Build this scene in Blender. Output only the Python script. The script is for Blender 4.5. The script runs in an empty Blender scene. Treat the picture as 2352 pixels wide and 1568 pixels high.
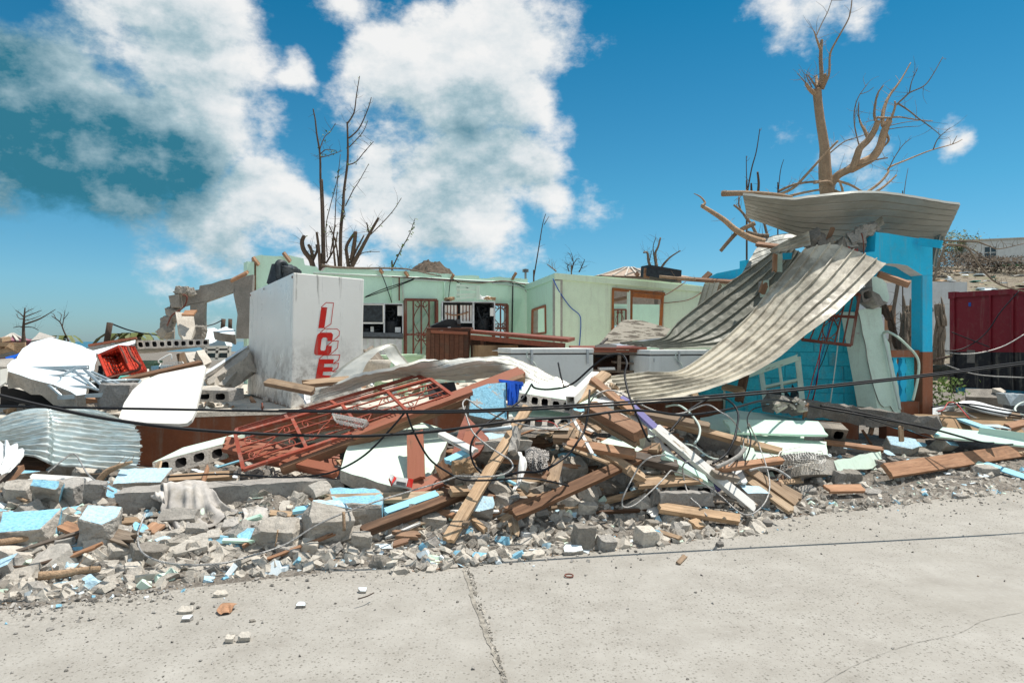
import bpy, bmesh, math, random
from mathutils import Vector, Matrix, noise
random.seed(7)
sc = bpy.context.scene
col = sc.collection
R = math.radians
# ------------------------------------------------------------------ camera
cam = bpy.data.cameras.new('camera'); cam.lens = 24.0; cam.sensor_width = 36.0
cam.clip_start = 0.05; cam.clip_end = 9000
camo = bpy.data.objects.new('camera', cam); col.objects.link(camo)
camo.location = (0, 0, 1.6); camo.rotation_euler = (R(90), 0, 0)
sc.camera = camo
sc.cycles.max_bounces = 6; sc.cycles.diffuse_bounces = 4; sc.cycles.glossy_bounces = 3
# ------------------------------------------------------------------ light and exposure
SUN_EL, SUN_AZ = 68.0, 62.0          # azimuth clockwise from +Y: the sun stands high, right of and beyond the ruin
sc.view_settings.view_transform = 'Standard'
sc.view_settings.look = 'None'
sc.view_settings.exposure = 0.74
sc.view_settings.gamma = 1.0
sc.view_settings.use_curve_mapping = False
sun = bpy.data.lights.new('sun', 'SUN'); sun.energy = 3.5; sun.angle = R(0.53); sun.color = (1.0, 0.945, 0.86)
suno = bpy.data.objects.new('sun', sun); col.objects.link(suno)
sd = Vector((math.sin(R(SUN_AZ))*math.cos(R(SUN_EL)), math.cos(R(SUN_AZ))*math.cos(R(SUN_EL)), math.sin(R(SUN_EL))))
suno.rotation_euler = (-sd).to_track_quat('-Z', 'Y').to_euler()
suno.location = sd*60

# ------------------------------------------------------------------ node helper
class N:
    def __init__(s, nt): s.t = nt
    def __call__(s, typ, *ins, **kw):
        n = s.t.nodes.new(typ)
        for k, v in kw.items(): setattr(n, k, v)
        for i, v in enumerate(ins):
            if v is None: continue
            s.put(n.inputs[i], v)
        return n
    def put(s, sock, v):
        if isinstance(v, bpy.types.NodeSocket): s.t.links.new(v, sock)
        elif isinstance(v, bpy.types.Node): s.t.links.new(v.outputs[0], sock)
        else: sock.default_value = v
    def m(s, op, a, b=None, c=None, clamp=False):
        n = s('ShaderNodeMath', a, b, c, operation=op); n.use_clamp = clamp; return n.outputs[0]
    def v(s, op, a, b=None):
        n = s('ShaderNodeVectorMath', a, b, operation=op)
        return n.outputs['Value'] if op in ('DISTANCE', 'LENGTH', 'DOT_PRODUCT') else n.outputs[0]
    def noise(s, vec, scale, detail=4, rough=.55, dist=0):
        n = s('ShaderNodeTexNoise'); s.put(n.inputs['Vector'], vec); s.put(n.inputs['Scale'], scale)
        s.put(n.inputs['Detail'], detail); s.put(n.inputs['Roughness'], rough); s.put(n.inputs['Distortion'], dist)
        return n.outputs['Fac']
    def ramp(s, fac, stops, interp='LINEAR'):
        n = s('ShaderNodeValToRGB'); s.put(n.inputs[0], fac); e = n.color_ramp; e.interpolation = interp
        while len(e.elements) < len(stops): e.elements.new(.5)
        for el, (p, c) in zip(e.elements, stops):
            el.position = p; el.color = c if len(c) == 4 else (*c, 1)
        return n.outputs[0]
    def mix(s, fac, a, b, blend='MIX'):
        n = s('ShaderNodeMix', data_type='RGBA', blend_type=blend)
        s.put(n.inputs[0], fac)
        for k, x in ((6, a), (7, b)):
            s.put(n.inputs[k], x if not isinstance(x, tuple) or len(x) == 4 else (*x, 1))
        return n.outputs[2]
    def mr(s, v, a, b, c=0., d=1.):
        n = s('ShaderNodeMapRange', v, a, b, c, d, interpolation_type='SMOOTHSTEP'); return n.outputs[0]

# ------------------------------------------------------------------ world: physical sky with cumulus
w = bpy.data.worlds.new('World'); sc.world = w; w.use_nodes = True
w.node_tree.nodes.clear(); n = N(w.node_tree)
sky = n('ShaderNodeTexSky', sky_type='NISHITA', sun_disc=False)
sky.sun_elevation = R(SUN_EL); sky.sun_rotation = R(SUN_AZ); sky.air_density = 1.0; sky.dust_density = 0.25; sky.ozone_density = 2.0
tc = n('ShaderNodeTexCoord').outputs['Generated']
dirn = n.v('NORMALIZE', tc)
warp = n('ShaderNodeTexNoise'); n.put(warp.inputs['Vector'], dirn); warp.inputs['Scale'].default_value = 4.2; warp.inputs['Detail'].default_value = 5
wv = n.v('SCALE', n.v('SUBTRACT', warp.outputs['Color'], (0.5, 0.5, 0.5)))
wv.node.inputs['Scale'].default_value = 0.20
dw = n.v('ADD', dirn, wv)
def pdir(px, py): return Vector(((px-1176)/1568, 1, (784-py)/1568)).normalized()
BL = [(330,70,240),(130,150,150),(430,240,190),(230,300,240),(500,110,105),(555,175,48),(420,350,130),(70,340,200),
      (620,455,130),(480,510,130),(340,500,110),(720,500,120),(580,600,85),(470,600,80),(680,585,95),(850,555,90),
      (960,210,165),(1120,110,165),(1250,95,95),(1050,290,185),(1195,240,130),(870,275,105),(1200,430,125),(1020,450,175),(885,430,135),(1290,440,55),(1080,520,130),
      (690,140,30),(830,20,36),(1850,8,75),(1960,0,85),(1850,370,58),(1940,395,75),(2240,350,30),(400,640,55)]
blobs = [(pdir(x, y), r/1568*(1.03 if r > 80 else 1.4)) for x, y, r in BL]
rb = random.Random(3)
k = 0
while k < 18:       # cumulus goes on all round; unseen clouds enlarged to brighten the fill
    v = Vector((rb.uniform(-1, 1), rb.uniform(-1, 1), rb.uniform(.03, .9))).normalized()
    r_ = rb.uniform(.22, .40)
    if v.y > 0 and v.angle(Vector((0, 1, .22))) < .72+r_*1.25: continue
    blobs.append((v, r_)); k += 1
def field(vec, bl):
    acc = None
    for b, r in bl:
        d = n.v('DISTANCE', vec, tuple(b))
        pk = .50 if r < .075 else 1.0; t = n.m('MULTIPLY_ADD', d, -pk/r, pk)
        acc = t if acc is None else n.m('MAXIMUM', acc, t)
    return acc
fd = field(dw, blobs)
fb = n.noise(n('ShaderNodeMapping', dirn, None, None, (1, 1, 1.5)).outputs[0], 7, 7, .64)
fb2 = n.noise(n('ShaderNodeMapping', n.v('ADD', dirn, (0.012, 0, 0.022)), None, None, (1, 1, 1.5)).outputs[0], 7, 7, .64)
dens = n.m('ADD', fd, n.m('MULTIPLY', n.m('SUBTRACT', fb, .5), 2.0))
alpha = n.mr(dens, .0, .50)
DEEP = [(90,420,250),(290,400,190),(-40,150,170),(410,375,120)]
SB = [(170,240,170),(1110,340,135),(960,335,110),(540,560,100),(350,565,80),(380,120,110),(1010,500,90)]
rs = [(b-Vector((0, 0, r*.55)), r*.7) for b, r in blobs[len(BL):]]
sdir = n.v('ADD', dirn, n.v('MULTIPLY', wv, (.7, .7, .7)))
deep = n.mr(field(sdir, [(pdir(x, y), r/1568) for x, y, r in DEEP]), -.6, .95)
mild = n.mr(field(sdir, [(pdir(x, y), r/1568) for x, y, r in SB]+rs[::3]), -.4, .8)
shade = n.m('MAXIMUM', n.m('MULTIPLY', deep, .95), n.m('MULTIPLY', mild, .55))
sn = n.noise(n('ShaderNodeMapping', dirn, None, None, (1, 1, 1.3)).outputs[0], 6, 3, .5)
soft = n.m('ADD', n.m('MULTIPLY', n.m('SUBTRACT', fb2, fb), 1.5), n.m('MULTIPLY', n.m('SUBTRACT', .5, sn), .5))
shade = n.m('ADD', n.m('ADD', shade, .10), soft, clamp=True)
ccol = n.ramp(shade, [(0, (.97, .97, .96)), (.25, (.80, .85, .87)), (.55, (.42, .57, .63)), (1, (.035, .20, .29))])
sepz = n('ShaderNodeSeparateXYZ', dirn).outputs['Z']
skyc = n.mix(1.0, sky.outputs[0], n.ramp(sepz, [(0, (.27, .41, .58)), (.08, (.29, .52, .63)), (.20, (.18, .52, .59)), (.48, (.02, .41, .50))]), 'MULTIPLY')
cl = n.v('SCALE', ccol); cl.node.inputs['Scale'].default_value = 5.4
fin = n.mix(n.m('MULTIPLY', alpha, .97), skyc, cl)
bg = n('ShaderNodeBackground', fin, 0.105)
wo = n('ShaderNodeOutputWorld', bg)
w.cycles.sampling_method = 'MANUAL'; w.cycles.sample_map_resolution = 256

# ------------------------------------------------------------------ placing: photograph frame of 2352 x 1568, focal length 1568
F = 1568.0
CR = {0:(0,0,1),1:(0,516.8,.293),2:(545.5,545.5,.293),3:(1148.4,545.5,.293),4:(1665.2,401.9,.293),5:(0,918.7,.2746),6:(516.8,832.6,.293),
      7:(1033.6,832.6,.293),8:(1550.4,775.2,.3408),9:(1493,918.7,.1831),10:(1895,890,.1943),11:(1722.7,717.8,.1953),
      'T':(1550.4,0,.3662),'U':(574.2,143.6,.3295),'R':(1952.3,545.5,.2747),'V':(803.9,602.9,.1831),'I':(545.5,602.9,.2381)}
def q(c, x, y): a = CR[c]; return a[0]+x*a[2], a[1]+y*a[2]
def W(px, py, D): return Vector(((px-1176)*D/F, D, 1.6-(py-784)*D/F))
def C(c, x, y, D): return W(*q(c, x, y), D)
def ray(px, py): return Vector(((px-1176)/F, 1.0, -(py-784)/F))
EYE = Vector((0, 0, 1.6))
def on_plane(px, py, p, nrm):
    d = ray(px, py); t = (p-EYE).dot(nrm)/d.dot(nrm); return EYE+d*t
U18 = Vector((math.cos(R(18)), math.sin(R(18)), 0)); N18 = Vector((-U18.y, U18.x, 0))
def lerp(a, b, t): return a+(b-a)*t
def sstep(a, b, x):
    t = max(0, min(1, (x-a)/(b-a))); return t*t*(3-2*t)
def table(t, x):
    if x <= t[0][0]: return t[0][1]
    for (a, va), (b, vb) in zip(t, t[1:]):
        if x <= b: return va+(vb-va)*(x-a)/(b-a)
    return t[-1][1]
def edge_y(X): return 5.61+.389*X
HEAP = [(-8,.30),(-5,.29),(-3,.28),(-1.6,.33),(-.6,.46),(.3,.58),(1.4,.58),(2.4,.42),(3.4,.30),(5,.20),(8,.12)]
def heap(X, Y):
    s = (Y-edge_y(X))*.932
    nz = noise.noise(Vector((X*1.7, Y*1.7, 3)))
    s += .18*nz
    h = table(HEAP, X)*sstep(-.42, 1.5, s)*(1-.75*sstep(1.9, 2.9, s)*sstep(-.4, -1.6, X))
    h += (.07*noise.noise(Vector((X*3.1, Y*3.1, 9)))+.03*noise.noise(Vector((X*9, Y*9, 1))))*sstep(-.2, .7, s)*(1 if X < 3 else .5)
    return max(h, 0.0)
def surf(px, py):
    d = ray(px, py); t = 3.0
    while t < 14:
        p = EYE+d*t
        if p.z <= heap(p.x, p.y): return p
        t += .02
    return EYE+d*8
def S(c, x, y): return surf(*q(c, x, y))
def edge_px(px):    # picture row of the road edge at a picture column
    X = 5.61*((px-1176)/F)/(1-.389*(px-1176)/F); Y = edge_y(X); return 784+1.6*F/Y
GAP = [(-400, .10), (0, .14), (50, .34), (110, .75), (180, 1.3), (300, 3.0)]
def C_rest(c, x, y, D):     # things near the road edge lie on the heap instead of hovering above it
    px, py = q(c, x, y); Ds = surf(px, py).y
    return W(px, py, min(max(D, Ds-table(GAP, edge_px(px)-py)), Ds-.07) if Ds < 9.5 else D)
C_raw = C

# ------------------------------------------------------------------ object helpers
def tag(o, label, cat, group=None, kind=None):
    if label: o['label'] = label
    if cat: o['category'] = cat
    if group: o['group'] = group
    if kind: o['kind'] = kind
    return o
def setting(o, kind='structure'): o['kind'] = kind; return o
def empty(name, loc, label=None, cat=None, group=None):
    o = bpy.data.objects.new(name, None); col.objects.link(o); o.location = loc; o.empty_display_size = .1
    if label: tag(o, label, cat, group)
    return o
def link(name, me, mats, parent=None, mw=None, smooth=False):
    o = bpy.data.objects.new(name, me); col.objects.link(o)
    if not isinstance(mats, (list, tuple)): mats = [mats]
    if len(me.materials) == 0:
        for m_ in mats: me.materials.append(m_)
    if mw is not None: o.matrix_world = mw
    if parent is not None:
        o.parent = parent
        o.matrix_parent_inverse = Matrix.Translation(-parent.location) if parent.parent is None else Matrix.Identity(4)
    if smooth:
        for p in me.polygons: p.use_smooth = True
    return o
def mesh(name, vs, fs, mats, parent=None, mi=None, smooth=False, center=True):
    vs = [Vector(v) for v in vs]
    mw = None
    if center and parent is None:
        xs = [v.x for v in vs]; ys = [v.y for v in vs]; zs = [v.z for v in vs]
        c = Vector(((min(xs)+max(xs))/2, (min(ys)+max(ys))/2, min(zs)))
        vs = [v-c for v in vs]; mw = Matrix.Translation(c)
    me = bpy.data.meshes.new(name); me.from_pydata(vs, [], fs); me.update()
    if mi:
        if not isinstance(mats, (list, tuple)): mats = [mats]
        for m_ in mats: me.materials.append(m_)
        me.polygons.foreach_set('material_index', mi)
    return link(name, me, mats, parent, mw, smooth)
class MB:
    """collects polygons, then becomes one mesh object"""
    def __init__(s): s.v = []; s.f = []; s.mi = []
    def add(s, vs, fs, mi=0):
        b = len(s.v); s.v += [Vector(v) for v in vs]; s.f += [[i+b for i in f] for f in fs]; s.mi += [mi]*len(fs)
        return s
    def hexa(s, a, mi=0):       # 8 corners: bottom ring 0-3, top ring 4-7
        return s.add(a, [(3,2,1,0),(4,5,6,7),(0,1,5,4),(1,2,6,5),(2,3,7,6),(3,0,4,7)], mi)
    def box(s, c, ax, ay, az, mi=0):   # centre and three half-axis vectors
        c = Vector(c)
        return s.hexa([c-ax-ay-az, c+ax-ay-az, c+ax+ay-az, c-ax+ay-az, c-ax-ay+az, c+ax-ay+az, c+ax+ay+az, c-ax+ay+az], mi)
    def bar(s, p0, p1, w_, t_, up=Vector((0, 0, 1)), mi=0):
        p0, p1 = Vector(p0), Vector(p1); x = (p1-p0); L = x.length; x = x/L
        y = up.cross(x)
        if y.length < 1e-4: y = Vector((0, 1, 0)).cross(x)
        y.normalize(); z = x.cross(y)
        return s.box((p0+p1)/2, x*L/2, y*w_/2, z*t_/2, mi)
    def tube(s, pts, r, sides=6, mi=0, smooth=True):
        vs, fs = tube_geo(pts, r, sides, smooth); return s.add(vs, fs, mi)
    def build(s, name, mats, parent=None, smooth=False): return mesh(name, s.v, s.f, mats, parent, s.mi, smooth)
def spline(pts, k=6):
    pts = [Vector(p) for p in pts]
    if len(pts) < 3: return [pts[0].lerp(pts[-1], i/k) for i in range(k+1)] if len(pts) == 2 else pts
    out = []
    for i in range(len(pts)-1):
        p0 = pts[max(i-1, 0)]; p1 = pts[i]; p2 = pts[i+1]; p3 = pts[min(i+2, len(pts)-1)]
        for j in range(k):
            t = j/k
            out.append(.5*((2*p1)+(p2-p0)*t+(2*p0-5*p1+4*p2-p3)*t*t+(3*p1-p0-3*p2+p3)*t*t*t))
    out.append(pts[-1]); return out
def tube_geo(pts, r, sides=6, smooth=True, k=6):
    P = spline(pts, k) if smooth else [Vector(p) for p in pts]
    m_ = len(P); rr = [(r if not isinstance(r, (list, tuple)) else table([(i/(len(r)-1), x) for i, x in enumerate(r)], j/(m_-1))) for j in range(m_)]
    vs = []; fs = []; up = None
    for i, p in enumerate(P):
        t = (P[min(i+1, m_-1)]-P[max(i-1, 0)])
        if t.length < 1e-9: t = Vector((0, 0, 1))
        t.normalize()
        if up is None:
            up = t.orthogonal().normalized()
        up = (up-t*up.dot(t))
        up = up.normalized() if up.length > 1e-6 else t.orthogonal().normalized()
        bi = t.cross(up)
        for a in range(sides):
            an = 2*math.pi*a/sides
            vs.append(p+(up*math.cos(an)+bi*math.sin(an))*rr[i])
    for i in range(m_-1):
        for a in range(sides):
            b = (a+1) % sides
            fs.append((i*sides+a, i*sides+b, (i+1)*sides+b, (i+1)*sides+a))
    fs.append(tuple(range(sides-1, -1, -1))); fs.append(tuple((m_-1)*sides+a for a in range(sides)))
    return vs, fs
def tube(name, pts, r, m_, parent=None, sides=8, smooth=True, k=6):
    vs, fs = tube_geo(pts, r, sides, smooth, k)
    return mesh(name, vs, fs, m_, parent, smooth=True)
def sub(o, part):        # make a piece a sub-part: parts carry world coordinates
    o.parent = part; o.matrix_parent_inverse = Matrix.Identity(4); return o
def copy_tree(o, parent=None):
    c = o.copy(); col.objects.link(c)
    if parent is not None: c.parent = parent
    for ch in list(o.children): copy_tree(ch, c)
    return c
# ------------------------------------------------------------------ materials
def mat(name, fn, rough=.8, metal=0.0, spec=.3):
    m_ = bpy.data.materials.new(name); m_.use_nodes = True
    nt = m_.node_tree; b = nt.nodes['Principled BSDF']; k = N(nt)
    b.inputs['Roughness'].default_value = rough; b.inputs['Metallic'].default_value = metal
    b.inputs['Specular IOR Level'].default_value = spec
    t = nt.nodes.new('ShaderNodeTexCoord'); oi = nt.nodes.new('ShaderNodeObjectInfo')
    k.obj = t.outputs['Object']; k.rnd = oi.outputs['Random']
    off = k.v('MULTIPLY', k('ShaderNodeCombineXYZ', k.rnd, k.rnd, k.rnd).outputs[0], (13., 7., 5.))
    k.pos = k.v('ADD', k('ShaderNodeNewGeometry').outputs['Position'], off); k.loc = k.v('ADD', k.obj, off)
    k.b = b
    c = fn(k)
    if isinstance(c, tuple): c = (*c[:3], 1)
    k.put(b.inputs['Base Color'], c)
    return m_
def bump(k, h, strength=.3, dist=.01):
    n_ = k('ShaderNodeBump'); n_.inputs['Strength'].default_value = strength; n_.inputs['Distance'].default_value = dist
    k.put(n_.inputs['Height'], h); k.t.links.new(n_.outputs[0], k.b.inputs['Normal'])
def sc3(c, f): return tuple(x*f for x in c)
def f_concrete(c, var=.35, bs=.5):
    def fn(k):
        a = k.noise(k.pos, 4.5, 8, .68); g = k.noise(k.pos, 42, 5, .7); v = k('ShaderNodeTexVoronoi'); k.put(v.inputs['Vector'], k.pos); v.inputs['Scale'].default_value = 60
        base = k.ramp(a, [(.3, sc3(c, 1-var)), (.55, c), (.75, sc3(c, 1+var*.6))])
        base = k.mix(k.mr(g, .30, .55), sc3(c, .68), base)
        base = k.mix(k.m('MULTIPLY', k.mr(g, .60, .74), .35), base, sc3(c, 1.3))
        pit = k.mr(v.outputs['Distance'], .0, .22)
        base = k.mix(pit, sc3(c, .62), base)
        tint = k.ramp(k.rnd, [(0, (.78, .78, .79)), (.5, (1, .98, .95)), (1, (1.14, 1.10, 1.04))])
        bump(k, k.m('ADD', a, k.m('ADD', k.m('MULTIPLY', g, .7), k.m('MULTIPLY', pit, .25))), min(1., bs*1.5), .03)
        return k.mix(1.0, base, tint, 'MULTIPLY')
    return fn
def f_paint(c, under, chips=.12, dirt=.25, bs=.15):
    def fn(k):
        a = k.noise(k.pos, 2.2, 7, .65); e = k.noise(k.pos, 9, 6, .6); g = k.noise(k.pos, 48, 3, .65)
        base = k.mix(k.mr(a, .35, .7), c, sc3(c, 1-dirt))
        base = k.mix(k.m('MULTIPLY', k.mr(e, .5, .72), dirt), base, (.25, .22, .18))
        sk = k.noise(k('ShaderNodeMapping', k.pos, None, None, (5, 5, .5)).outputs[0], 1.5, 6, .65)
        base = k.mix(k.m('MULTIPLY', k.mr(sk, .52, .70), min(.6, dirt*2.2)), base, (.30, .27, .22))
        base = k.mix(k.m('MULTIPLY', k.mr(g, .50, .68), bs), base, sc3(c, .55))
        base = k.mix(k.m('MULTIPLY', k.mr(g, .50, .36), bs*.7), base, tuple(min(.85, x*1.15+.08) for x in c))
        base = k.mix(k.mr(k.noise(k.pos, 6, 8, .7), .70-chips*.6, .72-chips*.6), base, under)
        bump(k, k.m('ADD', k.m('MULTIPLY', g, .6), a), min(.8, bs*1.3), .012)
        return base
    return fn
def f_wood(cs, paint=None, cover=.5):
    def fn(k):
        mp = k('ShaderNodeMapping', k.loc, None, None, (1.1, 16, 16)).outputs[0]
        g = k.noise(mp, 2.2, 7, .6, .6); fi = k.noise(k('ShaderNodeMapping', k.loc, None, None, (3, 90, 90)).outputs[0], 3, 3)
        pa = k.noise(k.loc, 3, 5, .6)
        base = k.ramp(g, [(.3, sc3(cs[0], .62)), (.48, cs[0]), (.7, cs[1])])
        base = k.mix(k.mr(fi, .45, .75), base, sc3(cs[0], .6))
        base = k.mix(k.m('MULTIPLY', k.mr(pa, .5, .7), .45), base, (.10, .075, .055))
        base = k.mix(1.0, base, k.ramp(k.rnd, [(0, (.55, .54, .55)), (.3, (.9, .86, .83)), (.7, (1.12, 1.04, .95)), (1, (.95, 1.0, 1.03))]), 'MULTIPLY')
        if paint:
            pn = k.noise(k('ShaderNodeMapping', k.loc, None, None, (1.2, 7, 7)).outputs[0], 2.6, 7, .65)
            base = k.mix(k.mr(pn, .62-cover*.35, .66-cover*.35), base, paint)
        bump(k, k.m('ADD', g, k.m('MULTIPLY', fi, .5)), .35, .006)
        return base
    return fn
def f_metal(c, dirt, ds=.5, sc_=1.6, streak=(1, 1, 1)):
    def fn(k):
        mp = k('ShaderNodeMapping', k.pos, None, None, streak).outputs[0]
        a = k.noise(mp, sc_, 9, .68); g = k.noise(k.pos, 30, 4, .6)
        base = k.mix(k.m('MULTIPLY', k.mr(a, .41, .60), ds), c, dirt)
        base = k.mix(k.m('MULTIPLY', k.mr(g, .55, .75), ds*.6), base, dirt)
        k.put(k.b.inputs['Roughness'], k.mr(a, .3, .8, .32, .62))
        return base
    return fn
def f_plain(c, var=.18, s=5., bs=0.0):
    def fn(k):
        a = k.noise(k.pos, s, 6, .6)
        if bs: bump(k, a, bs, .01)
        return k.mix(k.mr(a, .3, .7), sc3(c, 1-var), sc3(c, 1+var*.5))
    return fn
CONC = (.45, .425, .39)
M = {}
M['conc'] = mat('broken_concrete', f_concrete(CONC), .92)
M['conc_dark'] = mat('weathered_concrete', f_concrete((.28, .26, .235), .45), .92)
M['conc_light'] = mat('pale_concrete', f_concrete((.53, .50, .455), .25, .3), .9)
M['ruin'] = mat('grey_ruin_concrete', f_concrete((.36, .335, .30), .3, .3), .92)
M['mould_shade'] = mat('mouldy_shade_concrete', f_concrete((.055, .055, .045), .6, .4), .95)  # near-black joins mould with the shade under the gate
M['block'] = mat('concrete_block', f_concrete((.43, .405, .37), .3, .5), .95)
M['blue'] = mat('light_blue_paint', f_paint((.25, .54, .71), CONC, .16, .16, .65), .7)
M['skyblue'] = mat('pale_blue_paint', f_paint((.46, .66, .78), CONC, .10, .1, .6), .7)
M['mint'] = mat('mint_paint', f_paint((.62, .76, .64), (.42, .41, .38), .03, .12), .65)
M['mintwall'] = mat('mint_wall_paint', f_paint((.58, .81, .65), (.45, .45, .40), -.03, .06), .65)
M['mintwall2'] = mat('mint_room_paint', f_paint((.70, .83, .62), (.46, .42, .36), -.02, .08), .65)
M['teal'] = mat('turquoise_block_paint', f_paint((.05, .64, .80), (.30, .33, .33), -.02, .22, .35), .7)
M['cyan'] = mat('bright_blue_render', f_paint((.018, .54, .84), (.32, .36, .37), -.06, .12, .12), .6)
M['brown'] = mat('terracotta_paint', f_paint((.30, .105, .050), (.36, .34, .31), -.02, .22), .7)
M['whiteslab'] = mat('white_render', f_paint((.68, .76, .80), (.5, .48, .45), -.02, .06), .7)
M['whitewall'] = mat('white_house_paint', f_paint((.66, .67, .66), (.45, .43, .4), -.02, .12), .75)
M['wood'] = mat('raw_timber', f_wood(((.44, .315, .205), (.56, .43, .305))), .8)
M['woodred'] = mat('reddish_timber', f_wood(((.38, .215, .13), (.47, .29, .185))), .75)
M['wooddark'] = mat('stained_timber', f_wood(((.155, .085, .050), (.30, .18, .11))), .8)
M['woodgrey'] = mat('weathered_timber', f_wood(((.24, .20, .165), (.36, .31, .26))), .85)
M['woodwhite'] = mat('white_flaked_timber', f_wood(((.36, .27, .20), (.5, .4, .3)), (.66, .65, .62), .75), .75)
M['woodblue'] = mat('blue_flaked_timber', f_wood(((.30, .22, .16), (.42, .33, .25)), (.30, .62, .78), .8), .75)
M['woodmint'] = mat('mint_flaked_timber', f_wood(((.30, .22, .16), (.42, .33, .25)), (.55, .74, .63), .9), .75)
M['woodpurple'] = mat('purple_painted_timber', f_wood(((.30, .22, .16), (.42, .33, .25)), (.17, .155, .36), .95), .6)
M['woodbrown'] = mat('brown_painted_timber', f_wood(((.32, .13, .075), (.40, .18, .11)), (.30, .105, .060), .7), .6)
M['counter'] = mat('dark_brown_counter_wood', f_wood(((.135, .055, .030), (.20, .085, .048))), .55)
M['mahog'] = mat('red_brown_gloss_wood', f_wood(((.23, .065, .036), (.28, .085, .05))), .45)
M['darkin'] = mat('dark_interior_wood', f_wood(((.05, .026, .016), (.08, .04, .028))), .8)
M['cream'] = mat('cream_roof_metal', f_metal((.58, .53, .43), (.20, .175, .135), .75, 2.4), .5, 0, .3)
M['creamlight'] = mat('clean_cream_metal', f_metal((.70, .68, .61), (.42, .38, .31), .35, 2.), .4, .2, .4)
M['greysheet'] = mat('grey_roof_metal', f_metal((.40, .40, .36), (.26, .25, .21), .4, 2.), .4, .25, .5)
M['zinc'] = mat('crumpled_blue_white_zinc', f_metal((.58, .67, .68), (.36, .33, .27), .65, 3.5, (.6, 3, 3)), .45, .25, .4)
M['zincwhite'] = mat('white_zinc', f_metal((.78, .80, .80), (.45, .44, .42), .3, 2.), .45, .2, .4)
M['peel'] = mat('peeling_cream_board', f_wood(((.19, .155, .12), (.28, .23, .18)), (.50, .45, .37), .48), .8)
M['darksheet'] = mat('olive_grey_roof_metal', f_metal((.23, .235, .195), (.13, .125, .10), .6, 1.5), .6, 0, .2)
M['steel'] = mat('stainless_steel', f_metal((.60, .62, .64), (.34, .33, .31), .4, 4.), .35, .7, .5)
M['chrome'] = mat('grey_steel_tube', f_metal((.44, .52, .56), (.25, .22, .2), .3, 4.), .35, .6, .5)
M['redgate'] = mat('red_oxide_iron', f_paint((.35, .075, .042), (.17, .07, .045), .09, .3), .55)
M['rust'] = mat('rusty_iron', f_paint((.19, .055, .035), (.10, .04, .028), .08, .3), .7)
M['black'] = mat('black_rubber', f_plain((.008, .009, .012), .3, 9), .5, 0, .25)
M['blackplastic'] = mat('black_plastic', f_plain((.022, .023, .026), .3, 9), .5, 0, .4)
M['machine'] = mat('dark_machine_parts', f_plain((.03, .038, .045), .5, 14, .3), .55, .2, .4)
M['rope'] = mat('galvanised_strand', f_plain((.40, .39, .375), .4, 40), .5, .4, .5)
M['whitewire'] = mat('white_coated_wire', f_plain((.72, .70, .66), .15, 20), .5)
M['whiteplastic'] = mat('white_plastic', f_plain((.80, .78, .73), .05, 4), .45, 0, .35)
M['freezer'] = mat('white_enamel', f_paint((.83, .83, .79), (.42, .30, .2), -.05, .06, .05), .35)
M['redplastic'] = mat('red_plastic', f_plain((.50, .045, .018), .35, 8), .45)
M['blueplastic'] = mat('blue_plastic', f_plain((.008, .09, .52), .3, 8), .4)
M['greenpaint'] = mat('green_stool_paint', f_plain((.16, .30, .23), .2, 8), .6)
M['mintstool'] = mat('pale_mint_stool_paint', f_plain((.55, .74, .52), .15, 8), .6)
M['red'] = mat('red_lettering', f_paint((.66, .018, .010), (.45, .16, .05), .02, .25, .05), .5)
M['redwire'] = mat('red_wire', f_plain((.55, .02, .015)), .4)
M['bluewire'] = mat('blue_wire', f_plain((.02, .10, .42)), .4)
M['whitecable'] = mat('white_conduit', f_plain((.60, .68, .62), .1), .45)
M['glass'] = mat('dark_glass', lambda k: (.01, .03, .04), .06, 0, .6)
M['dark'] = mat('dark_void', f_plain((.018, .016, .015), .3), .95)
M['bark'] = mat('bare_bark', f_concrete((.48, .335, .22), .35, .7), .9)
M['barkdark'] = mat('dark_bark', f_concrete((.12, .085, .065), .4, .6), .9)
M['barkgrey'] = mat('grey_bark', f_concrete((.27, .215, .165), .35, .6), .9)
M['leaf'] = mat('young_leaves', f_plain((.10, .16, .025), .4, 20), .6)
M['palm'] = mat('palm_leaf', f_plain((.13, .15, .045), .3, 5), .6)
M['paper'] = mat('white_paper', f_plain((.75, .75, .73), .1, 8), .7)
M['cardboard'] = mat('cardboard', f_plain((.32, .21, .12), .2, 6), .85)
M['maroon'] = mat('maroon_container_paint', f_paint((.20, .012, .022), (.09, .02, .02), -.08, .10, .05), .5)
M['blackpaint'] = mat('black_container_paint', f_paint((.013, .014, .019), (.03, .08, .12), -.03, .2, .05), .5)
M['bluerail'] = mat('faded_blue_rail', f_paint((.03, .20, .30), (.08, .04, .03), .1, .4), .6)
M['pink'] = mat('pink_house_paint', f_plain((.34, .15, .19), .15), .8)
M['roofold'] = mat('weathered_shingle', f_plain((.42, .33, .26), .2, 8), .85)
M['greenrail'] = mat('green_house_paint', f_plain((.03, .17, .06), .2), .7)
M['scrub'] = mat('dry_scrub', f_plain((.15, .115, .085), .5, 12), .95)
M['fabric'] = mat('dirty_white_cloth', f_paint((.62, .58, .54), (.30, .27, .24), .0, .55, .1), .9)
M['netgreen'] = mat('turquoise_debris', f_plain((.10, .42, .36), .3), .7)
def f_check(k):
    mp = k('ShaderNodeMapping', k.obj, None, None, (60, 60, 60)).outputs[0]
    ch = k('ShaderNodeTexChecker', mp, (.03, .028, .027, 1), (.42, .39, .36, 1), 1.0)
    return ch.outputs[0]
M['check'] = mat('checked_cloth', f_check, .9)
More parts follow.
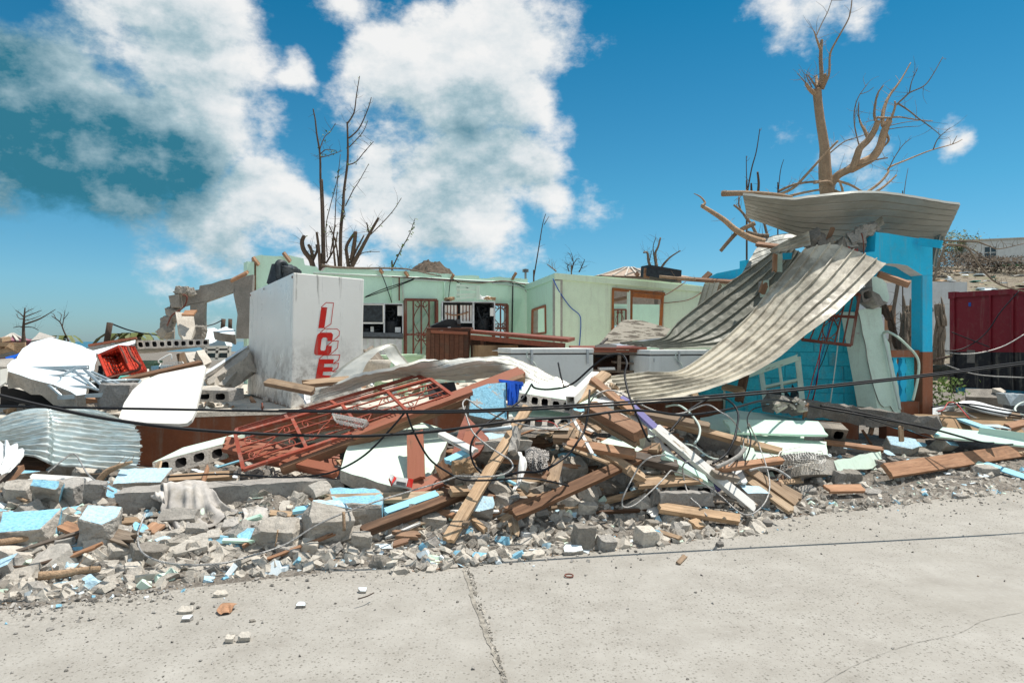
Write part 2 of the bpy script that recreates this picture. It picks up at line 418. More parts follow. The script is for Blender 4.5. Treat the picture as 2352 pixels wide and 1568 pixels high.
def f_box(k):
    a = k.noise(k.pos, 1.4, 7, .65); s = k.noise(k('ShaderNodeMapping', k.obj, None, None, (9, 9, .55)).outputs[0], 1.7, 6, .65)
    z = k('ShaderNodeSeparateXYZ', k.obj).outputs[2]
    sp = k('ShaderNodeTexVoronoi'); k.put(sp.inputs['Vector'], k.obj); sp.inputs['Scale'].default_value = 34
    base = k.mix(k.mr(a, .35, .7), (.90, .875, .82), (.86, .83, .77))
    base = k.mix(k.m('MULTIPLY', k.mr(s, .59, .70), .6), base, (.22, .19, .165))
    grime = k.m('MULTIPLY', k.mr(k.noise(k.obj, 3.4, 9, .72), .40, .58), k.mr(z, 1.05, .30))
    base = k.mix(k.m('MULTIPLY', grime, .75), base, (.27, .235, .205))
    spm = k.m('MULTIPLY', k.mr(k.noise(k.obj, 1.3, 3, .5), .58, .66), k.mr(sp.outputs['Distance'], .26, .12))
    base = k.mix(k.m('MULTIPLY', spm, .8), base, (.10, .085, .075))
    rustz = k.m('MULTIPLY', k.mr(z, .09, .0), k.mr(k.noise(k.obj, 9, 5), .4, .6))
    base = k.mix(rustz, base, (.16, .07, .035))
    k.put(k.b.inputs['Roughness'], k.mr(a, .3, .8, .25, .45))
    return base
M['icebox'] = mat('stained_white_enamel', f_box, .35, 0, .4)
def f_road(k):
    p = k.obj
    a = k.noise(p, .55, 6, .6); b_ = k.noise(p, 2.6, 8, .65); g = k.noise(p, 38, 4, .65)
    v = k('ShaderNodeTexVoronoi'); k.put(v.inputs['Vector'], p); v.inputs['Scale'].default_value = 48
    v2 = k('ShaderNodeTexVoronoi'); k.put(v2.inputs['Vector'], p); v2.inputs['Scale'].default_value = 95
    base = k.ramp(b_, [(.28, (.27, .25, .22)), (.5, (.335, .315, .282)), (.72, (.39, .37, .335))])
    base = k.mix(k.m('MULTIPLY', k.mr(a, .45, .65), .45), base, (.31, .29, .255))
    sel = k('ShaderNodeSeparateColor', v.outputs['Color']).outputs[0]
    agg = k.m('MULTIPLY', k.mr(v.outputs['Distance'], .42, .22), k.mr(sel, .62, .68))
    wear = k.mr(k.noise(p, .8, 4, .6), .30, .52)
    base = k.mix(k.m('MULTIPLY', agg, k.m('MULTIPLY', wear, .85)), base, (.15, .138, .118))
    sel2 = k('ShaderNodeSeparateColor', v2.outputs['Color']).outputs[1]
    base = k.mix(k.m('MULTIPLY', k.m('MULTIPLY', k.mr(v2.outputs['Distance'], .4, .2), k.mr(sel2, .55, .6)), k.m('MULTIPLY', wear, .75)), base, (.18, .168, .145))
    base = k.mix(k.m('MULTIPLY', k.mr(g, .52, .7), .35), base, (.42, .405, .375))
    dust = k.mr(k.noise(p, 1.6, 7, .7), .56, .72)
    base = k.mix(k.m('MULTIPLY', dust, .55), base, (.41, .39, .355))
    xyz = k('ShaderNodeSeparateXYZ', p).outputs; s_ = k.m('SUBTRACT', k.m('SUBTRACT', xyz[1], k.m('MULTIPLY', xyz[0], .389)), 5.61)
    spill = k.m('MULTIPLY', k.mr(k.m('ADD', s_, k.m('MULTIPLY', k.m('SUBTRACT', k.noise(p, 1.3, 6, .7), .5), 1.6)), -1.1, .15), .75)
    base = k.mix(spill, base, k.mix(k.mr(g, .4, .6), (.22, .20, .17), (.40, .37, .325)))
    st = k.m('MULTIPLY', k.mr(k.noise(k('ShaderNodeMapping', p, None, (0, 0, R(-21)), (.35, 1.2, 1)).outputs[0], 1.1, 5, .6), .54, .70), .35)
    base = k.mix(st, base, (.27, .25, .215))
    bump(k, k.m('ADD', g, k.m('MULTIPLY', b_, .6)), .35, .006)
    return base
M['road'] = mat('worn_concrete_road', f_road, .88)
def f_dirt(k):
    p = k.obj
    a = k.noise(p, 1.2, 8, .65); g = k.noise(p, 26, 6, .7); v = k('ShaderNodeTexVoronoi'); k.put(v.inputs['Vector'], p); v.inputs['Scale'].default_value = 42
    base = k.ramp(a, [(.3, (.15, .13, .11)), (.5, (.23, .205, .175)), (.7, (.33, .30, .26))])
    base = k.mix(k.mr(g, .35, .65), sc3((.15, .13, .11), .8), base)
    base = k.mix(k.m('MULTIPLY', k.mr(v.outputs['Distance'], .35, .1), .4), base, (.44, .42, .39))
    bump(k, k.m('ADD', g, k.m('MULTIPLY', v.outputs['Distance'], -.5)), .8, .02)
    return base
M['dirt'] = mat('gravelly_dirt', f_dirt, .95)
def f_hill(k):
    a = k.noise(k.obj, .35, 8, .7); b_ = k.noise(k.obj, 2.5, 7, .7)
    base = k.ramp(a, [(.3, (.11, .085, .06)), (.5, (.20, .165, .12)), (.68, (.13, .16, .06))])
    base = k.mix(k.mr(b_, .45, .65), base, (.30, .26, .20)); bump(k, b_, .8, .2)
    return base
M['hill'] = mat('stripped_hillside', f_hill, .95)
def f_sea(k):
    bump(k, k.noise(k.obj, .05, 4), .1, .2); return (.006, .10, .17)
M['sea'] = mat('sea_water', f_sea, .25)
# ------------------------------------------------------------------ builders for slabs, walls, sheets, planks, chunks
def jag(poly, step, amp, seed=0):
    """roughen an outline given in the plane (list of 3-vectors)"""
    r = random.Random(seed); out = []
    for a, b in zip(poly, poly[1:]+poly[:1]):
        L = (b-a).length; k = max(1, int(L/step)); dirv = (b-a)/L if L > 0 else Vector((1, 0, 0))
        for i in range(k):
            p = a.lerp(b, i/k)
            if i: p = p+Vector((r.uniform(-1, 1), r.uniform(-1, 1), r.uniform(-1, 1)))*amp
            out.append(p)
    return out
def fill(poly, nrm):
    """triangulate a simple polygon, return index triples"""
    bm = bmesh.new(); vs = [bm.verts.new(p) for p in poly]
    f = bm.faces.new(vs); bm.normal_update()
    r = bmesh.ops.triangulate(bm, faces=[f], ngon_method='EAR_CLIP')
    bm.verts.index_update(); tr = [tuple(v.index for v in f_.verts) for f_ in bm.faces]; bm.free()
    return tr
def plate(name, pts, plane, thick, mats, parent=None, rough=0.0, step=.12, seed=0, c=0, back=True, nrm=None):
    """outline given by sight lines onto a plane (three anchored points), made a slab of real thickness away from the viewer"""
    P3 = [C(c, *p) for p in plane]
    nn = (P3[1]-P3[0]).cross(P3[2]-P3[0]).normalized()
    if nn.dot(EYE-P3[0]) < 0: nn = -nn
    poly = [on_plane(*q(c, x, y), P3[0], nn) for x, y in pts]
    if rough:
        poly = jag(poly, step, rough, seed)
        poly = [p-nn*(p-P3[0]).dot(nn) for p in poly]
    tr = fill(poly, nn); m_ = len(poly); r = random.Random(seed+5)
    # orient so that the front faces the viewer
    a, b, d = (poly[i] for i in tr[0])
    flip = (b-a).cross(d-a).dot(nn) < 0
    backp = [p-nn*thick*(1+(r.uniform(-.25, .25) if rough else 0))+(Vector((r.uniform(-1, 1), r.uniform(-1, 1), r.uniform(-1, 1)))*rough*.6) for p in poly]
    vs = poly+backp; fs = []; mi = []
    for t in tr:
        t = t[::-1] if flip else t
        fs.append(t); mi.append(0); fs.append(tuple(i+m_ for i in t[::-1])); mi.append(min(2, len(mats)-1) if isinstance(mats, list) else 0)
    area = sum((poly[i].cross(poly[(i+1) % m_])).dot(nn) for i in range(m_))
    for i in range(m_):
        j = (i+1) % m_
        fs.append((j, i, i+m_, j+m_) if area > 0 else (i, j, j+m_, i+m_)); mi.append(min(1, len(mats)-1) if isinstance(mats, list) else 0)
    return mesh(name, vs, fs, mats if isinstance(mats, list) else [mats], parent, mi)
def wall_mesh(name, a, b, top, z0, thick, openings, mats, parent=None, rough=0., seed=0):
    """upright wall from a to b (plan), top = [(u, z)], openings = [(u0, u1, z0, z1)] in metres along the wall"""
    a, b = Vector((a[0], a[1], 0)), Vector((b[0], b[1], 0)); L = (b-a).length; ux = (b-a)/L; back = Vector((-ux.y, ux.x, 0))
    if back.dot(a) < 0: back = -back
    r = random.Random(seed)
    us = {0., L}; us |= {u for u, z in top if 0 <= u <= L}
    for o in openings: us |= {max(0, o[0]), min(L, o[1])}
    if rough:
        x = 0
        while x < L: us.add(x); x += .22
    us = sorted(us); us = [u for i, u in enumerate(us) if i == 0 or u-us[i-1] > 1e-3]
    tz = {u: table(top, u)+(r.uniform(-rough, rough) if rough else 0) for u in us}
    zs = sorted({z0} | {z for o in openings for z in (o[2], o[3])})
    V = {}; vl = []; faces = []
    def vid(u, z):
        k = (round(u, 4), round(z, 4))
        if k not in V: V[k] = len(vl); vl.append((u, z))
        return V[k]
    for u0, u1 in zip(us, us[1:]):
        um = (u0+u1)/2; lim = min(tz[u0], tz[u1])
        cuts = [z for z in zs if z < lim-1e-3]
        for i, zb in enumerate(cuts):
            last = i == len(cuts)-1
            t0 = tz[u0] if last else cuts[i+1]; t1 = tz[u1] if last else cuts[i+1]
            zm = (zb+(t0+t1)/2)/2
            if any(o[0]-1e-4 < um < o[1]+1e-4 and o[2]-1e-4 < zm < o[3]+1e-4 for o in openings): continue
            faces.append((vid(u0, zb), vid(u1, zb), vid(u1, t1), vid(u0, t0)))
    m_ = len(vl); vs = [a+ux*u+Vector((0, 0, z)) for u, z in vl]; vs += [v+back*thick for v in vs]
    fs = []; mi = []; cnt = {}
    for f in faces:
        for i in range(4): cnt[(f[i], f[(i+1) % 4])] = 1
    for f in faces:
        fs.append(f); mi.append(0); fs.append(tuple(i+m_ for i in f[::-1])); mi.append(min(2, len(mats)-1))
    for (i, j) in cnt:
        if (j, i) not in cnt: fs.append((j, i, i+m_, j+m_)); mi.append(min(1, len(mats)-1))
    return mesh(name, vs, fs, mats, parent, mi), a, ux, back, L
PH = (0, .05, .12, .17, .38, .62, .80, .94); RIB = [(0, 0), (.05, 1), (.12, 1), (.17, 0), (1, 0)]
def sheet(name, st, ribs, rh, mats, parent=None, crumple=.0, nu=56, kv=None, seed=0, wave=False, c=0, crease=0., jagend=.0):
    """ribbed metal sheet through stations; each station is a list of (x, y, D) from one edge to the other; ribs run along the stations"""
    rows = [[C(c, *p) for p in s_] for s_ in st]
    ncol = max(len(r_) for r_ in rows)
    nv = ribs*(8 if not wave else 8)
    fine = []
    for r_ in rows:
        sp = spline(r_, 12) if len(r_) > 2 else [r_[0].lerp(r_[1], i/24) for i in range(25)]
        # even spacing
        cum = [0]
        for x, y in zip(sp, sp[1:]): cum.append(cum[-1]+(y-x).length)
        out = []
        for j in range(nv+1):
            d = cum[-1]*(j/nv if wave else min(1, (j//8+PH[j % 8])/ribs)); i = 0
            while i < len(cum)-2 and cum[i+1] < d: i += 1
            t = (d-cum[i])/max(1e-9, cum[i+1]-cum[i]); out.append(sp[i].lerp(sp[i+1], t))
        fine.append(out)
    kk = max(2, nu//(len(st)-1)); cols_ = []
    for j in range(nv+1): cols_.append(spline([fine[i][j] for i in range(len(st))], kk))
    m_ = len(cols_[0]); G = [[cols_[j][i] for j in range(nv+1)] for i in range(m_)]
    rj = random.Random(seed)
    vs = []
    for i in range(m_):
        for j in range(nv+1):
            p = G[i][j]
            du = G[min(i+1, m_-1)][j]-G[max(i-1, 0)][j]; dv = G[i][min(j+1, nv)]-G[i][max(j-1, 0)]
            nn = du.cross(dv)
            nn = nn.normalized() if nn.length > 1e-9 else Vector((0, 0, 1))
            if nn.dot(EYE-p) < 0 and False: nn = -nn
            ph = (j/8) % 1.0 if wave else PH[j % 8]
            h = math.sin(2*math.pi*ph)*rh*.5 if wave else table(RIB, ph)*rh
            x = p+nn*h
            if crumple:
                q1 = noise.noise(p*2.3+Vector((seed, 0, 0))); q2 = noise.noise(p*6.5+Vector((0, seed, 0))); q3 = noise.noise(p*15+Vector((0, 0, seed)))
                x += nn*(q1*crumple+abs(q2)*crumple*.6+q3*crumple*.2)
            if crease:
                ax = p+Vector((seed, 0, 0)); x += nn*crease*(abs(noise.noise(ax*3.1))+.6*abs(noise.noise(ax*7.3+Vector((5, 0, 0)))) - .35)
            if jagend and (i == 0 or i == m_-1): x += du.normalized()*rj.uniform(-jagend, jagend)
            vs.append(x)
    fs = [(i*(nv+1)+j, (i+1)*(nv+1)+j, (i+1)*(nv+1)+j+1, i*(nv+1)+j+1) for i in range(m_-1) for j in range(nv)]
    o = mesh(name, vs, fs, mats, parent, smooth=False)
    s_ = o.modifiers.new('thickness', 'SOLIDIFY'); s_.thickness = .0018; s_.offset = 0
    return o
def frame_matrix(p0, p1, up):
    x = (p1-p0).normalized(); y = up.cross(x)
    if y.length < 1e-3: y = Vector((0, 1, .2)).cross(x)
    y.normalize(); z = x.cross(y)
    m_ = Matrix((x, y, z)).transposed().to_4x4(); m_.translation = p0
    return m_
def plank_mesh(L, wd, th, seed=0, splinter=(.02, .02), bow=.0, twist=0., name='plank'):
    r = random.Random(seed); nx = max(4, min(14, int(L/.12))); ny = 5
    e0 = [-r.random()**2*splinter[0] for _ in range(ny)]; e1 = [r.random()**2*splinter[1] for _ in range(ny)]
    e0 = [-e for e in e0]; e1 = [-e for e in e1]
    vs = []; ch = min(wd, th)*.05
    for i in range(nx+1):
        t = i/nx
        for side in (1, -1):
            for j in range(ny):
                y = (j/(ny-1)-.5)*wd; z = side*th/2; x = t*L
                if i == 0: x += e0[j]
                if i == nx: x += e1[j]
                a = twist*(t-.5); yy = y*math.cos(a)-z*math.sin(a); zz = y*math.sin(a)+z*math.cos(a)
                zz += bow*math.sin(math.pi*t)
                if j in (0, ny-1): yy += r.uniform(-1, 1)*wd*.012
                vs.append((x, yy, zz))
    fs = []; S_ = 2*ny
    for i in range(nx):
        b = i*S_; d = b+S_
        for j in range(ny-1):
            fs.append((b+j, d+j, d+j+1, b+j+1)); fs.append((b+ny+j+1, d+ny+j+1, d+ny+j, b+ny+j))
        fs.append((b+ny-1, d+ny-1, d+2*ny-1, b+2*ny-1)); fs.append((b+ny, d+ny, d, b))
    for b, fl in ((0, 0), (nx*S_, 1)):
        for j in range(ny-1):
            f = (b+j, b+j+1, b+ny+j+1, b+ny+j); fs.append(f[::-1] if fl else f)
    me = bpy.data.meshes.new(name); me.from_pydata(vs, [], fs); me.update(); return me
UPCAM = Vector((0, -.55, .84))
def plank(p0, p1, wd, th, m_, label, name='plank', cat='plank', up=None, splinter=(.03, .03), bow=0., twist=.05, seed=None, parent=None, group=None):
    p0, p1 = Vector(p0), Vector(p1)
    seed = seed if seed is not None else int(abs(p0.x*977+p0.z*331+p1.x*57)*100)
    up = UPCAM if up is None else up
    me = plank_mesh((p1-p0).length, wd, th, seed, splinter, bow, twist, name)
    o = link(name, me, M[m_], parent, frame_matrix(p0, p1, up))
    if label: tag(o, label, cat, group)
    return o
# ---- broken lumps
def cut_mesh(name, dims, ncut, seed, mats, paint=True, rough=.06, keep=.30, both=False, lumpy=0):
    r = random.Random(seed); bm = bmesh.new()
    bmesh.ops.create_cube(bm, size=1)
    for v in bm.verts: v.co = Vector((v.co.x*dims[0], v.co.y*dims[1], v.co.z*dims[2]))
    for f in bm.faces:
        f.material_index = 1 if (paint and (f.normal.z > .9 or (both and f.normal.x > .9))) else 0
    for i in range(ncut):
        nn = Vector((r.uniform(-1, 1), r.uniform(-1, 1), r.uniform(-.45, .45))).normalized()
        ext = abs(nn.x)*dims[0]/2+abs(nn.y)*dims[1]/2+abs(nn.z)*dims[2]/2
        co = nn*ext*r.uniform(keep+.22, .88)
        g = bmesh.ops.bisect_plane(bm, geom=bm.verts[:]+bm.edges[:]+bm.faces[:], plane_co=co, plane_no=nn, clear_outer=True)
        ed = [e for e in g['geom_cut'] if isinstance(e, bmesh.types.BMEdge)]
        if ed:
            h = bmesh.ops.holes_fill(bm, edges=ed, sides=0)
            for f in h['faces']: f.material_index = 0
    bmesh.ops.triangulate(bm, faces=bm.faces[:])
    md = max(dims)
    if lumpy:
        bmesh.ops.dissolve_limit(bm, angle_limit=.05, verts=bm.verts[:], edges=bm.edges[:], delimit={'MATERIAL'})
        bmesh.ops.bevel(bm, geom=bm.edges[:], offset=md*.022, segments=1, affect='EDGES', profile=.5, clamp_overlap=True, material=0)
        for L_ in (.30, .15, .085):
            bmesh.ops.triangulate(bm, faces=bm.faces[:])
            bmesh.ops.subdivide_edges(bm, edges=[e for e in bm.edges if e.calc_length() > md*L_], cuts=1, use_grid_fill=False)
        bmesh.ops.triangulate(bm, faces=bm.faces[:]); bm.normal_update()
        sv = Vector((seed*1.3, seed*.7, 0))
        for v in bm.verts:
            pf = sum(f.material_index for f in v.link_faces)/max(1, len(v.link_faces)); a_ = (1-pf*.85)
            q_ = v.co/md; h_ = .55*noise.noise(q_*3+sv)+.35*noise.noise(q_*8+sv)+.22*noise.noise(q_*19+sv)
            v.co += v.normal*h_*a_*rough*1.3*md
    elif rough:
        bmesh.ops.subdivide_edges(bm, edges=[e for e in bm.edges if e.calc_length() > md*.28], cuts=1, use_grid_fill=False)
        bmesh.ops.triangulate(bm, faces=bm.faces[:])
        bm.normal_update()
        for v in bm.verts:
            flat = all(f.material_index == 1 for f in v.link_faces)
            if not flat: v.co += v.normal*r.uniform(-1, .7)*rough*md*(.6 if any(f.material_index == 1 for f in v.link_faces) else 1)
    bmesh.ops.recalc_face_normals(bm, faces=bm.faces[:])
    me = bpy.data.meshes.new(name); bm.to_mesh(me); bm.free()
    for m_ in mats: me.materials.append(m_)
    return me
def put(name, me, loc, rot, scale, label=None, cat=None, group=None, parent=None):
    o = bpy.data.objects.new(name, me); col.objects.link(o)
    o.location = loc; o.rotation_euler = rot; o.scale = scale if isinstance(scale, (tuple, list)) else (scale,)*3
    if label: tag(o, label, cat, group)
    return o

# ================================================================== the setting
def grid_sheet(name, xs, ys, zf, m_, kind='structure', smooth=True):
    vs = [(x, y, zf(x, y)) for y in ys for x in xs]; nx = len(xs)
    fs = [(j*nx+i, j*nx+i+1, (j+1)*nx+i+1, (j+1)*nx+i) for j in range(len(ys)-1) for i in range(nx-1)]
    o = mesh(name, vs, fs, m_, None, smooth=smooth, center=False); o['kind'] = kind; return o
def fr(a, b, s_):
    k = int(round((b-a)/s_)); return [a+(b-a)*i/k for i in range(k+1)]
# ground sheet reaching the shore and the slopes
grid_sheet('ground', [-900,-300,-120,-60,-30,-12,0,12,30,60,120,300,900], [-40,-10,0,10,20,40,60,85,110], lambda x, y: -.012, M['dirt'])
grid_sheet('sea', [-7000,-2000,-500,0,500,2000,7000], [108,300,800,2500,7000], lambda x, y: -1.2, M['sea'])
# the road slab, edge running obliquely away to the right
def road():
    vs = []; fs = []; xs = fr(-40, 60, .5); r = random.Random(2)
    for x in xs:
        e = edge_y(x)+.05*noise.noise(Vector((x*1.3, 0, 0)))+.02*noise.noise(Vector((x*6, 0, 0)))
        for d in (0, -.5, -1.2, -2.5, -5, -12, -30): vs.append((x, e+d, 0.0 if d < 0 else -.004))
    for i in range(len(xs)-1):
        for j in range(6):
            a = i*7+j; fs.append((a+1, a, a+7, a+8)[::-1])
    o = mesh('road', vs, fs, M['road'], None, center=False); o['kind'] = 'structure'; return o
road_o = road()
M['joint'] = mat('dirty_road_joint', f_plain((.30, .275, .235), .4, 25, .4), .95)
M['crack'] = mat('road_crack', f_plain((.27, .25, .22), .3, 25), .95)
def ribbon(name, pts, wd, m_, parent, z=.004, amp=.3, seed=0):
    pts = spline([Vector((*p, 0)) for p in pts], 10); vs = []; r = random.Random(seed)
    for i, p in enumerate(pts):
        t = (pts[min(i+1, len(pts)-1)]-pts[max(0, i-1)]).normalized(); s_ = Vector((-t.y, t.x, 0)); k = wd*(1+r.uniform(-amp, amp))
        o_ = s_*r.uniform(-amp, amp)*wd
        vs += [p+s_*k/2+o_+Vector((0, 0, z)), p-s_*k/2+o_+Vector((0, 0, z))]
    fs = [(2*i, 2*i+1, 2*i+3, 2*i+2) for i in range(len(pts)-1)]
    return mesh(name, vs, fs, m_, parent)
def gnd(px, py, z=0.): t = (1.6-z)*F/(py-784); return ((px-1176)*t/F, t)
ribbon('expansion_joint', [gnd(1062, 1268), gnd(1068, 1310), gnd(1088, 1380), gnd(1118, 1460), gnd(1150, 1540), gnd(1185, 1640)], .022, M['joint'], road_o, seed=3)
ribbon('crack', [gnd(*p) for p in [(1890,1568),(1980,1520),(2090,1480),(2200,1455),(2260,1425),(2352,1405),(2450,1380)]], .002, M['crack'], road_o, amp=.9, seed=1)
# heap of fine rubble along the kerb
xs = fr(-9, 9, .07); 
def heap_mesh():
    vs = []; ss = [-.55, -.42, -.3, -.2, -.1, 0, .1, .2, .3, .4, .5, .62, .75, .9, 1.05, 1.2, 1.4, 1.6, 1.85, 2.1, 2.4, 2.8, 3.3, 4, 5.5]
    for x in xs:
        for s_ in ss:
            X = x; Y = edge_y(x)+s_/.932; vs.append((X, Y, heap(X, Y)+(.006 if s_ > -.4 else -.03)))
    k = len(ss); fs = [(i*k+j, (i+1)*k+j, (i+1)*k+j+1, i*k+j+1) for i in range(len(xs)-1) for j in range(k-1)]
    o = mesh('rubble_ground', vs, fs, M['dirt'], None, center=False, smooth=True); o['kind'] = 'structure'
heap_mesh()
# raised floor slab of the building, brown painted face
def floor_slab():
    fl = lambda X: 8.42+.325*(X+3.87)
    b = MB(); z = .73
    pts = [(-9, fl(-9)), (-3.3, fl(-3.3)), (1.0, fl(1.0)), (4.4, fl(4.4)), (4.4+.31*-11+6, 24), (-9-3, 22)]
    b.add([(x, y, z) for x, y in pts], [tuple(range(6))], 0)
    for i in range(6):
        (x0, y0), (x1, y1) = pts[i], pts[(i+1) % 6]
        b.add([(x0, y0, -.3), (x1, y1, -.3), (x1, y1, z-.06), (x0, y0, z-.06)], [(0, 1, 2, 3)], 1)
        b.add([(x0, y0-.015, z-.06), (x1, y1-.015, z-.06), (x1, y1, z), (x0, y0, z)], [(0, 1, 2, 3)], 0)
    o = b.build('floor_slab', [M['conc_light'], M['brown']]); o['kind'] = 'structure'; return o
floor_slab()
# ================================================================== green building at the back
def plan(px, D): return ((px-1176)*D/F, D)
def zat(py, D): return 1.6-(py-784)*D/F
A = plan(583, 14.1); B = plan(1212, 18.1)
Lw = math.dist(A, B)
def along(a, b, px):      # metres along plan line a-b seen at picture column px
    t = (px-1176)/F; dx, dy = b[0]-a[0], b[1]-a[1]
    return (t*a[1]-a[0])/(dx-t*dy)*math.dist(a, b)
def wz(a, b, px, py):
    u = along(a, b, px)/math.dist(a, b); return zat(py, a[1]+(b[1]-a[1])*u)
def wp(a, b, px, py, off=0.):
    u = along(a, b, px)/math.dist(a, b); D = a[1]+(b[1]-a[1])*u
    p = W(px, py, D); k = (p-EYE).normalized(); return p-k*off
def prof(a, b, pts): return [(along(a, b, x), wz(a, b, x, y)) for x, y in pts]
def opn(a, b, x0, y0, x1, y1):
    return (along(a, b, x0), along(a, b, x1), wz(a, b, (x0+x1)/2, y1), wz(a, b, (x0+x1)/2, y0))
top = prof(A, B, [(583,590),(600,586),(640,588),(665,587),(682,590),(697,594),(700,609),(727,612),(733,622),(741,622),(748,615),(800,617),(870,620),(960,624),(1030,629),(1040,630),(1040.6,632),(1100,633),(1102,640),(1130,638),(1150,636),(1200,640),(1215,640)])
ops = [opn(A, B, 929, 687, 1005, 860), opn(A, B, 1133, 698, 1166, 800)]
wb = empty('back_wall', (A[0], A[1], .73), 'long pale green back wall with broken top edge behind the ice machines', 'wall')
wall_mesh('wall_body', A, B, top, .5, .18, ops, [M['mintwall'], M['conc'], M['mintwall']], wb, rough=.012)
# raised band, pilaster lines and conduits on the wall face
def wtube(pts, r, m_, name, parent, off=.05, sm=False): return tube(name, [wp(A, B, x, y, off) for x, y in pts], r, m_, parent, 6, sm)
wtube([(720,627),(860,633),(1000,640),(1215,651)], .022, M['whitecable'], 'conduit', wb)
wtube([(902,640),(899,700)], .02, M['mintwall'], 'conduit', wb)
wtube([(926,690),(924,645),(930,641),(1040,646)], .02, M['whitecable'], 'conduit', wb)
wtube([(1022,645),(1020,690)], .02, M['mintwall'], 'conduit', wb)
wtube([(917,636),(917,690)], .018, M['rust'], 'pipe', wb)
wtube([(1178,650),(1176,770)], .018, M['black'], 'pipe', wb)
wtube([(1130,650),(1190,657),(1212,672)], .018, M['whitecable'], 'conduit', wb, sm=True)
for i, pl in enumerate([[(840,681),(880,664),(930,648),(960,638),(1000,640),(1060,644),(1110,648),(1170,648),(1205,660)],[(900,636),(960,639),(1040,645),(1100,650),(1160,645),(1212,655)],[(838,683),(900,662),(950,642)],[(872,618),(885,650),(900,695)],[(1040,640),(1062,655),(1080,664)],[(1035,640),(1032,665),(1030,692)]]):
    wtube(pl, .010, M['black'] if i != 1 else M['rust'], 'wire', wb, .07, True)
for x, y, s_ in ((586,598,.5),(657,588,.6),(933,628,.35),(875,622,.3),(1040,634,.3),(1182,632,.6)):
    p = wp(A, B, x, y, .1); d = Vector((-.35+.7*(x > 1000), -.3, .55))
    plank(p-d*s_*.35, p+d*s_*.22, .08, .05, 'woodred', None, 'rafter_stub', parent=wb)
# corner pilaster at the far left end with tall dark strip
p = Vector((A[0], A[1], 0)); ux = (Vector((B[0], B[1], 0))-p).normalized(); bk = Vector((-ux.y, ux.x, 0))
MB().box(p-ux*.09+bk*.03+Vector((0, 0, 1.95)), ux*.07, bk*.14, Vector((0, 0, 1.28))).build('corner_post', M['mintwall'], wb)
MB().box(p+ux*.01-bk*.03+Vector((0, 0, 2.05)), ux*.02, bk*.03, Vector((0, 0, 1.2))).build('corner_strip', M['wooddark'], wb)
# --- ornamental grilles in two doorways
def scrolls(b, quad, r, n_=1):
    """S-scroll ornament inside a quad (bl, br, tr, tl)"""
    bl, br, tr, tl = quad
    def at(u, v): return bl.lerp(br, u).lerp(tl.lerp(tr, u), v)
    for s_ in (1, -1):
        def X(u): return .5+s_*u
        for v0, v1 in ((0.02, .5), (.98, .5)):
            pts = []
            for i in range(9):
                a = i/8*1.6*math.pi; pts.append(at(X(.20+.12*math.cos(a)*(1-i*.06)), v0+(v1-v0)*(.16+.13*math.sin(a))))
            for t in (.35, .6, .85): pts.insert(0, at(X(.33*math.sin(math.pi*t)), lerp(v1, v0, 1-t)*1.0 if False else v0+(v1-v0)*t))
            pts = pts[:3][::-1]+pts[3:]
            b.tube(pts[::-1], r, 4)
def grille(name, quad, nv, nh, parent_label=None, mat_='rust', parent=None, bar=.016, frame=.035, orn=True):
    bl, br, tr, tl = quad
    o = empty(name, bl, *parent_label) if parent is None else parent
    fr_ = MB(); up = (br-bl).cross(tl-bl).normalized()
    for a, b in ((bl, br), (br, tr), (tr, tl), (tl, bl)): fr_.bar(a, b, frame, frame, up)
    fr_.build('grille_frame', M[mat_], o)
    for i in range(1, nv):
        t = i/nv; MB().bar(bl.lerp(br, t), tl.lerp(tr, t), bar, bar, up).build('bar', M[mat_], o)
    for h in nh: MB().bar(bl.lerp(tl, h), br.lerp(tr, h), bar*1.6, bar*1.2, up).build('cross_bar', M[mat_], o)
    if orn:
        b = MB(); n_ = Vector(up)
        def at(u, v): return bl.lerp(br, u).lerp(tl.lerp(tr, u), v)
        q_ = 1/nv; c0 = .5
        for s_ in (-1, 1):
            for vA, vB in ((.06, .48), (.52, .94)):
                pts = [at(c0+s_*q_*.95*math.sin(math.pi*t)*(1 if True else 0), lerp(vA, vB, t)) for t in [i/10 for i in range(11)]]
                b.tube(pts, bar*.4, 4)
                for vv, dr in ((vA, 1), (vB, -1)):
                    sp = [at(c0+s_*q_*(.45+.32*math.cos(a)*(1-.08*k)), vv+dr*.035*math.sin(a)) for k, a in enumerate([i*.7 for i in range(9)])]
                    b.tube(sp, bar*.4, 4)
        b.build('scrollwork', M[mat_], o)
    return o
grille('door_grille', [wp(A, B, 931, 858, .06), wp(A, B, 1003, 858, .06), wp(A, B, 1003, 689, .06), wp(A, B, 931, 688, .06)], 4, (.17, .53), ('rust red door grille with scrolls beside the left ice machine', 'grille'), bar=.03, frame=.06)
grille('door_grille', [wp(A, B, 1134, 798, .06), wp(A, B, 1165, 798, .06), wp(A, B, 1165, 700, .06), wp(A, B, 1134, 699, .06)], 2, (.45,), ('narrow rust red grille in the opening right of the right ice machine', 'grille'), bar=.03, frame=.06)
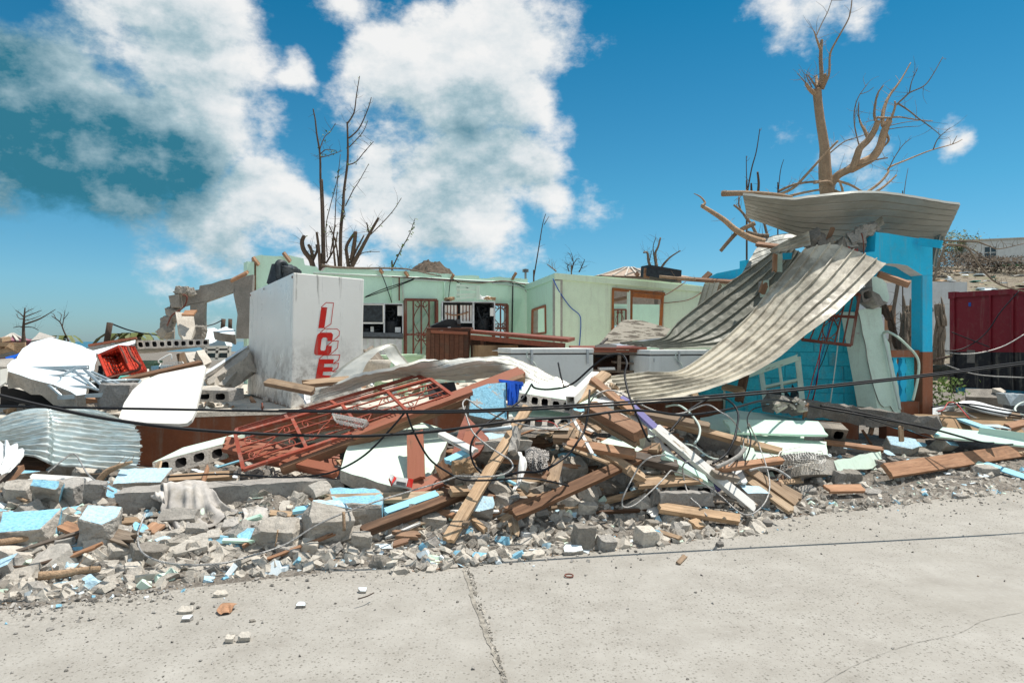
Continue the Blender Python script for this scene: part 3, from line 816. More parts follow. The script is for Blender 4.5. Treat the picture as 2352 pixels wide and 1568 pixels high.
# plank door behind the first grille
d0 = empty('plank_door', wp(A, B, 968, 858, -.3), 'pale green braced plank door behind the scroll grille', 'door')
q4 = [wp(A, B, x, y, -.25) for x, y in ((930,858),(1004,858),(1004,690),(930,690))]
for i in range(4):
    t0, t1 = i/4+.006, (i+1)/4-.006; b = MB(); k = bk*.04
    P_ = [q4[0].lerp(q4[1], t0), q4[0].lerp(q4[1], t1), q4[3].lerp(q4[2], t1), q4[3].lerp(q4[2], t0)]
    b.hexa([P_[0], P_[1], P_[1]+k, P_[0]+k, P_[3], P_[2], P_[2]+k, P_[3]+k]); b.build('board', M['mintwall'], d0)
for y0, y1 in ((.45, .95), (.05, .5)):
    MB().bar(q4[0].lerp(q4[3], y0)-bk*.03, q4[1].lerp(q4[2], y1)-bk*.03, .12, .03, bk).build('brace', M['mintwall'], d0)
# pale view through the narrow opening
# --- projecting green room on the right
Cn = plan(1277, 15.6); Dn = plan(1645, 17.6); Jn = plan(1210, 18.0)
wr = empty('green_room', (Cn[0], Cn[1], .73), 'roofless pale green room with orange framed doorway right of the counter', 'building')
tp = prof(Cn, Dn, [(1277,628),(1400,636),(1480,642),(1560,650),(1620,658),(1645,662)])
wall_mesh('front_wall', Cn, Dn, tp, .4, .16, [opn(Cn, Dn, 1407, 665, 1524, 830)], [M['mintwall2'], M['conc'], M['mintwall']], wr)
tp2 = prof(Cn, Jn, [(1277,628),(1245,640),(1206,656)])
wall_mesh('side_wall', Cn, Jn, tp2, .4, .16, [opn(Cn, Jn, 1254, 705, 1222, 764)] if False else [(along(Cn, Jn, 1254), along(Cn, Jn, 1222), wz(Cn, Jn, 1238, 766), wz(Cn, Jn, 1238, 707))], [M['mintwall'], M['conc'], M['mintwall2']], wr)
# trim beam along the wall heads
def wq(a, b, x, y, off): return wp(a, b, x, y, off)
MB().bar(wq(Cn, Dn, 1274, 634, .02), wq(Cn, Dn, 1643, 667, .02), .05, .14, Vector((0, 0, 1))).build('wall_head', M['mintwall2'], wr)
MB().bar(wq(Cn, Jn, 1277, 634, .02), wq(Cn, Jn, 1209, 660, .02), .05, .14, Vector((0, 0, 1))).build('wall_head', M['mintwall'], wr)
MB().bar(wq(Cn, Dn, 1281, 645, .02), wq(Cn, Dn, 1281, 800, .02), .12, .03, Vector((0, -1, 0))).build('corner_trim', M['mintwall2'], wr)
# window frame in side wall
f4 = [wq(Cn, Jn, x, y, .03) for x, y in ((1222,768),(1254,764),(1253,702),(1223,712))]
b = MB()
for i in range(4): b.bar(f4[i], f4[(i+1) % 4], .05, .05, Vector((-1, -.3, 0)))
b.build('window_frame', M['woodbrown'], wr)
# doorway frame
def dbar(x0, y0, x1, y1, wd, m_, nm): MB().bar(wq(Cn, Dn, x0, y0, .03), wq(Cn, Dn, x1, y1, .03), wd, .06, Vector((0, -1, .001))).build(nm, M[m_], wr)
M['orange'] = mat('orange_brown_varnish', f_wood(((.36, .125, .035), (.45, .17, .05))), .5)
dbar(1407, 664, 1526, 675, .07, 'orange', 'lintel'); dbar(1408, 666, 1406, 800, .05, 'orange', 'jamb')
dbar(1450, 668, 1449, 790, .06, 'orange', 'jamb'); dbar(1522, 675, 1514, 790, .07, 'orange', 'jamb')
dbar(1444, 668, 1443, 790, .07, 'mint', 'post')
dbar(1452, 677, 1520, 683, .10, 'orange', 'transom')
# back and far wall inside the room
E1 = plan(1230, 20.5); E2 = plan(1600, 21.5)
wall_mesh('rear_wall', E1, E2, [(0, 2.75), (math.dist(E1, E2), 2.75)], .4, .16, [(along(E1, E2, 1408), along(E1, E2, 1438), 1.0, 2.1)], [M['mintwall'], M['conc'], M['mintwall']], wr)
grille('window_grille', [wp(E1, E2, 1409, 800, .1), wp(E1, E2, 1438, 800, .1), wp(E1, E2, 1438, 711, .1), wp(E1, E2, 1409, 711, .1)], 3, (.5,), ('small dark window grille seen through the orange doorway', 'grille'), bar=.03, frame=.05)
MB().bar(W(1410, 690, 20), W(1445, 682, 18.5), .1, .08).build('roof_joist', M['wooddark'], wr)
# loose wires on the room front and stains
tube('hanging_wire', [wq(Cn, Dn, x, y, .05) for x, y in ((1270,640),(1285,670),(1310,705),(1330,722),(1334,740),(1332,780),(1330,795))], .012, M['bluewire'], wr, 5)
tag(tube('hanging_wire', [wq(Cn, Dn, x, y, .06) for x, y in ((1575,647),(1545,668),(1522,682),(1521,694),(1545,694),(1590,685),(1640,650))], .010, M['rust'], None, 5), 'thin red wire looped against the green room front', 'wire')
# little ledge wall left of the stools
MB().box(W(985, 822, 14.2)+Vector((0, .1, -.25)), U18*.75, N18*.1, Vector((0, 0, .3))).build('low_wall', M['mint']).location
tag(bpy.data.objects['low_wall'], 'low pale green ledge wall below the scroll grille', 'wall')

# ================================================================== ruined concrete frame at the left
ru = empty('concrete_ruin', C(1, 1600, 890, 12.5), 'broken grey concrete window frame and lintel left of the ice box', 'ruin')
pl = [(1330,600,12.6),(1960,420,12.9),(1900,880,12.9)]
def rp(nm, pts, th, m_='ruin', rough=.012, seed=1, plane=pl): return plate(nm, pts, plane, th, [M[m_], M['ruin']], ru, rough, .2, seed, 1)
rp('lintel', [(1345,560),(1480,515),(1560,505),(1565,475),(1830,415),(1840,520),(1600,605),(1480,625),(1400,648),(1330,640)], .28, seed=2)
rp('side_pier', [(1836,416),(1985,388),(1960,890),(1850,890),(1862,700),(1830,545)], .28, seed=3)
rp('centre_pier', [(1490,615),(1606,600),(1598,810),(1500,830)], .24, seed=4)
rp('broken_pier', [(1300,740),(1370,640),(1400,660),(1340,800),(1345,895),(1250,895),(1270,800)], .3, 'ruin', .05, 5)
rp('lintel_end', [(1320,555),(1400,540),(1410,640),(1340,645)], .34, 'ruin', .05, 6, [(1330,600,12.4),(1960,420,12.7),(1900,880,12.7)])
for i, (x, y, s_) in enumerate([(1430,510,.22),(1500,525,.15),(1400,530,.15),(1340,680,.2),(1310,760,.22),(1290,830,.26),(1360,720,.18),(1550,850,.3),(1500,870,.26)]):
    me = cut_mesh('lump', (1, .9, .6), 5, 50+i, [M['ruin'], M['ruin']], False, .1, lumpy=.05)
    o = put('broken_lump', me, C(1, x, y, 12.55), (i, i*2, i*3), s_)
    o.parent = ru; o.matrix_parent_inverse = Matrix.Translation(-ru.location)
tag(plate('leaning_slab', [(1375,680),(1515,690),(1530,790),(1500,895),(1440,900),(1395,800)], [(1375,680,12.1),(1515,690,12.2),(1440,900,11.7)], .16, [M['conc_light'], M['conc']], None, .03, .2, 7, 1), 'grey concrete slab leaning upright in front of the broken pier', 'slab')
plank(C(1, 1815, 435, 12.6), C(1, 1940, 372, 12.5), .11, .05, 'woodred', 'short reddish timber lying on the broken concrete lintel')
plank(C(1, 1435, 690, 11.9), C(1, 1540, 690, 11.9), .16, .03, 'woodred', 'small reddish board on the leaning concrete slab')
tag(tube('bent_rebar', [C(1, x, y, 12.3) for x, y in ((1430,545),(1465,560),(1455,620),(1420,660),(1370,690),(1340,720),(1310,790))], .015, M['rust'], None, 5), 'rusty bent reinforcing bar hanging from the broken lintel', 'rebar')
# white walls and window seen through and below it
tag(plate('collapsed_wall', [(1590,815),(1680,805),(1820,870),(1820,950),(1650,950),(1570,900)], [(1590,815,15),(1820,870,15.5),(1650,950,14)], .15, [M['whiteslab'], M['conc']], None, .03, .2, 8, 1), 'white wall slab lying tilted beyond the ruined window opening', 'slab')
tag(plate('collapsed_wall', [(1670,830),(1770,795),(1845,825),(1840,860),(1760,850)], [(1670,830,14),(1845,825,14),(1770,795,15)], .18, [M['whiteslab'], M['conc_dark']], None, .03, .2, 9, 1), 'thick white topped slab balanced inside the ruined window opening', 'slab')
wf = empty('window_unit', C(1, 1710, 1050, 13), 'white framed window unit standing under the ruined opening', 'window')
b = MB()
for a_, b_ in (((1615,960),(1800,955)),((1800,955),(1795,1050)),((1795,1050),(1615,1050)),((1615,1050),(1615,960)),((1708,960),(1700,1050)),((1615,995),(1800,990))): b.bar(C(1, *a_, 13), C(1, *b_, 13), .05, .05, Vector((0, -1, 0)))
b.build('frame', M['whiteplastic'], wf)
for x0, x1 in ((1618,1700),(1708,1796)): plate('pane', [(x0,962),(x1,962),(x1,1048),(x0,1048)], [(x0,962,13.03),(x1,962,13.03),(x0,1048,13.03)], .01, [M['glass']], wf, c=1)
# sloping block wall fallen against the ice box
tag(plate('fallen_block_wall', [(1600,1215),(1650,1130),(1945,940),(1945,1020),(1700,1190),(1680,1250)], [(1600,1215,10.3),(1945,940,11.3),(1700,1190,10.1)], .25, [M['block'], M['conc'], M['conc']], None, .05, .12, 10, 1), 'grey block wall piece sloping down beside the ice box', 'wall piece')
tag(plate('fallen_block_wall', [(1600,1175),(1640,1130),(1930,945),(1940,955),(1660,1140)], [(1600,1175,10.2),(1930,945,11.2),(1640,1130,10.4)], .05, [M['whiteslab'], M['conc']], None, .01, .12, 11, 1), 'thin white skim of plaster along the sloping block wall', 'plaster')
tag(plate('fallen_slab', [(1710,1250),(1940,1020),(1948,1060),(1760,1255)], [(1710,1250,9.9),(1940,1020,10.9),(1760,1255,9.9)], .08, [M['conc'], M['conc']], None, .02, .15, 12, 1), 'thin grey slab propped under the sloping block wall', 'slab')
tag(plate('concrete_slab', [(1450,1000),(1540,990),(1600,1080),(1500,1090)], [(1450,1000,11.2),(1540,990,11.4),(1500,1090,10.7)], .1, [M['conc_light'], M['conc']], None, .02, .15, 13, 1), 'pale slab fragment standing behind the white table top', 'slab')
tag(plate('concrete_slab', [(1540,985),(1600,975),(1660,1070),(1600,1100)], [(1540,985,11),(1600,975,11.2),(1600,1100,10.6)], .1, [M['conc_light'], M['conc']], None, .02, .15, 14, 1), 'pale slab fragment leaning left of the window unit', 'slab')
# ================================================================== the ice box
def ice_box():
    Fb = W(668, 938, 8.86); Ft = W(674, 626, 8.92); Rt = W(836.5, 641, 9.47); Lt = W(574, 672, 11.25); Lb = W(568, 904, 11.1)
    Rb = Fb+(Rt-Ft)*.99; Rb.z = .74
    Bt = Lt+(Rt-Ft); Bb = Lb+(Rb-Fb)
    o = empty('ice_box', Fb, 'tall white stained ice box with red ICE lettering', 'ice box')
    bb = MB().hexa([Fb, Rb, Bb, Lb, Ft, Rt, Bt, Lt]); body = bb.build('cabinet', M['icebox'], o)
    # shift object space so that stains are measured from the base
    for v in body.data.vertices: v.co -= Fb
    body.location = Fb
    bv = body.modifiers.new('edge', 'BEVEL'); bv.width = .012; bv.segments = 2
    nn = (Rb-Fb).cross(Ft-Fb).normalized()
    if nn.dot(EYE-Fb) < 0: nn = -nn
    def face(x, y, off=.003): return on_plane(*q('I', x, y), Fb+nn*off, nn)
    def poly(nm, pts, m_, off=.003):
        p = [face(x, y, off) for x, y in pts]; tr = fill(p, nn)
        a, b_, d = (p[i] for i in tr[0])
        if (b_-a).cross(d-a).dot(nn) < 0: tr = [t[::-1] for t in tr]
        return mesh(nm, p, tr, M[m_], o)
    poly('letter', [(808,430),(867,432),(838,632),(780,632)], 'red')
    poly('letter', [(775,690),(800,675),(905,675),(922,695),(914,757),(866,757),(868,735),(858,722),(826,722),(812,740),(800,832),(806,848),(836,850),(850,838),(856,800),(910,803),(904,862),(880,893),(758,893),(740,880),(740,850),(765,710)], 'red')
    poly('letter', [(785,932),(930,932),(922,974),(838,976),(833,1008),(920,1008),(914,1050),(826,1052),(821,1086),(908,1090),(906,1135),(750,1130)], 'red')
    def line(pts, wd=7):
        b = MB()
        for (x0, y0), (x1, y1) in zip(pts, pts[1:]):
            a, c_ = face(x0, y0, .004), face(x1, y1, .004); t = (c_-a).normalized(); s_ = nn.cross(t)*wd*.2381*9/F/2
            a -= t*.004; c_ += t*.004
            b.add([a-s_, c_-s_, c_+s_, a+s_], [(0, 1, 2, 3)])
        b.build('letter_outline', M['red'], o)
    line([(808,430),(856,386),(927,390),(902,592),(838,632)])
    line([(800,673),(842,638),(960,640),(985,662),(980,705),(918,757)])
    line([(868,800),(916,757),(972,755),(964,825),(890,890)])
    line([(785,930),(825,894),(988,890),(976,940),(925,974),(975,970),(968,1015),(916,1050),(962,1050)])
    # corner bolts
    for c_, x, y in (('I', 527, 140), ('I', 125, 315), ('I', 255, 255)):
        l = (Lb-Fb).cross(Ft-Fb).normalized()
        if l.dot(EYE-Fb) < 0: l = -l
        p = on_plane(*q(c_, x, y), Fb+l*.004, l); MB().tube([p-l*.003, p+l*.004], .018, 8, smooth=False).build('bolt', M['rust'], o)
    return o
ice_box()
# compressor unit thrown on top of it
cu = empty('compressor_unit', W(645, 648, 10.3), 'black compressor unit lying on top of the ice box', 'compressor')
plate('radiator', [(612,650),(624,606),(640,605),(631,651)], [(612,650,10.2),(640,605,10.3),(631,651,10.1)], .12, [M['machine']], cu)
b = MB(); b.tube([W(640, 640, 10.2), W(637, 612, 10.2), W(645, 603, 10.25), (W(655, 612, 10.3)), W(650, 640, 10.25)], .05, 8); b.build('pipe', M['machine'], cu)
me = cut_mesh('pump', (1.2, .8, .6), 6, 4, [M['machine']], False, .06, lumpy=.04); o_ = put('pump', me, W(660, 624, 10.35), (.3, .2, .4), .32); o_.parent = cu; o_.matrix_parent_inverse = Matrix.Translation(-cu.location)
me = cut_mesh('housing', (1, .7, .6), 4, 9, [M['machine']], False, .04); o_ = put('housing', me, W(672, 630, 10.4), (.1, .4, 1), .3); o_.parent = cu; o_.matrix_parent_inverse = Matrix.Translation(-cu.location)
# ================================================================== ice machines
def machine(name, x0, x1, y0, y1, D, label, cells, extra):
    o = empty(name, W(x0, y1, D), label, 'ice machine')
    a = W(x0, y1, D); b_ = W(x1, y1, D+.15); dx = (b_-a); dx.z = 0; w_ = dx.length; ux = dx/w_; by = Vector((-ux.y, ux.x, 0)); h = W(x0, y0, D).z-a.z
    if by.y < 0: by = -by
    up = Vector((0, 0, 1)); dp = .75; t = .03
    def bx(nm, u0, u1, z0, z1, d0, d1, m_):
        c_ = a+ux*(u0+u1)/2*w_+up*(z0+z1)/2*h+by*(d0+d1)/2
        return MB().box(c_, ux*(u1-u0)/2*w_, by*(d1-d0)/2, up*(z1-z0)/2*h).build(nm, M[m_], o)
    bx('back_panel', 0, 1, 0, 1, dp, dp+.03, 'machine'); bx('top_panel', -.01, 1.01, 1, 1.03, -.02, dp, 'steel'); bx('base_panel', 0, 1, -.02, 0, 0, dp, 'steel')
    bx('side_panel', -.012, 0.012, 0, 1, 0, dp, 'steel'); bx('side_panel', .988, 1.012, 0, 1, 0, dp, 'steel')
    for c_ in cells: bx(*c_)
    extra(o, lambda u, z, d: a+ux*u*w_+up*z*h+by*d, ux, up, by, w_, h)
    return o
def junk(o, at, u0, u1, z0, z1, n_, seed):
    r = random.Random(seed); b = MB()
    for i in range(n_):
        p = [at(r.uniform(u0, u1), r.uniform(z0, z1), r.uniform(.15, .5)) for _ in range(4)]; b.tube(p, r.uniform(.008, .022), 5)
    return b.build('hoses', M['machine'], o)
def ex1(o, at, ux, up, by, w_, h):
    cp = MB().tube([at(.72, .02, .3), at(.72, .3, .3), at(.72, .42, .3), at(.72, .46, .3)], [.16, .17, .16, .08], 14).build('compressor', M['blackplastic'], o)
    sub(junk(o, at, .55, .95, .2, .9, 9, 1), cp); junk(o, at, .05, .45, .05, .25, 5, 2)
    MB().box(at(.93, .78, .06), ux*.06*w_, by*.01, up*.17*h).build('notice', M['paper'], o)
    MB().box(at(.88, .12, .1), ux*.07*w_, by*.05, up*.09*h).build('switch_box', M['steel'], o)
    MB().box(at(.24, .14, .15), ux*.04*w_, by*.03, up*.09*h).build('valve', M['whiteplastic'], o)
    MB().box(at(.1, .1, .2), ux*.05*w_, by*.06, up*.07*h).build('motor', M['machine'], o)
machine('ice_machine', 832, 925, 698, 765, 14.0, 'open stainless ice machine with dark panel right behind the ice box',
    [('divider', .52, .56, 0, 1, 0, .06, 'steel'), ('cross_rail', 0, .54, .32, .36, 0, .06, 'steel'), ('dark_panel', .0, .52, .38, .97, .0, .03, 'machine'), ('panel_frame', 0, .52, .965, .99, -.01, .03, 'whiteplastic'), ('panel_frame', .0, .52, .345, .375, -.01, .03, 'whiteplastic'), ('panel_frame', .505, .53, .36, .98, -.01, .03, 'whiteplastic')], ex1)
sb = empty('ice_bin', W(885, 830, 14), 'grey panelled bin under the dark panelled ice machine', 'ice bin')
for i in range(6):
    x0, x1 = 830+i*15.6, 830+(i+1)*15.6-.7
    plate('panel', [(x0,773),(x1,773),(x1,828+i*.4),(x0,828+i*.4)], [(x0,773,13.9),(x1,773,13.93),(x0,828,13.9)], .04, [M['steel']], sb)
plate('lip', [(828,762),(926,765),(925,774),(828,772)], [(828,762,13.85),(926,765,13.9),(828,772,13.8)], .08, [M['machine']], sb)
def ex2(o, at, ux, up, by, w_, h):
    for i in range(8):
        u = .07+i*.062+(.05 if i > 3 else 0); MB().box(at(u, .66, .12), ux*.022*w_, by*.02, up*.26*h).build('evaporator_plate', M['whiteplastic'], o)
        MB().tube([at(u+.03, .42, .1), at(u+.03, .9, .1)], .012, 5, smooth=False).build('coil', M['rust'], o)
    MB().tube([at(.06, .66, .07), at(.2, .6, .06), at(.35, .62, .06), at(.5, .7, .07)], .016, 6).build('copper_pipe', M['woodred'], o)
    MB().tube([at(.8, .02, .35), at(.8, .3, .35), at(.8, .48, .35), at(.8, .52, .35)], [.15, .16, .15, .08], 14).build('compressor', M['blackplastic'], o)
    junk(o, at, .62, .97, .15, .9, 14, 5); MB().box(at(.95, .7, .02), ux*.035*w_, by*.01, up*.13*h).build('notice', M['paper'], o)
machine('ice_machine', 1016, 1136, 694, 766, 14.6, 'open stainless ice machine with coils behind the black cash register',
    [('divider', .575, .61, 0, 1, 0, .06, 'steel'), ('cross_rail', 0, .59, .34, .40, 0, .06, 'steel'), ('tray', 0, .55, .0, .05, .0, .5, 'whiteplastic'), ('drip_tray', .62, .97, .02, .05, -.05, .3, 'rust')], ex2)
sr = empty('shelf_rack', W(1075, 688, 14.6), 'small pale mint rack standing on the right ice machine', 'rack')
for x in (1053, 1098): MB().bar(W(x, 688, 14.6), W(x, 651+(x > 1060)*4, 14.6), .07, .05, Vector((0, -1, 0))).build('upright', M['mint'], sr)
for y0, y1 in ((655, 659), (663, 666), (677, 675), (686, 680)): MB().bar(W(1048, y0, 14.55), W(1101, y1, 14.65), .03, .05).build('rung', M['mint'], sr)
for i, (x, y) in enumerate(((1110, 684), (1122, 685), (1032, 687))):
    put('debris_pile', cut_mesh('pile', (1.5, .8, .35), 5, 60+i, [M['cardboard'] if i else M['paper']], False, .12), W(x, y, 14.7), (0, .1, i), .2, ('crumpled white scrap on the right ice machine', 'brown scrap pile on the right ice machine', 'flat brown scrap at the near corner of the right ice machine')[i], 'scrap')
# ================================================================== counter and shelves
ct = empty('counter', W(1045, 838, 11.2), 'dark brown slatted bar counter carrying the cash register', 'counter')
def k2(x, y, D): return C(2, x, y, D)
for i in range(8):
    x0 = 1510+i*38; plate('slat', [(x0,752),(x0+35,752),(x0+34,985),(x0-1,985)], [(x0,752,11.0+i*.02),(x0+35,752,11.02+i*.02),(x0,985,11.0+i*.02)], .025, [M['counter']], ct, c=2)
plate('panel', [(1482,735),(1830,728),(1818,985),(1478,985)], [(1482,735,11.06),(1830,728,11.24),(1478,985,11.06)], .04, [M['counter']], ct, c=2)
plate('top_rail', [(1515,725),(1805,738),(1805,760),(1515,748)], [(1515,725,10.97),(1805,738,11.1),(1515,748,10.97)], .06, [M['woodbrown']], ct, c=2)
plate('end_post', [(1478,728),(1512,722),(1508,985),(1476,985)], [(1478,728,10.98),(1512,722,10.98),(1478,985,10.98)], .06, [M['counter']], ct, c=2)
MB().hexa([k2(1482,728,11.0), k2(1830,726,11.25), k2(1850,722,11.9), k2(1490,722,11.7)]+[p+Vector((0, 0, .04)) for p in (k2(1482,728,11.0), k2(1830,726,11.25), k2(1850,722,11.9), k2(1490,722,11.7))]).build('top_board', M['counter'], ct)
cs = empty('long_counter', W(1250, 830, 10.4), 'long red brown counter top with dark open shelf beneath', 'counter')
def sl(nm, pts, plane, th, m_, par=cs, c=2): return plate(nm, pts, plane, th, [M[m_]], par, c=c)
MB().hexa([k2(1825,752,11.2), k2(2590,822,10.3), k2(2645,806,10.9), k2(1828,742,11.9)]+[p+Vector((0, 0, .05)) for p in (k2(1825,752,11.2), k2(2590,822,10.3), k2(2645,806,10.9), k2(1828,742,11.9))]).build('top_board', M['mahog'], cs)
sl('apron', [(1825,762),(2560,828),(2556,868),(1825,800)], [(1825,762,11.15),(2560,828,10.3),(1825,800,11.15)], .05, 'mahog')
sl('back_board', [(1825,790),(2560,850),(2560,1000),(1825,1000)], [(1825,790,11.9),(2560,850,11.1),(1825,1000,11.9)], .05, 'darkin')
sl('leg', [(1905,800),(1932,800),(1930,930),(1905,930)], [(1905,800,11.1),(1932,800,11.08),(1905,930,11.1)], .08, 'counter')
tag(MB().box(k2(2020, 905, 11.2), U18*.33, N18*.2, Vector((0, 0, .13))).build('cardboard_box', M['cardboard']), 'brown cardboard box on the shelf under the long counter', 'box')
tag(plate('paper_sheet', [(1990,885),(2020,868),(2072,874),(2070,886)], [(1990,885,11.0),(2072,874,11.0),(2020,868,11.3)], .01, [M['paper']], None, c=2), 'white papers on the cardboard box under the counter', 'paper')
cr = empty('cash_register', k2(1640, 725, 11.3), 'black cash register on the slatted counter', 'cash register')
def reg():
    pts = [(1525,690),(1640,640),(1700,640),(1752,690),(1755,725),(1522,722)]
    plate('body', pts, [(1525,690,11.3),(1752,690,11.4),(1522,722,11.3)], .35, [M['blackplastic']], cr, c=2)
    plate('keyboard', [(1520,690),(1660,683),(1662,725),(1520,722)], [(1520,690,11.25),(1660,683,11.27),(1520,722,11.25)], .05, [M['black']], cr, c=2)
    plate('display', [(1712,640),(1745,640),(1752,678),(1725,678)], [(1712,640,11.26),(1745,640,11.28),(1725,678,11.24)], .05, [M['blackplastic']], cr, c=2)
    plate('lock', [(1648,700),(1672,700),(1672,720),(1648,720)], [(1648,700,11.24),(1672,700,11.24),(1648,720,11.24)], .01, [M['steel']], cr, c=2)
reg()
sh = empty('shelf_unit', W(1440, 860, 10), 'low brown shelving unit between the two chest freezers', 'shelf')
def k3s(nm, pts, D, th, m_, dd=0): return plate(nm, pts, [(pts[0][0], pts[0][1], D), (pts[1][0], pts[1][1], D+dd), (pts[2][0], pts[2][1]+50, D)] if False else [(pts[0][0], pts[0][1], D), (pts[1][0], pts[1][1], D+dd), (pts[-1][0], pts[-1][1], D)], th, [M[m_]], sh, c=3)
MB().hexa([C(3,560,878,10.0), C(3,1152,880,9.9), C(3,1150,862,10.6), C(3,540,862,10.6)]+[p+Vector((0, 0, .03)) for p in (C(3,560,878,10.0), C(3,1152,880,9.9), C(3,1150,862,10.6), C(3,540,862,10.6))]).build('top_board', M['mahog'], sh)
k3s('edge_rail', [(560,880),(1150,882),(1148,900),(560,898)], 9.95, .04, 'woodbrown')
k3s('front_rail', [(720,898),(1145,905),(1140,922),(720,915)], 9.97, .03, 'woodgrey')
k3s('post', [(925,920),(950,920),(948,1058),(922,1058)], 9.95, .05, 'woodgrey'); k3s('post', [(1112,905),(1142,905),(1138,1045),(1110,1045)], 9.95, .05, 'woodgrey')
k3s('shelf_board', [(900,970),(1118,985),(1116,1000),(900,985)], 10.05, .35, 'woodgrey'); k3s('shelf_board', [(722,1036),(1115,1042),(1112,1062),(722,1054)], 10.05, .35, 'woodgrey')
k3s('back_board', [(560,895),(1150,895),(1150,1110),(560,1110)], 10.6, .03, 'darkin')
tag(plate('paper_stack', [(780,1020),(900,1016),(905,1036),(782,1038)], [(780,1020,10.0),(900,1016,10.0),(782,1038,10.0)], .25, [M['paper']], None, c=3), 'stack of papers on the low shelving unit', 'paper')
pr = empty('card_printer', C(3, 830, 868, 10.1), 'small black device lying on the low counter', 'device')
plate('body', [(745,845),(795,828),(915,840),(912,868),(750,866)], [(745,845,10.1),(915,840,10.1),(750,866,10.05)], .18, [M['black']], pr, c=3)
plate('arm', [(780,830),(840,785),(852,788),(800,832)], [(780,830,10.12),(852,788,10.2),(800,832,10.12)], .03, [M['black']], pr, c=3)
# ================================================================== chest freezers
def freezer(label, x0, x1, yt, yb, D, dd, hinges):
    o = empty('chest_freezer', C(3, (x0+x1)/2, yb, D), label, 'freezer')
    a, b_ = C(3, x0, yb, D), C(3, x1, yb, D+dd); ux = b_-a; ux.z = 0; w_ = ux.length; ux /= w_; by = Vector((-ux.y, ux.x, 0)); up = Vector((0, 0, 1))
    zt = C(3, x0, yt, D).z; h = zt-a.z; zb = a.z
    def bx(nm, u0, u1, z0, z1, d0, d1, m_, bev=.012):
        o_ = MB().box(a+ux*(u0+u1)/2*w_+up*(z0+z1)/2+by*(d0+d1)/2-up*0, ux*(u1-u0)/2*w_, by*(d1-d0)/2, up*(z1-z0)/2).build(nm, M[m_], o)
        if bev: v_ = o_.modifiers.new('edge', 'BEVEL'); v_.width = bev; v_.segments = 2
        return o_
    cab = bx('cabinet', 0, 1, -.25, h-.085, 0, .62, 'freezer'); bx('seal', .004, .996, h-.085, h-.07, .012, .61, 'black', 0); lid = bx('lid', -.004, 1.004, h-.07, h, -.012, .63, 'freezer')
    for u in hinges: sub(bx('hinge', u-.014, u+.014, h-.21, h-.01, -.035, -.012, 'steel', .004), lid)
    sub(bx('badge', .05, .075, h-.17, h-.12, -.006, 0, 'steel', 0), cab)
    b = MB(); u = hinges[0]; p = lambda x, z: a+ux*x*w_+up*z-by*.03
    b.tube([p(u-.05, h-.04), p(u-.06, h-.12), p(u+.03, h-.2), p(u+.05, h-.3), p(u+.03, h-.45)], .008, 5); b.build('cord', M['whitecable'], o)
    return o
freezer('long white chest freezer behind the crumpled roof sheet', 86, 732, 868, 1110, 9.0, .35, (.24, .92))
freezer('white chest freezer partly behind the big curved roof sheet', 1175, 1650, 880, 1060, 9.6, .3, (.46,))
# ================================================================== stools
def stool(loc, s_, m_, label):
    o = empty('stool', loc, label, 'stool', 'wooden stools in the ruin'); L = Vector(loc)
    MB().box(L+Vector((0, 0, .62*s_)), Vector((.2*s_, 0, 0)), Vector((0, .2*s_, 0)), Vector((0, 0, .02*s_))).build('seat', M[m_], o)
    for a in (1, -1):
        MB().box(L+Vector((0, a*.16*s_, .56*s_)), Vector((.16*s_, 0, 0)), Vector((0, .012, 0)), Vector((0, 0, .045*s_))).build('apron', M[m_], o)
        for b_ in (1, -1):
            MB().bar(L+Vector((a*.22*s_, b_*.22*s_, 0)), L+Vector((a*.14*s_, b_*.14*s_, .6*s_)), .055*s_, .055*s_, Vector((0, 1, 0))).build('leg', M[m_], o)
        MB().bar(L+Vector((-.19*s_, a*.19*s_, .2*s_)), L+Vector((.19*s_, a*.19*s_, .2*s_)), .04*s_, .02).build('stretcher', M[m_], o)
    return o
def stool_at(px, py, D, s_, m_, label, rz): o = stool(W(px, py, D)-Vector((0, 0, .62*s_)), s_, m_, label); o.rotation_euler.z = rz
stool_at(897, 818, 10.6, 1.0, 'mintstool', 'pale mint stool just right of the ice box', .3)
stool_at(945, 816, 11.3, 1.0, 'mintstool', 'pale mint stool left of the slatted counter', .2)
stool_at(333, 831, 10.4, .95, 'greenpaint', 'dark green stool under the hollow concrete slab', .15)
# grey bin and chair scraps by the ice box
tag(tube('grey_bin', [W(862, 862, 10.2), W(862, 835, 10.2), W(862, 826, 10.2)], [.2, .23, .24], M['conc_light'], None, 16, False), 'round grey bin standing right of the ice box', 'bin')
plank(W(845, 800, 10.4), W(880, 842, 10.2), .16, .05, 'woodgrey', 'grey broken crate side leaning right of the ice box', 'broken_crate', 'crate')
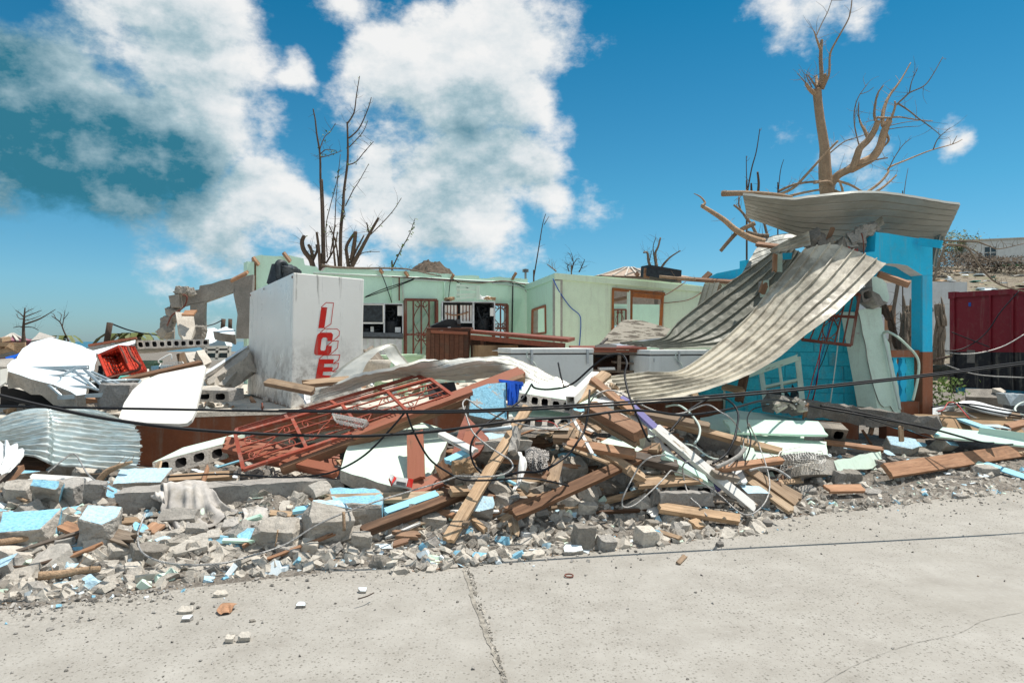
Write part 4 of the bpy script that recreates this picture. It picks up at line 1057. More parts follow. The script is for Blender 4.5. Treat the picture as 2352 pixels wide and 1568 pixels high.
# ================================================================== left debris: slab, table, cart, stool, baskets
sl_ = plate('white_wall_slab', [(55,1100),(90,1062),(130,1045),(180,965),(245,920),(400,880),(560,920),(640,945),(735,985),(762,1050),(740,1130),(700,1200),(672,1325),(600,1335),(420,1250),(240,1205),(60,1145)],
    [(60,1140,8.3),(600,1330,7.75),(400,880,9.9)], .20, [M['whiteslab'], M['block'], M['conc']], None, .015, .15, 21, 1)
tag(sl_, 'big white rendered wall slab lying tilted at the left', 'slab')
tag(plate('block_slab', [(240,905),(310,838),(440,878),(400,885)], [(240,905,9.8),(310,838,10.2),(440,878,10.0)], .22, [M['conc_light'], M['block']], None, .01, .2, 22, 1), 'grey block wall edge sticking up behind the white slab', 'slab')
tag(plate('block_slab', [(0,1050),(100,1042),(130,1060),(60,1110),(0,1110)], [(0,1050,9.4),(100,1042,9.4),(0,1110,9.0)], .25, [M['conc'], M['conc']], None, .03, .15, 23, 1), 'broken concrete lump at the far left behind the white slab', 'slab')
tag(plate('metal_sheet', [(0,1130),(60,1120),(45,1230),(0,1260)], [(0,1130,8.3),(60,1120,8.3),(0,1260,8.0)], .02, [M['creamlight']], None, c=1), 'cream metal flashing at the left edge under the white slab', 'sheet')
tag(plate('cavity_shade_plate', [(0,1260),(560,1400),(500,1420),(0,1420)], [(0,1260,9.0),(560,1400,8.6),(0,1420,9.0)], .05, [M['dark']], None, c=1), 'near-black plate standing in for shade in the gap under the white slab', 'board')  # near-black plate whose colour stands in for the gap's shade
# hollow block slab
def hollow(name, quad, depth, ncell, label, hole=(.18, .78, .22, .80), mats=None, parent=None):
    """slab of hollow blocks: quad = bl, br, tr, tl of the cut face; depth vector runs into the slab"""
    bl, br, tr, tl = quad; mats = mats or [M['block'], M['dark'], M['conc']]; o = empty(name, bl, label, 'block slab'); r = random.Random(int(abs(bl.x*100)))
    for i in range(ncell):
        def at(u, v): return bl.lerp(br, u).lerp(tl.lerp(tr, u), v)
        u0, u1 = i/ncell, (i+1)/ncell; j = r.uniform(-.04, .04)
        a0, a1 = lerp(u0, u1, hole[0]+j), lerp(u0, u1, hole[1]+j); b0, b1 = hole[2]+r.uniform(-.04, .04), hole[3]+r.uniform(-.04, .04)
        out = [at(u0, 0), at(u1, 0), at(u1, 1), at(u0, 1)]; m0 = (a0+a1)/2; m1 = (b0+b1)/2
        cx = (a1-a0)*.2; cy = (b1-b0)*.2
        inn = [at(a0+cx, b0), at(a1-cx, b0), at(a1, b0+cy), at(a1, b1-cy), at(a1-cx, b1), at(a0+cx, b1), at(a0, b1-cy), at(a0, b0+cy)]
        b = MB(); vs = out+inn
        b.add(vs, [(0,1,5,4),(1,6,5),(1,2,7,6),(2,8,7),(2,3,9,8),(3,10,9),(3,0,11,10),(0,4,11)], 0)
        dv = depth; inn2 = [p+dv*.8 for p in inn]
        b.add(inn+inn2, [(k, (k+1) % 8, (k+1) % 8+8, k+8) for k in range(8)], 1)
        b.add(inn2, [tuple(range(8))], 1)
        # outer shell
        o2 = [p+dv for p in out]
        b.add(out+o2, [(0,4,5,1),(1,5,6,2),(3,2,6,7)[::-1],(0,3,7,4),(4,7,6,5)], 2)
        b.build('block', mats, o)
    return o
P4 = lambda c, l: [C(c, *p) for p in l]
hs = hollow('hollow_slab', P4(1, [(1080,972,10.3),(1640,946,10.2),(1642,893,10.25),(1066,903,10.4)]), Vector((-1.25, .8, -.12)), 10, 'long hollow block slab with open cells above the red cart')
MB().hexa(P4(1, [(690,950,9.55),(1068,890,10.2),(1075,896,10.6),(700,958,10.0)])+[p+Vector((0, 0, .03)) for p in P4(1, [(690,950,9.55),(1068,890,10.2),(1075,896,10.6),(700,958,10.0)])]).build('edge_board', M['woodbrown'], hs)
plate('render_skin', [(720,985),(1062,900),(1060,925),(850,1000),(770,1010)], [(720,985,9.5),(1062,900,10.1),(770,1010,9.5)], .04, [M['whiteslab']], hs, c=1)
# folding table frame on the slab
tf = empty('folding_table', C(1, 450, 1350, 7.9), 'grey steel folding table frame lying on the white slab', 'table frame')
def tt(nm, pts, r=.017, m_='chrome'): tube(nm, [C(1, *p) for p in pts], r, M[m_], tf, 8, len(pts) > 2)
MB().bar(C(1,195,1128,8.55), C(1,690,1115,8.5), .05, .05).build('rail', M['chrome'], tf); MB().bar(C(1,455,1352,7.75), C(1,905,1325,7.9), .045, .045).build('rail', M['chrome'], tf)
tt('leg', [(240,1132,8.5),(480,1338,7.75)]); tt('leg', [(310,1190,8.3),(400,1184,8.3),(485,1176,8.3),(540,1150,8.35),(600,1122,8.4),(690,1120,8.4)])
tt('leg', [(420,1285,7.95),(500,1276,8.0),(620,1266,8.0),(700,1272,8.0),(760,1290,8.0),(830,1303,7.95),(895,1302,7.95)]); tt('brace', [(585,1145,8.35),(750,1280,8.0)]); tt('brace', [(660,1130,8.4),(865,1320,7.9)]); tt('brace', [(690,1150,8.45),(860,1260,8.3),(1000,1300,8.2)])
tt('brace', [(410,1252,8.05),(640,1238,8.2),(820,1222,8.35),(1000,1215,8.5)]); tt('link', [(470,1180,8.3),(480,1200,8.2),(440,1245,8.05)], .007); tt('brace', [(700,1170,8.45),(960,1270,8.2),(1070,1275,8.2)])
tt('brace', [(720,1150,8.5),(900,1230,8.4),(1060,1290,8.25)]); tt('brace', [(960,1215,8.5),(1100,1215,8.6),(1060,1260,8.4)], .012)
# red cart basket
def lattice_box(name, o, corners, nu, nv, r, m_, nw=None):
    bl, br, tr, tl, d = corners
    def panel(nm, a, b_, c_, d_, nu, nv):
        b = MB()
        for i in range(nu+1):
            t = i/nu; b.tube([a.lerp(b_, t), d_.lerp(c_, t)], r*(1.8 if i in (0, nu) else 1), 4, smooth=False)
        for i in range(nv+1):
            t = i/nv; b.tube([a.lerp(d_, t), b_.lerp(c_, t)], r*(1.8 if i in (0, nv) else 1), 4, smooth=False)
        b.build(nm, M[m_], o)
    panel('base_panel', bl+d, br+d, tr+d, tl+d, nu, nv)
    panel('side_panel', bl, br, br+d, bl+d, nu, 5); panel('side_panel', br, tr, tr+d, br+d, nv, 5); panel('side_panel', tr, tl, tl+d, tr+d, nu, 5); panel('side_panel', tl, bl, bl+d, tl+d, nv, 5)
ca = empty('shopping_cart', C(1, 880, 1200, 9.2), 'tipped red plastic shopping cart under the hollow slab', 'cart')
k = [C(1,850,1195,8.9), C(1,1030,1142,9.0), C(1,935,950,9.5), C(1,775,1020,9.4)]
lattice_box('basket', ca, (*k, Vector((-.08, .5, -.02))), 8, 6, .014, 'redplastic')
plate('basket_floor', [(790,1030),(930,955),(1020,1140),(860,1185)], [(790,1030,9.95),(930,955,10.05),(860,1185,9.5)], .02, [M['redplastic']], ca, c=1)
plate('seat_flap', [(770,1100),(840,1100),(835,1180),(770,1170)], [(770,1100,9.2),(840,1100,9.25),(770,1170,9.1)], .05, [M['black']], ca, c=1)
tube('handle', [C(1, *p) for p in ((940,950,9.3),(970,1010,9.2),(1010,1110,9.1),(1030,1130,9.1))], .012, M['rust'], ca)
tube('frame_tube', [C(1, *p) for p in ((1000,950,9.1),(1035,1030,9.0),(1085,1080,8.95),(1098,1100,8.95),(1085,1132,8.95),(1030,1150,8.95),(850,1200,8.8))], .018, M['rust'], ca)
wbk = empty('wire_basket', C(1, 1340, 1140, 9.6), 'white wire basket with blue packets beside the white table top', 'basket')
lattice_box('basket', wbk, (*[C(1, *p) for p in ((1250,1110,9.4),(1440,1085,9.5),(1430,1070,9.9),(1260,1085,9.9))], Vector((0, 0, -.17))), 14, 6, .004, 'whitewire')
tube('basket_handle', [C(1, *p) for p in ((1250,1080,9.5),(1245,1060,9.5),(1335,1012,9.6),(1345,1050,9.6))], .008, M['whitewire'], wbk)
tag(MB().box(C(1, 1330, 1125, 9.6), Vector((.2, .02, .01)), Vector((0, .1, 0)), Vector((0, 0, .05))).build('blue_packet', M['blue']), 'pale blue packets lying in the white wire basket', 'packet')
# tyre and drum behind the table frame
tag(tube('car_tyre', [C(1, 830, 1280, 8.7)+Vector((math.cos(a)*.28, math.sin(a)*.28, .02)) for a in [i*2*math.pi/16 for i in range(17)]], .1, M['black'], None, 10, False), 'black tyre lying behind the table frame', 'tyre')
tag(MB().tube([C(1, 960, 1255, 8.9), C(1, 1030, 1250, 8.9)], .13, 12, smooth=False).build('turquoise_can', M['netgreen']), 'turquoise can lying right of the tyre', 'can')
plank(C(1, 955, 1215, 8.7), C(1, 1575, 1075, 9.6), .08, .04, 'wooddark', 'long dark thin batten leaning above the white table top')
plank(C(1, 590, 1375, 7.8), C(1, 870, 1352, 8.0), .09, .05, 'woodred', 'short timber under the table frame on the floor slab')
plank(C(1, 1415, 1005, 10.6), C(1, 1435, 1100, 10.5), .12, .04, 'wood', 'pale upright board behind the wire basket')
# white plastic table top
tt_ = plate('white_table', [(468,838),(473,842),(470,856),(449,945),(440,963),(430,971),(412,973),(290,969),(275,966),(273,960),(285,925),(305,895),(330,873),(365,859)], [(470,840,8.1),(440,968,7.35),(276,964,7.3)], .045, [M['whiteplastic']], None)
tag(tt_, 'white plastic folding table top leaning against the floor slab', 'table top')
# small block on the slab by the ice box, and lumps
def lump(px, py, D, s_, label, m_='conc', seed=1, rot=(0, 0, 0), dims=(1, .8, .7), name='concrete_lump', n_=6):
    return put(name, cut_mesh(name, dims, n_, seed, [M[m_], M[m_]], False, .06, lumpy=.04), W(px, py, D), rot, s_, label, 'concrete')
lump(*q(1, 935, 1340), 8.0, .42, 'rounded concrete lump on the floor slab left of the table top', seed=31)
hollow('hollow_block', P4(1, [(1540,1385,8.8),(1795,1385,8.9),(1790,1300,8.9),(1550,1290,8.8)]), Vector((.1, .25, .02)), 2, 'grey hollow block on the floor slab left of the ice box', mats=[M['conc'], M['dark'], M['conc']])
tag(plate('concrete_slab', [(1550,1262),(1700,1255),(1790,1290),(1560,1300)], [(1550,1262,9.1),(1700,1255,9.2),(1560,1300,8.8)], .04, [M['conc_light'], M['conc']], None, .02, .1, 33, 1), 'flat broken slab lying on the hollow block by the ice box', 'slab')
tag(tube('rebar_stub', [C(1, 2057, 1455, 8.45), C(1, 2055, 1392, 8.47)], .012, M['rust'], None, 5, False), 'rusty bar stub upright in the floor slab before the ice box', 'rebar')
tag(tube('rebar_stub', [C(1, 915, 1425, 7.9), C(1, 898, 1398, 7.95)], .012, M['rust'], None, 5, False), 'rusty bar stub in the floor slab left of the table top', 'rebar')
# ================================================================== turquoise block wall
TA = plan(1480, 11.4); TB = plan(1972, 9.85)
tw = empty('block_wall', (TB[0], TB[1], .5), 'turquoise painted concrete block wall under the curved roof sheet', 'wall')
tl_ = math.dist(TA, TB)
ttop = prof(TA, TB, [(1480,905),(1560,880),(1620,850),(1700,800),(1800,720),(1900,655),(1960,640),(1972,660)])
wall_mesh('mortar_core', TA, TB, ttop, .0, .19, [], [M['teal'], M['conc'], M['conc']], tw)
ta = Vector((*TA, 0)); tux = (Vector((*TB, 0))-ta).normalized(); tbk = Vector((-tux.y, tux.x, 0)); tbk = tbk if tbk.dot(ta) > 0 else -tbk
bme = None; rr_ = random.Random(4)
for r_ in range(14):
    z = .44+r_*.2; u = -.2 if r_ % 2 else 0.
    while u < tl_:
        u0, u1 = max(u, 0)+.004, min(u+.4, tl_)-.004
        if u1-u0 > .05 and z+.196 < min(table(ttop, u0), table(ttop, u1)):
            c_ = ta+tux*(u0+u1)/2+Vector((0, 0, z+.1))-tbk*(.004+rr_.uniform(-.002, .003))
            b = MB(); hx, hz, dp = (u1-u0)/2, .096, .012
            vs = [(-hx, 0, -hz), (hx, 0, -hz), (hx, 0, hz), (-hx, 0, hz), (-hx+.005, -dp*.6, -hz+.005), (hx-.005, -dp*.6, -hz+.005), (hx-.005, -dp*.6, hz-.005), (-hx+.005, -dp*.6, hz-.005)]
            b.add([c_+tux*x+tbk*y+Vector((0, 0, zz)) for x, y, zz in vs], [(4,5,6,7),(0,1,5,4),(1,2,6,5),(2,3,7,6),(3,0,4,7)])
            b.build('block', M['teal'], tw)
        u += .4
MB().box(ta+tux*tl_/2+Vector((0, 0, .25))-tbk*.05, tux*tl_/2, tbk*.1, Vector((0, 0, .19))).build('plinth', M['brown'], tw)
for pts in ([(470,1310),(480,1250)],): pass
tube('plaster_conduit', [wp(TA, TB, x, y, .05) for x, y in ((1663,955),(1664,880))], .018, M['mint'], tw, 6, False)
# thin wires hanging before it
for i, (pl, m_) in enumerate((([(860,150),(850,340),(800,560),(740,760),(700,930),(665,1060)],'redwire'), ([(940,100),(900,300),(830,560),(780,760),(720,950)],'bluewire'), ([(830,340),(815,560),(790,800),(735,1060)],'redwire'), ([(925,370),(860,560),(800,700),(760,930),(720,1060)],'black'))):
    tag(tube('hanging_wire', [C(11, x, y, 9.7) for x, y in pl], .006, M[m_], None, 5), ('red wire hanging leftmost before the turquoise wall', 'blue wire hanging before the turquoise wall', 'second red wire hanging before the turquoise wall', 'black wire hanging before the turquoise wall')[i], 'wire')
tag(tube('hanging_wire', [C(11, *p, 9.62) for p in ((1070,20),(1050,200),(1030,400),(1000,650),(960,950),(938,1110))], .009, M['whitecable'], None, 5), 'pale cord hanging straight before the turquoise wall', 'cord')
# ================================================================== porch: column, arch, railing
po = empty('porch', W(2119, 962, 10), 'bright blue porch arch and column on a terracotta base', 'porch')
p0 = W(2119, 784, 10); p0.z = 0; cw = .19
def zz(py, D=10): return zat(py, D)
def pbox(nm, c0, du, dn, z0, z1, m_):   # corner, extents along U18 and N18
    a = c0; return MB().hexa([a+Vector((0,0,z0)), a+U18*du+Vector((0,0,z0)), a+U18*du+N18*dn+Vector((0,0,z0)), a+N18*dn+Vector((0,0,z0)), a+Vector((0,0,z1)), a+U18*du+Vector((0,0,z1)), a+U18*du+N18*dn+Vector((0,0,z1)), a+N18*dn+Vector((0,0,z1))]).build(nm, M[m_], po)
pbox('column', p0, cw, cw, zz(809), zz(632), 'cyan'); pbox('column_base', p0-U18*.003-N18*.003, cw+.006, cw+.006, -.1, zz(808), 'brown')
# arch beam: profile in (u, z) extruded along N18
def uz(px, py): 
    p = on_plane(px, py, p0, N18); return (p-p0).dot(U18), p.z
prof_ = [uz(x, y) for x, y in ((2142,632),(2119,632),(2096,618),(2084,610),(2062,606),(2040,605),(2010,607),(1980,612),(1978,580),(2009,578),(2012,533),(2040,536),(2070,541),(2100,546),(2120,549),(2142,551))]
fp = [p0+U18*u+Vector((0, 0, z)) for u, z in prof_]; bp = [p+N18*.2 for p in fp]; tr = fill(fp, -N18); m_ = len(fp)
fs = []
for t in tr:
    a, b_, c_ = (fp[i] for i in t)
    t = t if (b_-a).cross(c_-a).dot(N18) < 0 else t[::-1]
    fs += [t, tuple(i+m_ for i in t[::-1])]
mi = [0]*len(fs)
for i in range(m_):
    j = (i+1) % m_; fs.append((i, j, j+m_, i+m_)); mi.append(1 if 1 <= i <= 7 else 0)
mesh('arch', fp+bp, fs, [M['cyan'], M['whitewall']], po, mi)
# second, inner arch side going back from the column
b = MB(); s0 = p0+N18*.2
zt, zb_ = zz(560), zz(640)
b.hexa([s0+Vector((0,0,zb_)), s0+U18*.19+Vector((0,0,zb_)), s0+U18*.19+N18*2.6+Vector((0,0,zb_+.28)), s0+N18*2.6+Vector((0,0,zb_+.28)), s0+Vector((0,0,zt)), s0+U18*.19+Vector((0,0,zt)), s0+U18*.19+N18*2.6+Vector((0,0,zt)), s0+N18*2.6+Vector((0,0,zt))]); b.build('side_beam', M['cyan'], po)
b = MB(); s0 = p0+N18*2.6-U18*1.1
b.hexa([s0+Vector((0,0,zz(612))), s0+U18*1.1+Vector((0,0,zz(612))), s0+U18*1.1+N18*.19+Vector((0,0,zz(612))), s0+N18*.19+Vector((0,0,zz(612)))]+[x+Vector((0,0,.35)) for x in (s0+Vector((0,0,zz(612))), s0+U18*1.1+Vector((0,0,zz(612))), s0+U18*1.1+N18*.19+Vector((0,0,zz(612))), s0+N18*.19+Vector((0,0,zz(612))))]); b.build('rear_beam', M['cyan'], po)
MB().bar(C(4,1520,522,9.9), C(4,1700,545,9.7), .06, .11, Vector((0, 0, 1))).build('rafter_tail', M['cyan'], po)
# railing
r0 = p0+N18*.05; rl = .62
def rail(nm, z0, z1, m_, d=.10, l=rl, off=0): 
    a = r0-U18*l+N18*off; return MB().hexa([a+Vector((0,0,z0)), r0+N18*off+Vector((0,0,z0)), r0+N18*(off+d)+Vector((0,0,z0)), a+N18*d+Vector((0,0,z0)), a+Vector((0,0,z1)), r0+N18*off+Vector((0,0,z1)), r0+N18*(off+d)+Vector((0,0,z1)), a+N18*d+Vector((0,0,z1))]).build(nm, M[m_], po)
rail('handrail', zz(820), zz(804), 'brown', .14); rail('base_wall', -.1, zz(922), 'brown', .14); rail('end_panel', zz(922), zz(820), 'teal', .03, .16, .09)
for u in (.26, .42, .56):
    pts = []; 
    c_ = r0-U18*u+N18*.07; z0, z1 = zz(922), zz(820)
    b = MB(); ring = []
    for i in range(25):
        t = i/24; w_ = .045+.020*math.sin(t*6*math.pi)+(.012 if i in (0, 24) else 0)
        ring.append((w_, lerp(z0, z1, t)))
    vs = []; fs = []
    for w_, z in ring:
        sh_ = .014*math.sin(z*22)
        for a, d in ((-1, -1), (1, -1), (1, 1), (-1, 1)): vs.append(c_+U18*(a*w_)+N18*(d*.03)+Vector((0, 0, z)))
    for i in range(24):
        for k in range(4): fs.append((i*4+k, i*4+(k+1) % 4, (i+1)*4+(k+1) % 4, (i+1)*4+k))
    b.add(vs, fs).build('baluster', M['cyan'], po)
# rubble core at the torn arch end
cl_ = empty('torn_masonry', W(1990, 590, 9.9), 'torn grey masonry with bare wires at the broken blue arch end', 'masonry')
plate('masonry_face', [(1085,430),(1200,455),(1190,600),(1080,590),(1070,500)], [(1085,430,9.95),(1200,455,9.98),(1080,590,9.9)], .3, [M['conc_dark'], M['conc']], cl_, .02, .1, 41, 4)
for i, (x, y, s_) in enumerate(((1120,440,.26),(1060,480,.25),(1010,505,.24),(980,540,.2),(1150,430,.2),(1030,560,.22),(900,555,.2),(700,515,.28),(740,530,.22),(800,545,.2))):
    o_ = put('lump', cut_mesh('lump', (1, .9, .6), 6, 70+i, [M['conc_dark' if i > 4 else 'conc']]*2, False, .08, lumpy=.06), C(4, x, y, 9.85), (i, i*1.7, i*.6), s_); o_.parent = cl_; o_.matrix_parent_inverse = Matrix.Translation(-cl_.location)
rw = random.Random(8)
for i in range(12):
    x = 905+i*12; tube('torn_wire', [C(4, x+rw.uniform(-6, 6), 560+rw.uniform(-10, 14)+i*2, 9.6), C(4, x+10+rw.uniform(-9, 9), 585+i*3, 9.55), C(4, x+rw.uniform(-14, 14), 610+i*3, 9.55)], .006, M[rw.choice(['redwire', 'whitecable', 'rust', 'rust'])], cl_, 4)
tube('rebar', [C(4, 1070, 455, 9.6), C(4, 1085, 520, 9.6), C(4, 1090, 650, 9.6)], .010, M['rust'], cl_, 5)
plank(C(4, 795, 535, 9.9), C(4, 850, 408, 9.9), .06, .04, 'woodred', 'short red timber stub poking up left of the torn masonry')
plank(C(4, 1195, 772, 9.4), C(4, 1445, 862, 9.2), .10, .08, 'woodred', 'stout timber jutting out under the blue arch', up=Vector((0, -.3, 1)))
# post and scrap wall behind the sheet
tag(plate('wall_stub', [(395,615),(450,620),(450,760),(385,760)], [(395,615,10.1),(450,620,10.1),(385,760,10.1)], .1, [M['mint'], M['conc']], None, c=4), 'mint wall stub between the two curved roof sheets', 'wall piece')
plank(C(4, 388, 760, 10.0), C(4, 392, 620, 10.05), .06, .05, 'woodred', 'upright red timber beside the mint wall stub', up=Vector((0, -1, 0)))
tag(plate('wall_stub', [(450,612),(530,608),(520,660),(452,665)], [(450,612,10.3),(530,608,10.3),(452,665,10.3)], .1, [M['cyan'], M['conc']], None, c=4), 'bright blue wall scrap glimpsed above the big curved sheet', 'wall piece')
tag(plate('wall_stub', [(280,832),(345,820),(345,960),(275,960)], [(280,832,10.6),(345,820,10.6),(275,960,10.6)], .1, [M['mint'], M['conc']], None, c=4), 'mint wall stub low beside the dark curved sheet', 'wall piece')
plank(C(4, 285, 930, 10.4), C(4, 318, 838, 10.4), .1, .06, 'woodred', 'splintered timber stub by the low mint wall stub', up=Vector((0, -1, 0)), splinter=(.02, .12))
# mint leaning pillar with broken head
lp = empty('leaning_pillar', W(2045, 940, 9.3), 'pale mint concrete pillar leaning in front of the porch', 'pillar')
a, b_, c_, d = C(11,1500,1135,9.25), C(11,1775,1180,9.32), C(11,1540,0,9.62), C(11,1288,0,9.55)
dp = Vector((-.16, .22, .02))
MB().hexa([a, b_, b_+dp, a+dp, d, c_, c_+dp, d+dp]).build('shaft', M['mint'], lp)
plate('face_skin', [(1270,-30),(1545,-60),(1560,120),(1535,200),(1640,360),(1700,700),(1745,860),(1775,1130),(1735,1185),(1690,1160),(1650,1095),(1580,1110),(1540,1080),(1510,1020),(1460,880)], [(1500,1135,9.22),(1775,1180,9.29),(1288,0,9.52)], .02, [M['mint'], M['conc']], lp, .012, .1, 44, 11)
plate('broken_foot', [(1370,890),(1480,890),(1540,1090),(1640,1095),(1735,1185),(1785,1180),(1785,1270),(1560,1260),(1460,1120)], [(1370,890,9.50),(1785,1180,9.45),(1460,1120,9.40)], .3, [M['conc'], M['conc']], lp, .02, .1, 46, 11)
tube('corner_bead', [C(11, x, y, D) for x, y, D in ((1565,250,9.5),(1620,500,9.4),(1690,830,9.3),(1765,1140,9.2))], .018, M['whitecable'], lp, 6)
tag(plate('mint_plaster_slab', [(1150,800),(1210,790),(1265,850),(1290,960),(1270,1005),(1225,1000),(1200,940),(1160,920)], [(1150,800,9.6),(1265,850,9.7),(1200,940,9.55)], .1, [M['mint'], M['conc']], None, .012, .1, 47, 4), 'mint plaster slab leaning at the head of the leaning pillar', 'slab')
hollow('broken_block', P4(4, [(1085,1000,9.5),(1180,975,9.5),(1150,880,9.55),(1065,915,9.5)]), Vector((.02, .22, .02)), 1, 'broken hollow block hanging at the pillar head', mats=[M['conc_dark'], M['dark'], M['conc_dark']])
tag(plate('broken_block_edge', [(1150,905),(1210,935),(1240,985),(1280,1000),(1230,1025),(1190,1020),(1160,960)], [(1150,905,9.48),(1240,985,9.5),(1160,960,9.46)], .2, [M['conc_dark'], M['conc']], None, .02, .08, 48, 4), 'jagged grey block edge under the mint slab at the pillar head', 'masonry')
tag(plate('dark_pier', [(1145,20),(1270,40),(1315,230),(1290,270),(1220,280),(1190,180)], [(1145,20,9.9),(1270,40,9.85),(1220,280,9.75)], .2, [M['conc_dark'], M['conc']], None, .02, .1, 49, 11), 'dark grey pier end left of the leaning pillar', 'masonry')
tag(plate('dark_pier', [(1290,900),(1380,900),(1470,1110),(1440,1170),(1285,1150)], [(1290,900,9.75),(1380,900,9.7),(1285,1150,9.6)], .2, [M['conc_dark'], M['conc']], None, .02, .1, 50, 11), 'dark broken wall end at the foot of the turquoise wall', 'masonry')
tag(tube('bent_conduit', [C(11, *p) for p in ((1570,240,9.3),(1620,225,9.2),(1740,290,9.1),(1860,400,9.1),(1950,500,9.1),(1985,600,9.1),(1975,760,9.1),(1940,930,9.1),(1915,1030,9.1))], .018, M['mint'], None, 6), 'bent pale conduit arching from the leaning pillar', 'conduit')
# window grille hanging from the wall
g_ = grille('hanging_grille', P4(4, [(600,1290,9.4),(990,1335,9.2),(1055,935,9.3),(760,935,9.5)]), 6, (.55,), ('rusty window grille hanging below the curved roof sheet', 'grille'), 'rust', bar=.02, frame=.035)
# window frame leaning on the wall
wl = empty('broken_window', C(11, 400, 1050, 9.4), 'mint window sash with broken panes leaning on the turquoise wall', 'window')
BLw, BRw, TRw, TLw = P4(11, [(185,1085,9.2),(612,1042,9.1),(560,525,9.35),(130,668,9.5)])
def wat(u, v): return BLw.lerp(BRw, u).lerp(TLw.lerp(TRw, u), v)
wn = (BRw-BLw).cross(TLw-BLw).normalized()
for nm, a, b_, w_ in (('stile', (0, 0), (0, 1), .06), ('stile', (1, 0), (1, 1), .07), ('rail', (0, 1), (1, 1), .05), ('rail', (0, .02), (1, .02), .04), ('glazing_bar', (.5, 0), (.5, 1), .035), ('glazing_bar', (0, .48), (1, .48), .035)):
    MB().bar(wat(*a), wat(*b_), w_, .05, wn).build(nm, M['mint'], wl)
for (u0, u1, v0, v1, cut) in ((.03, .48, .05, .4, .1), (.52, .95, .05, .45, .3)):
    pts = [wat(u0, v0), wat(u1, v0), wat(u1, v1-cut), wat(lerp(u0, u1, .6), v1-.02), wat(lerp(u0, u1, .4), v1-cut), wat(u0, v1)]
    mesh('pane', pts+[p-wn*.004 for p in pts], [tuple(range(6)), tuple(range(11, 5, -1))], M['glass'], wl)
plank(C(8, 490, 250, 9.2), C(8, 835, 132, 9.2), .08, .04, 'woodmint', 'long mint strip along the top of the window sash', up=Vector((0, -1, .3)))
plank(C(8, 430, 432, 8.5), C(8, 472, 235, 8.7), .11, .03, 'wooddark', 'dark board standing upright below the curved sheet edge', up=Vector((0, -1, .1)))
plank(C(8, 325, 330, 8.3), C(8, 470, 360, 8.1), .08, .05, 'wood', 'splintered pale timber stub under the curved sheet edge', splinter=(.02, .15))

# ================================================================== roof sheets
tag(sheet('curved_roof_sheet', [
    [(1848,572,9.5),(1925,562,9.35),(2035,606,9.2)], [(1800,632,9.4),(1880,640,9.05),(1985,655,8.9)], [(1760,680,9.3),(1830,695,8.9),(1920,718,8.6)],
    [(1718,730,9.1),(1790,748,8.7),(1853,768,8.3)], [(1645,797,8.75),(1712,812,8.35),(1775,830,7.9)], [(1564,853,8.4),(1625,866,7.95),(1692,872,7.5)],
    [(1480,860,8.0),(1525,886,7.6),(1578,908,7.2)], [(1395,870,7.7),(1425,895,7.4),(1462,928,7.0)]], 7, .032, M['cream'], crumple=.006, crease=.010, nu=84, seed=3, jagend=.01),
    'long cream ribbed roof sheet curving down from the blue porch', 'roof sheet')
tag(sheet('dark_roof_sheet', [
    [(1800,560,10.9),(1850,585,10.7)], [(1712,625,10.9),(1800,690,10.5)], [(1646,671,10.8),(1760,742,10.3)], [(1560,738,10.6),(1690,790,10.1)], [(1520,780,10.4),(1600,800,10.0)], [(1424,792,10.3),(1525,801,9.9)]],
    6, .032, M['darksheet'], crumple=.02, nu=60, seed=5), 'dark olive ribbed roof sheet sweeping down behind the cream one', 'roof sheet')
tag(sheet('pale_roof_sheet', [[(1748,550,11.6),(1700,635,11.2)], [(1790,538,11.6),(1745,612,11.2)], [(1845,535,11.5),(1800,585,11.1)]], 5, .04, M['greysheet'], crumple=.01, nu=30, seed=6), 'pale ribbed roof sheet end above the dark curved sheet', 'roof sheet')
tag(sheet('torn_roof_corner', [[(1859,535,9.7),(1862,563,9.5)], [(1815,552,9.8),(1820,573,9.6)], [(1770,578,9.9),(1772,582,9.8)]], 3, .03, M['cream'], crumple=.01, nu=18, seed=7), 'small torn cream sheet corner at the head of the curved sheet', 'roof sheet')
tag(sheet('roof_flashing', [[(900,530,9.9),(905,545,9.8)], [(1060,440,9.9),(1080,470,9.75)], [(1230,322,9.9),(1252,385,9.7)]], 2, .03, M['cream'], nu=20, seed=8, c=4), 'narrow bent flashing rising to the torn masonry', 'flashing')
tag(sheet('upper_roof_sheet', [
    [(1706,449,9.5),(1716,500,10.3)], [(1760,455,9.5),(1782,524,10.4)], [(1817,459,9.45),(1832,542,10.6)], [(1870,453,9.4),(1900,552,10.8)], [(1925,447,9.35),(1955,556,10.9)],
    [(2005,443,9.4),(2030,553,10.9)], [(2090,453,9.5),(2100,556,10.9)], [(2150,463,9.6),(2140,556,10.8)], [(2206,471,9.7),(2168,552,10.7)]],
    7, .040, M['greysheet'], crumple=.004, crease=.010, nu=80, seed=9), 'broad grey ribbed roof sheet thrown across the top of the blue porch', 'roof sheet')
tag(sheet('roof_sheet_tail', [[(2150,530,10.6),(2168,545,10.5)],[(2146,570,10.7),(2156,580,10.6)],[(2144,605,10.8),(2150,615,10.7)]], 3, .03, M['greysheet'], nu=14, seed=10), 'grey sheet end hanging down behind the porch column', 'roof sheet')
def s2(*a): return [C_(*p) for p in a]
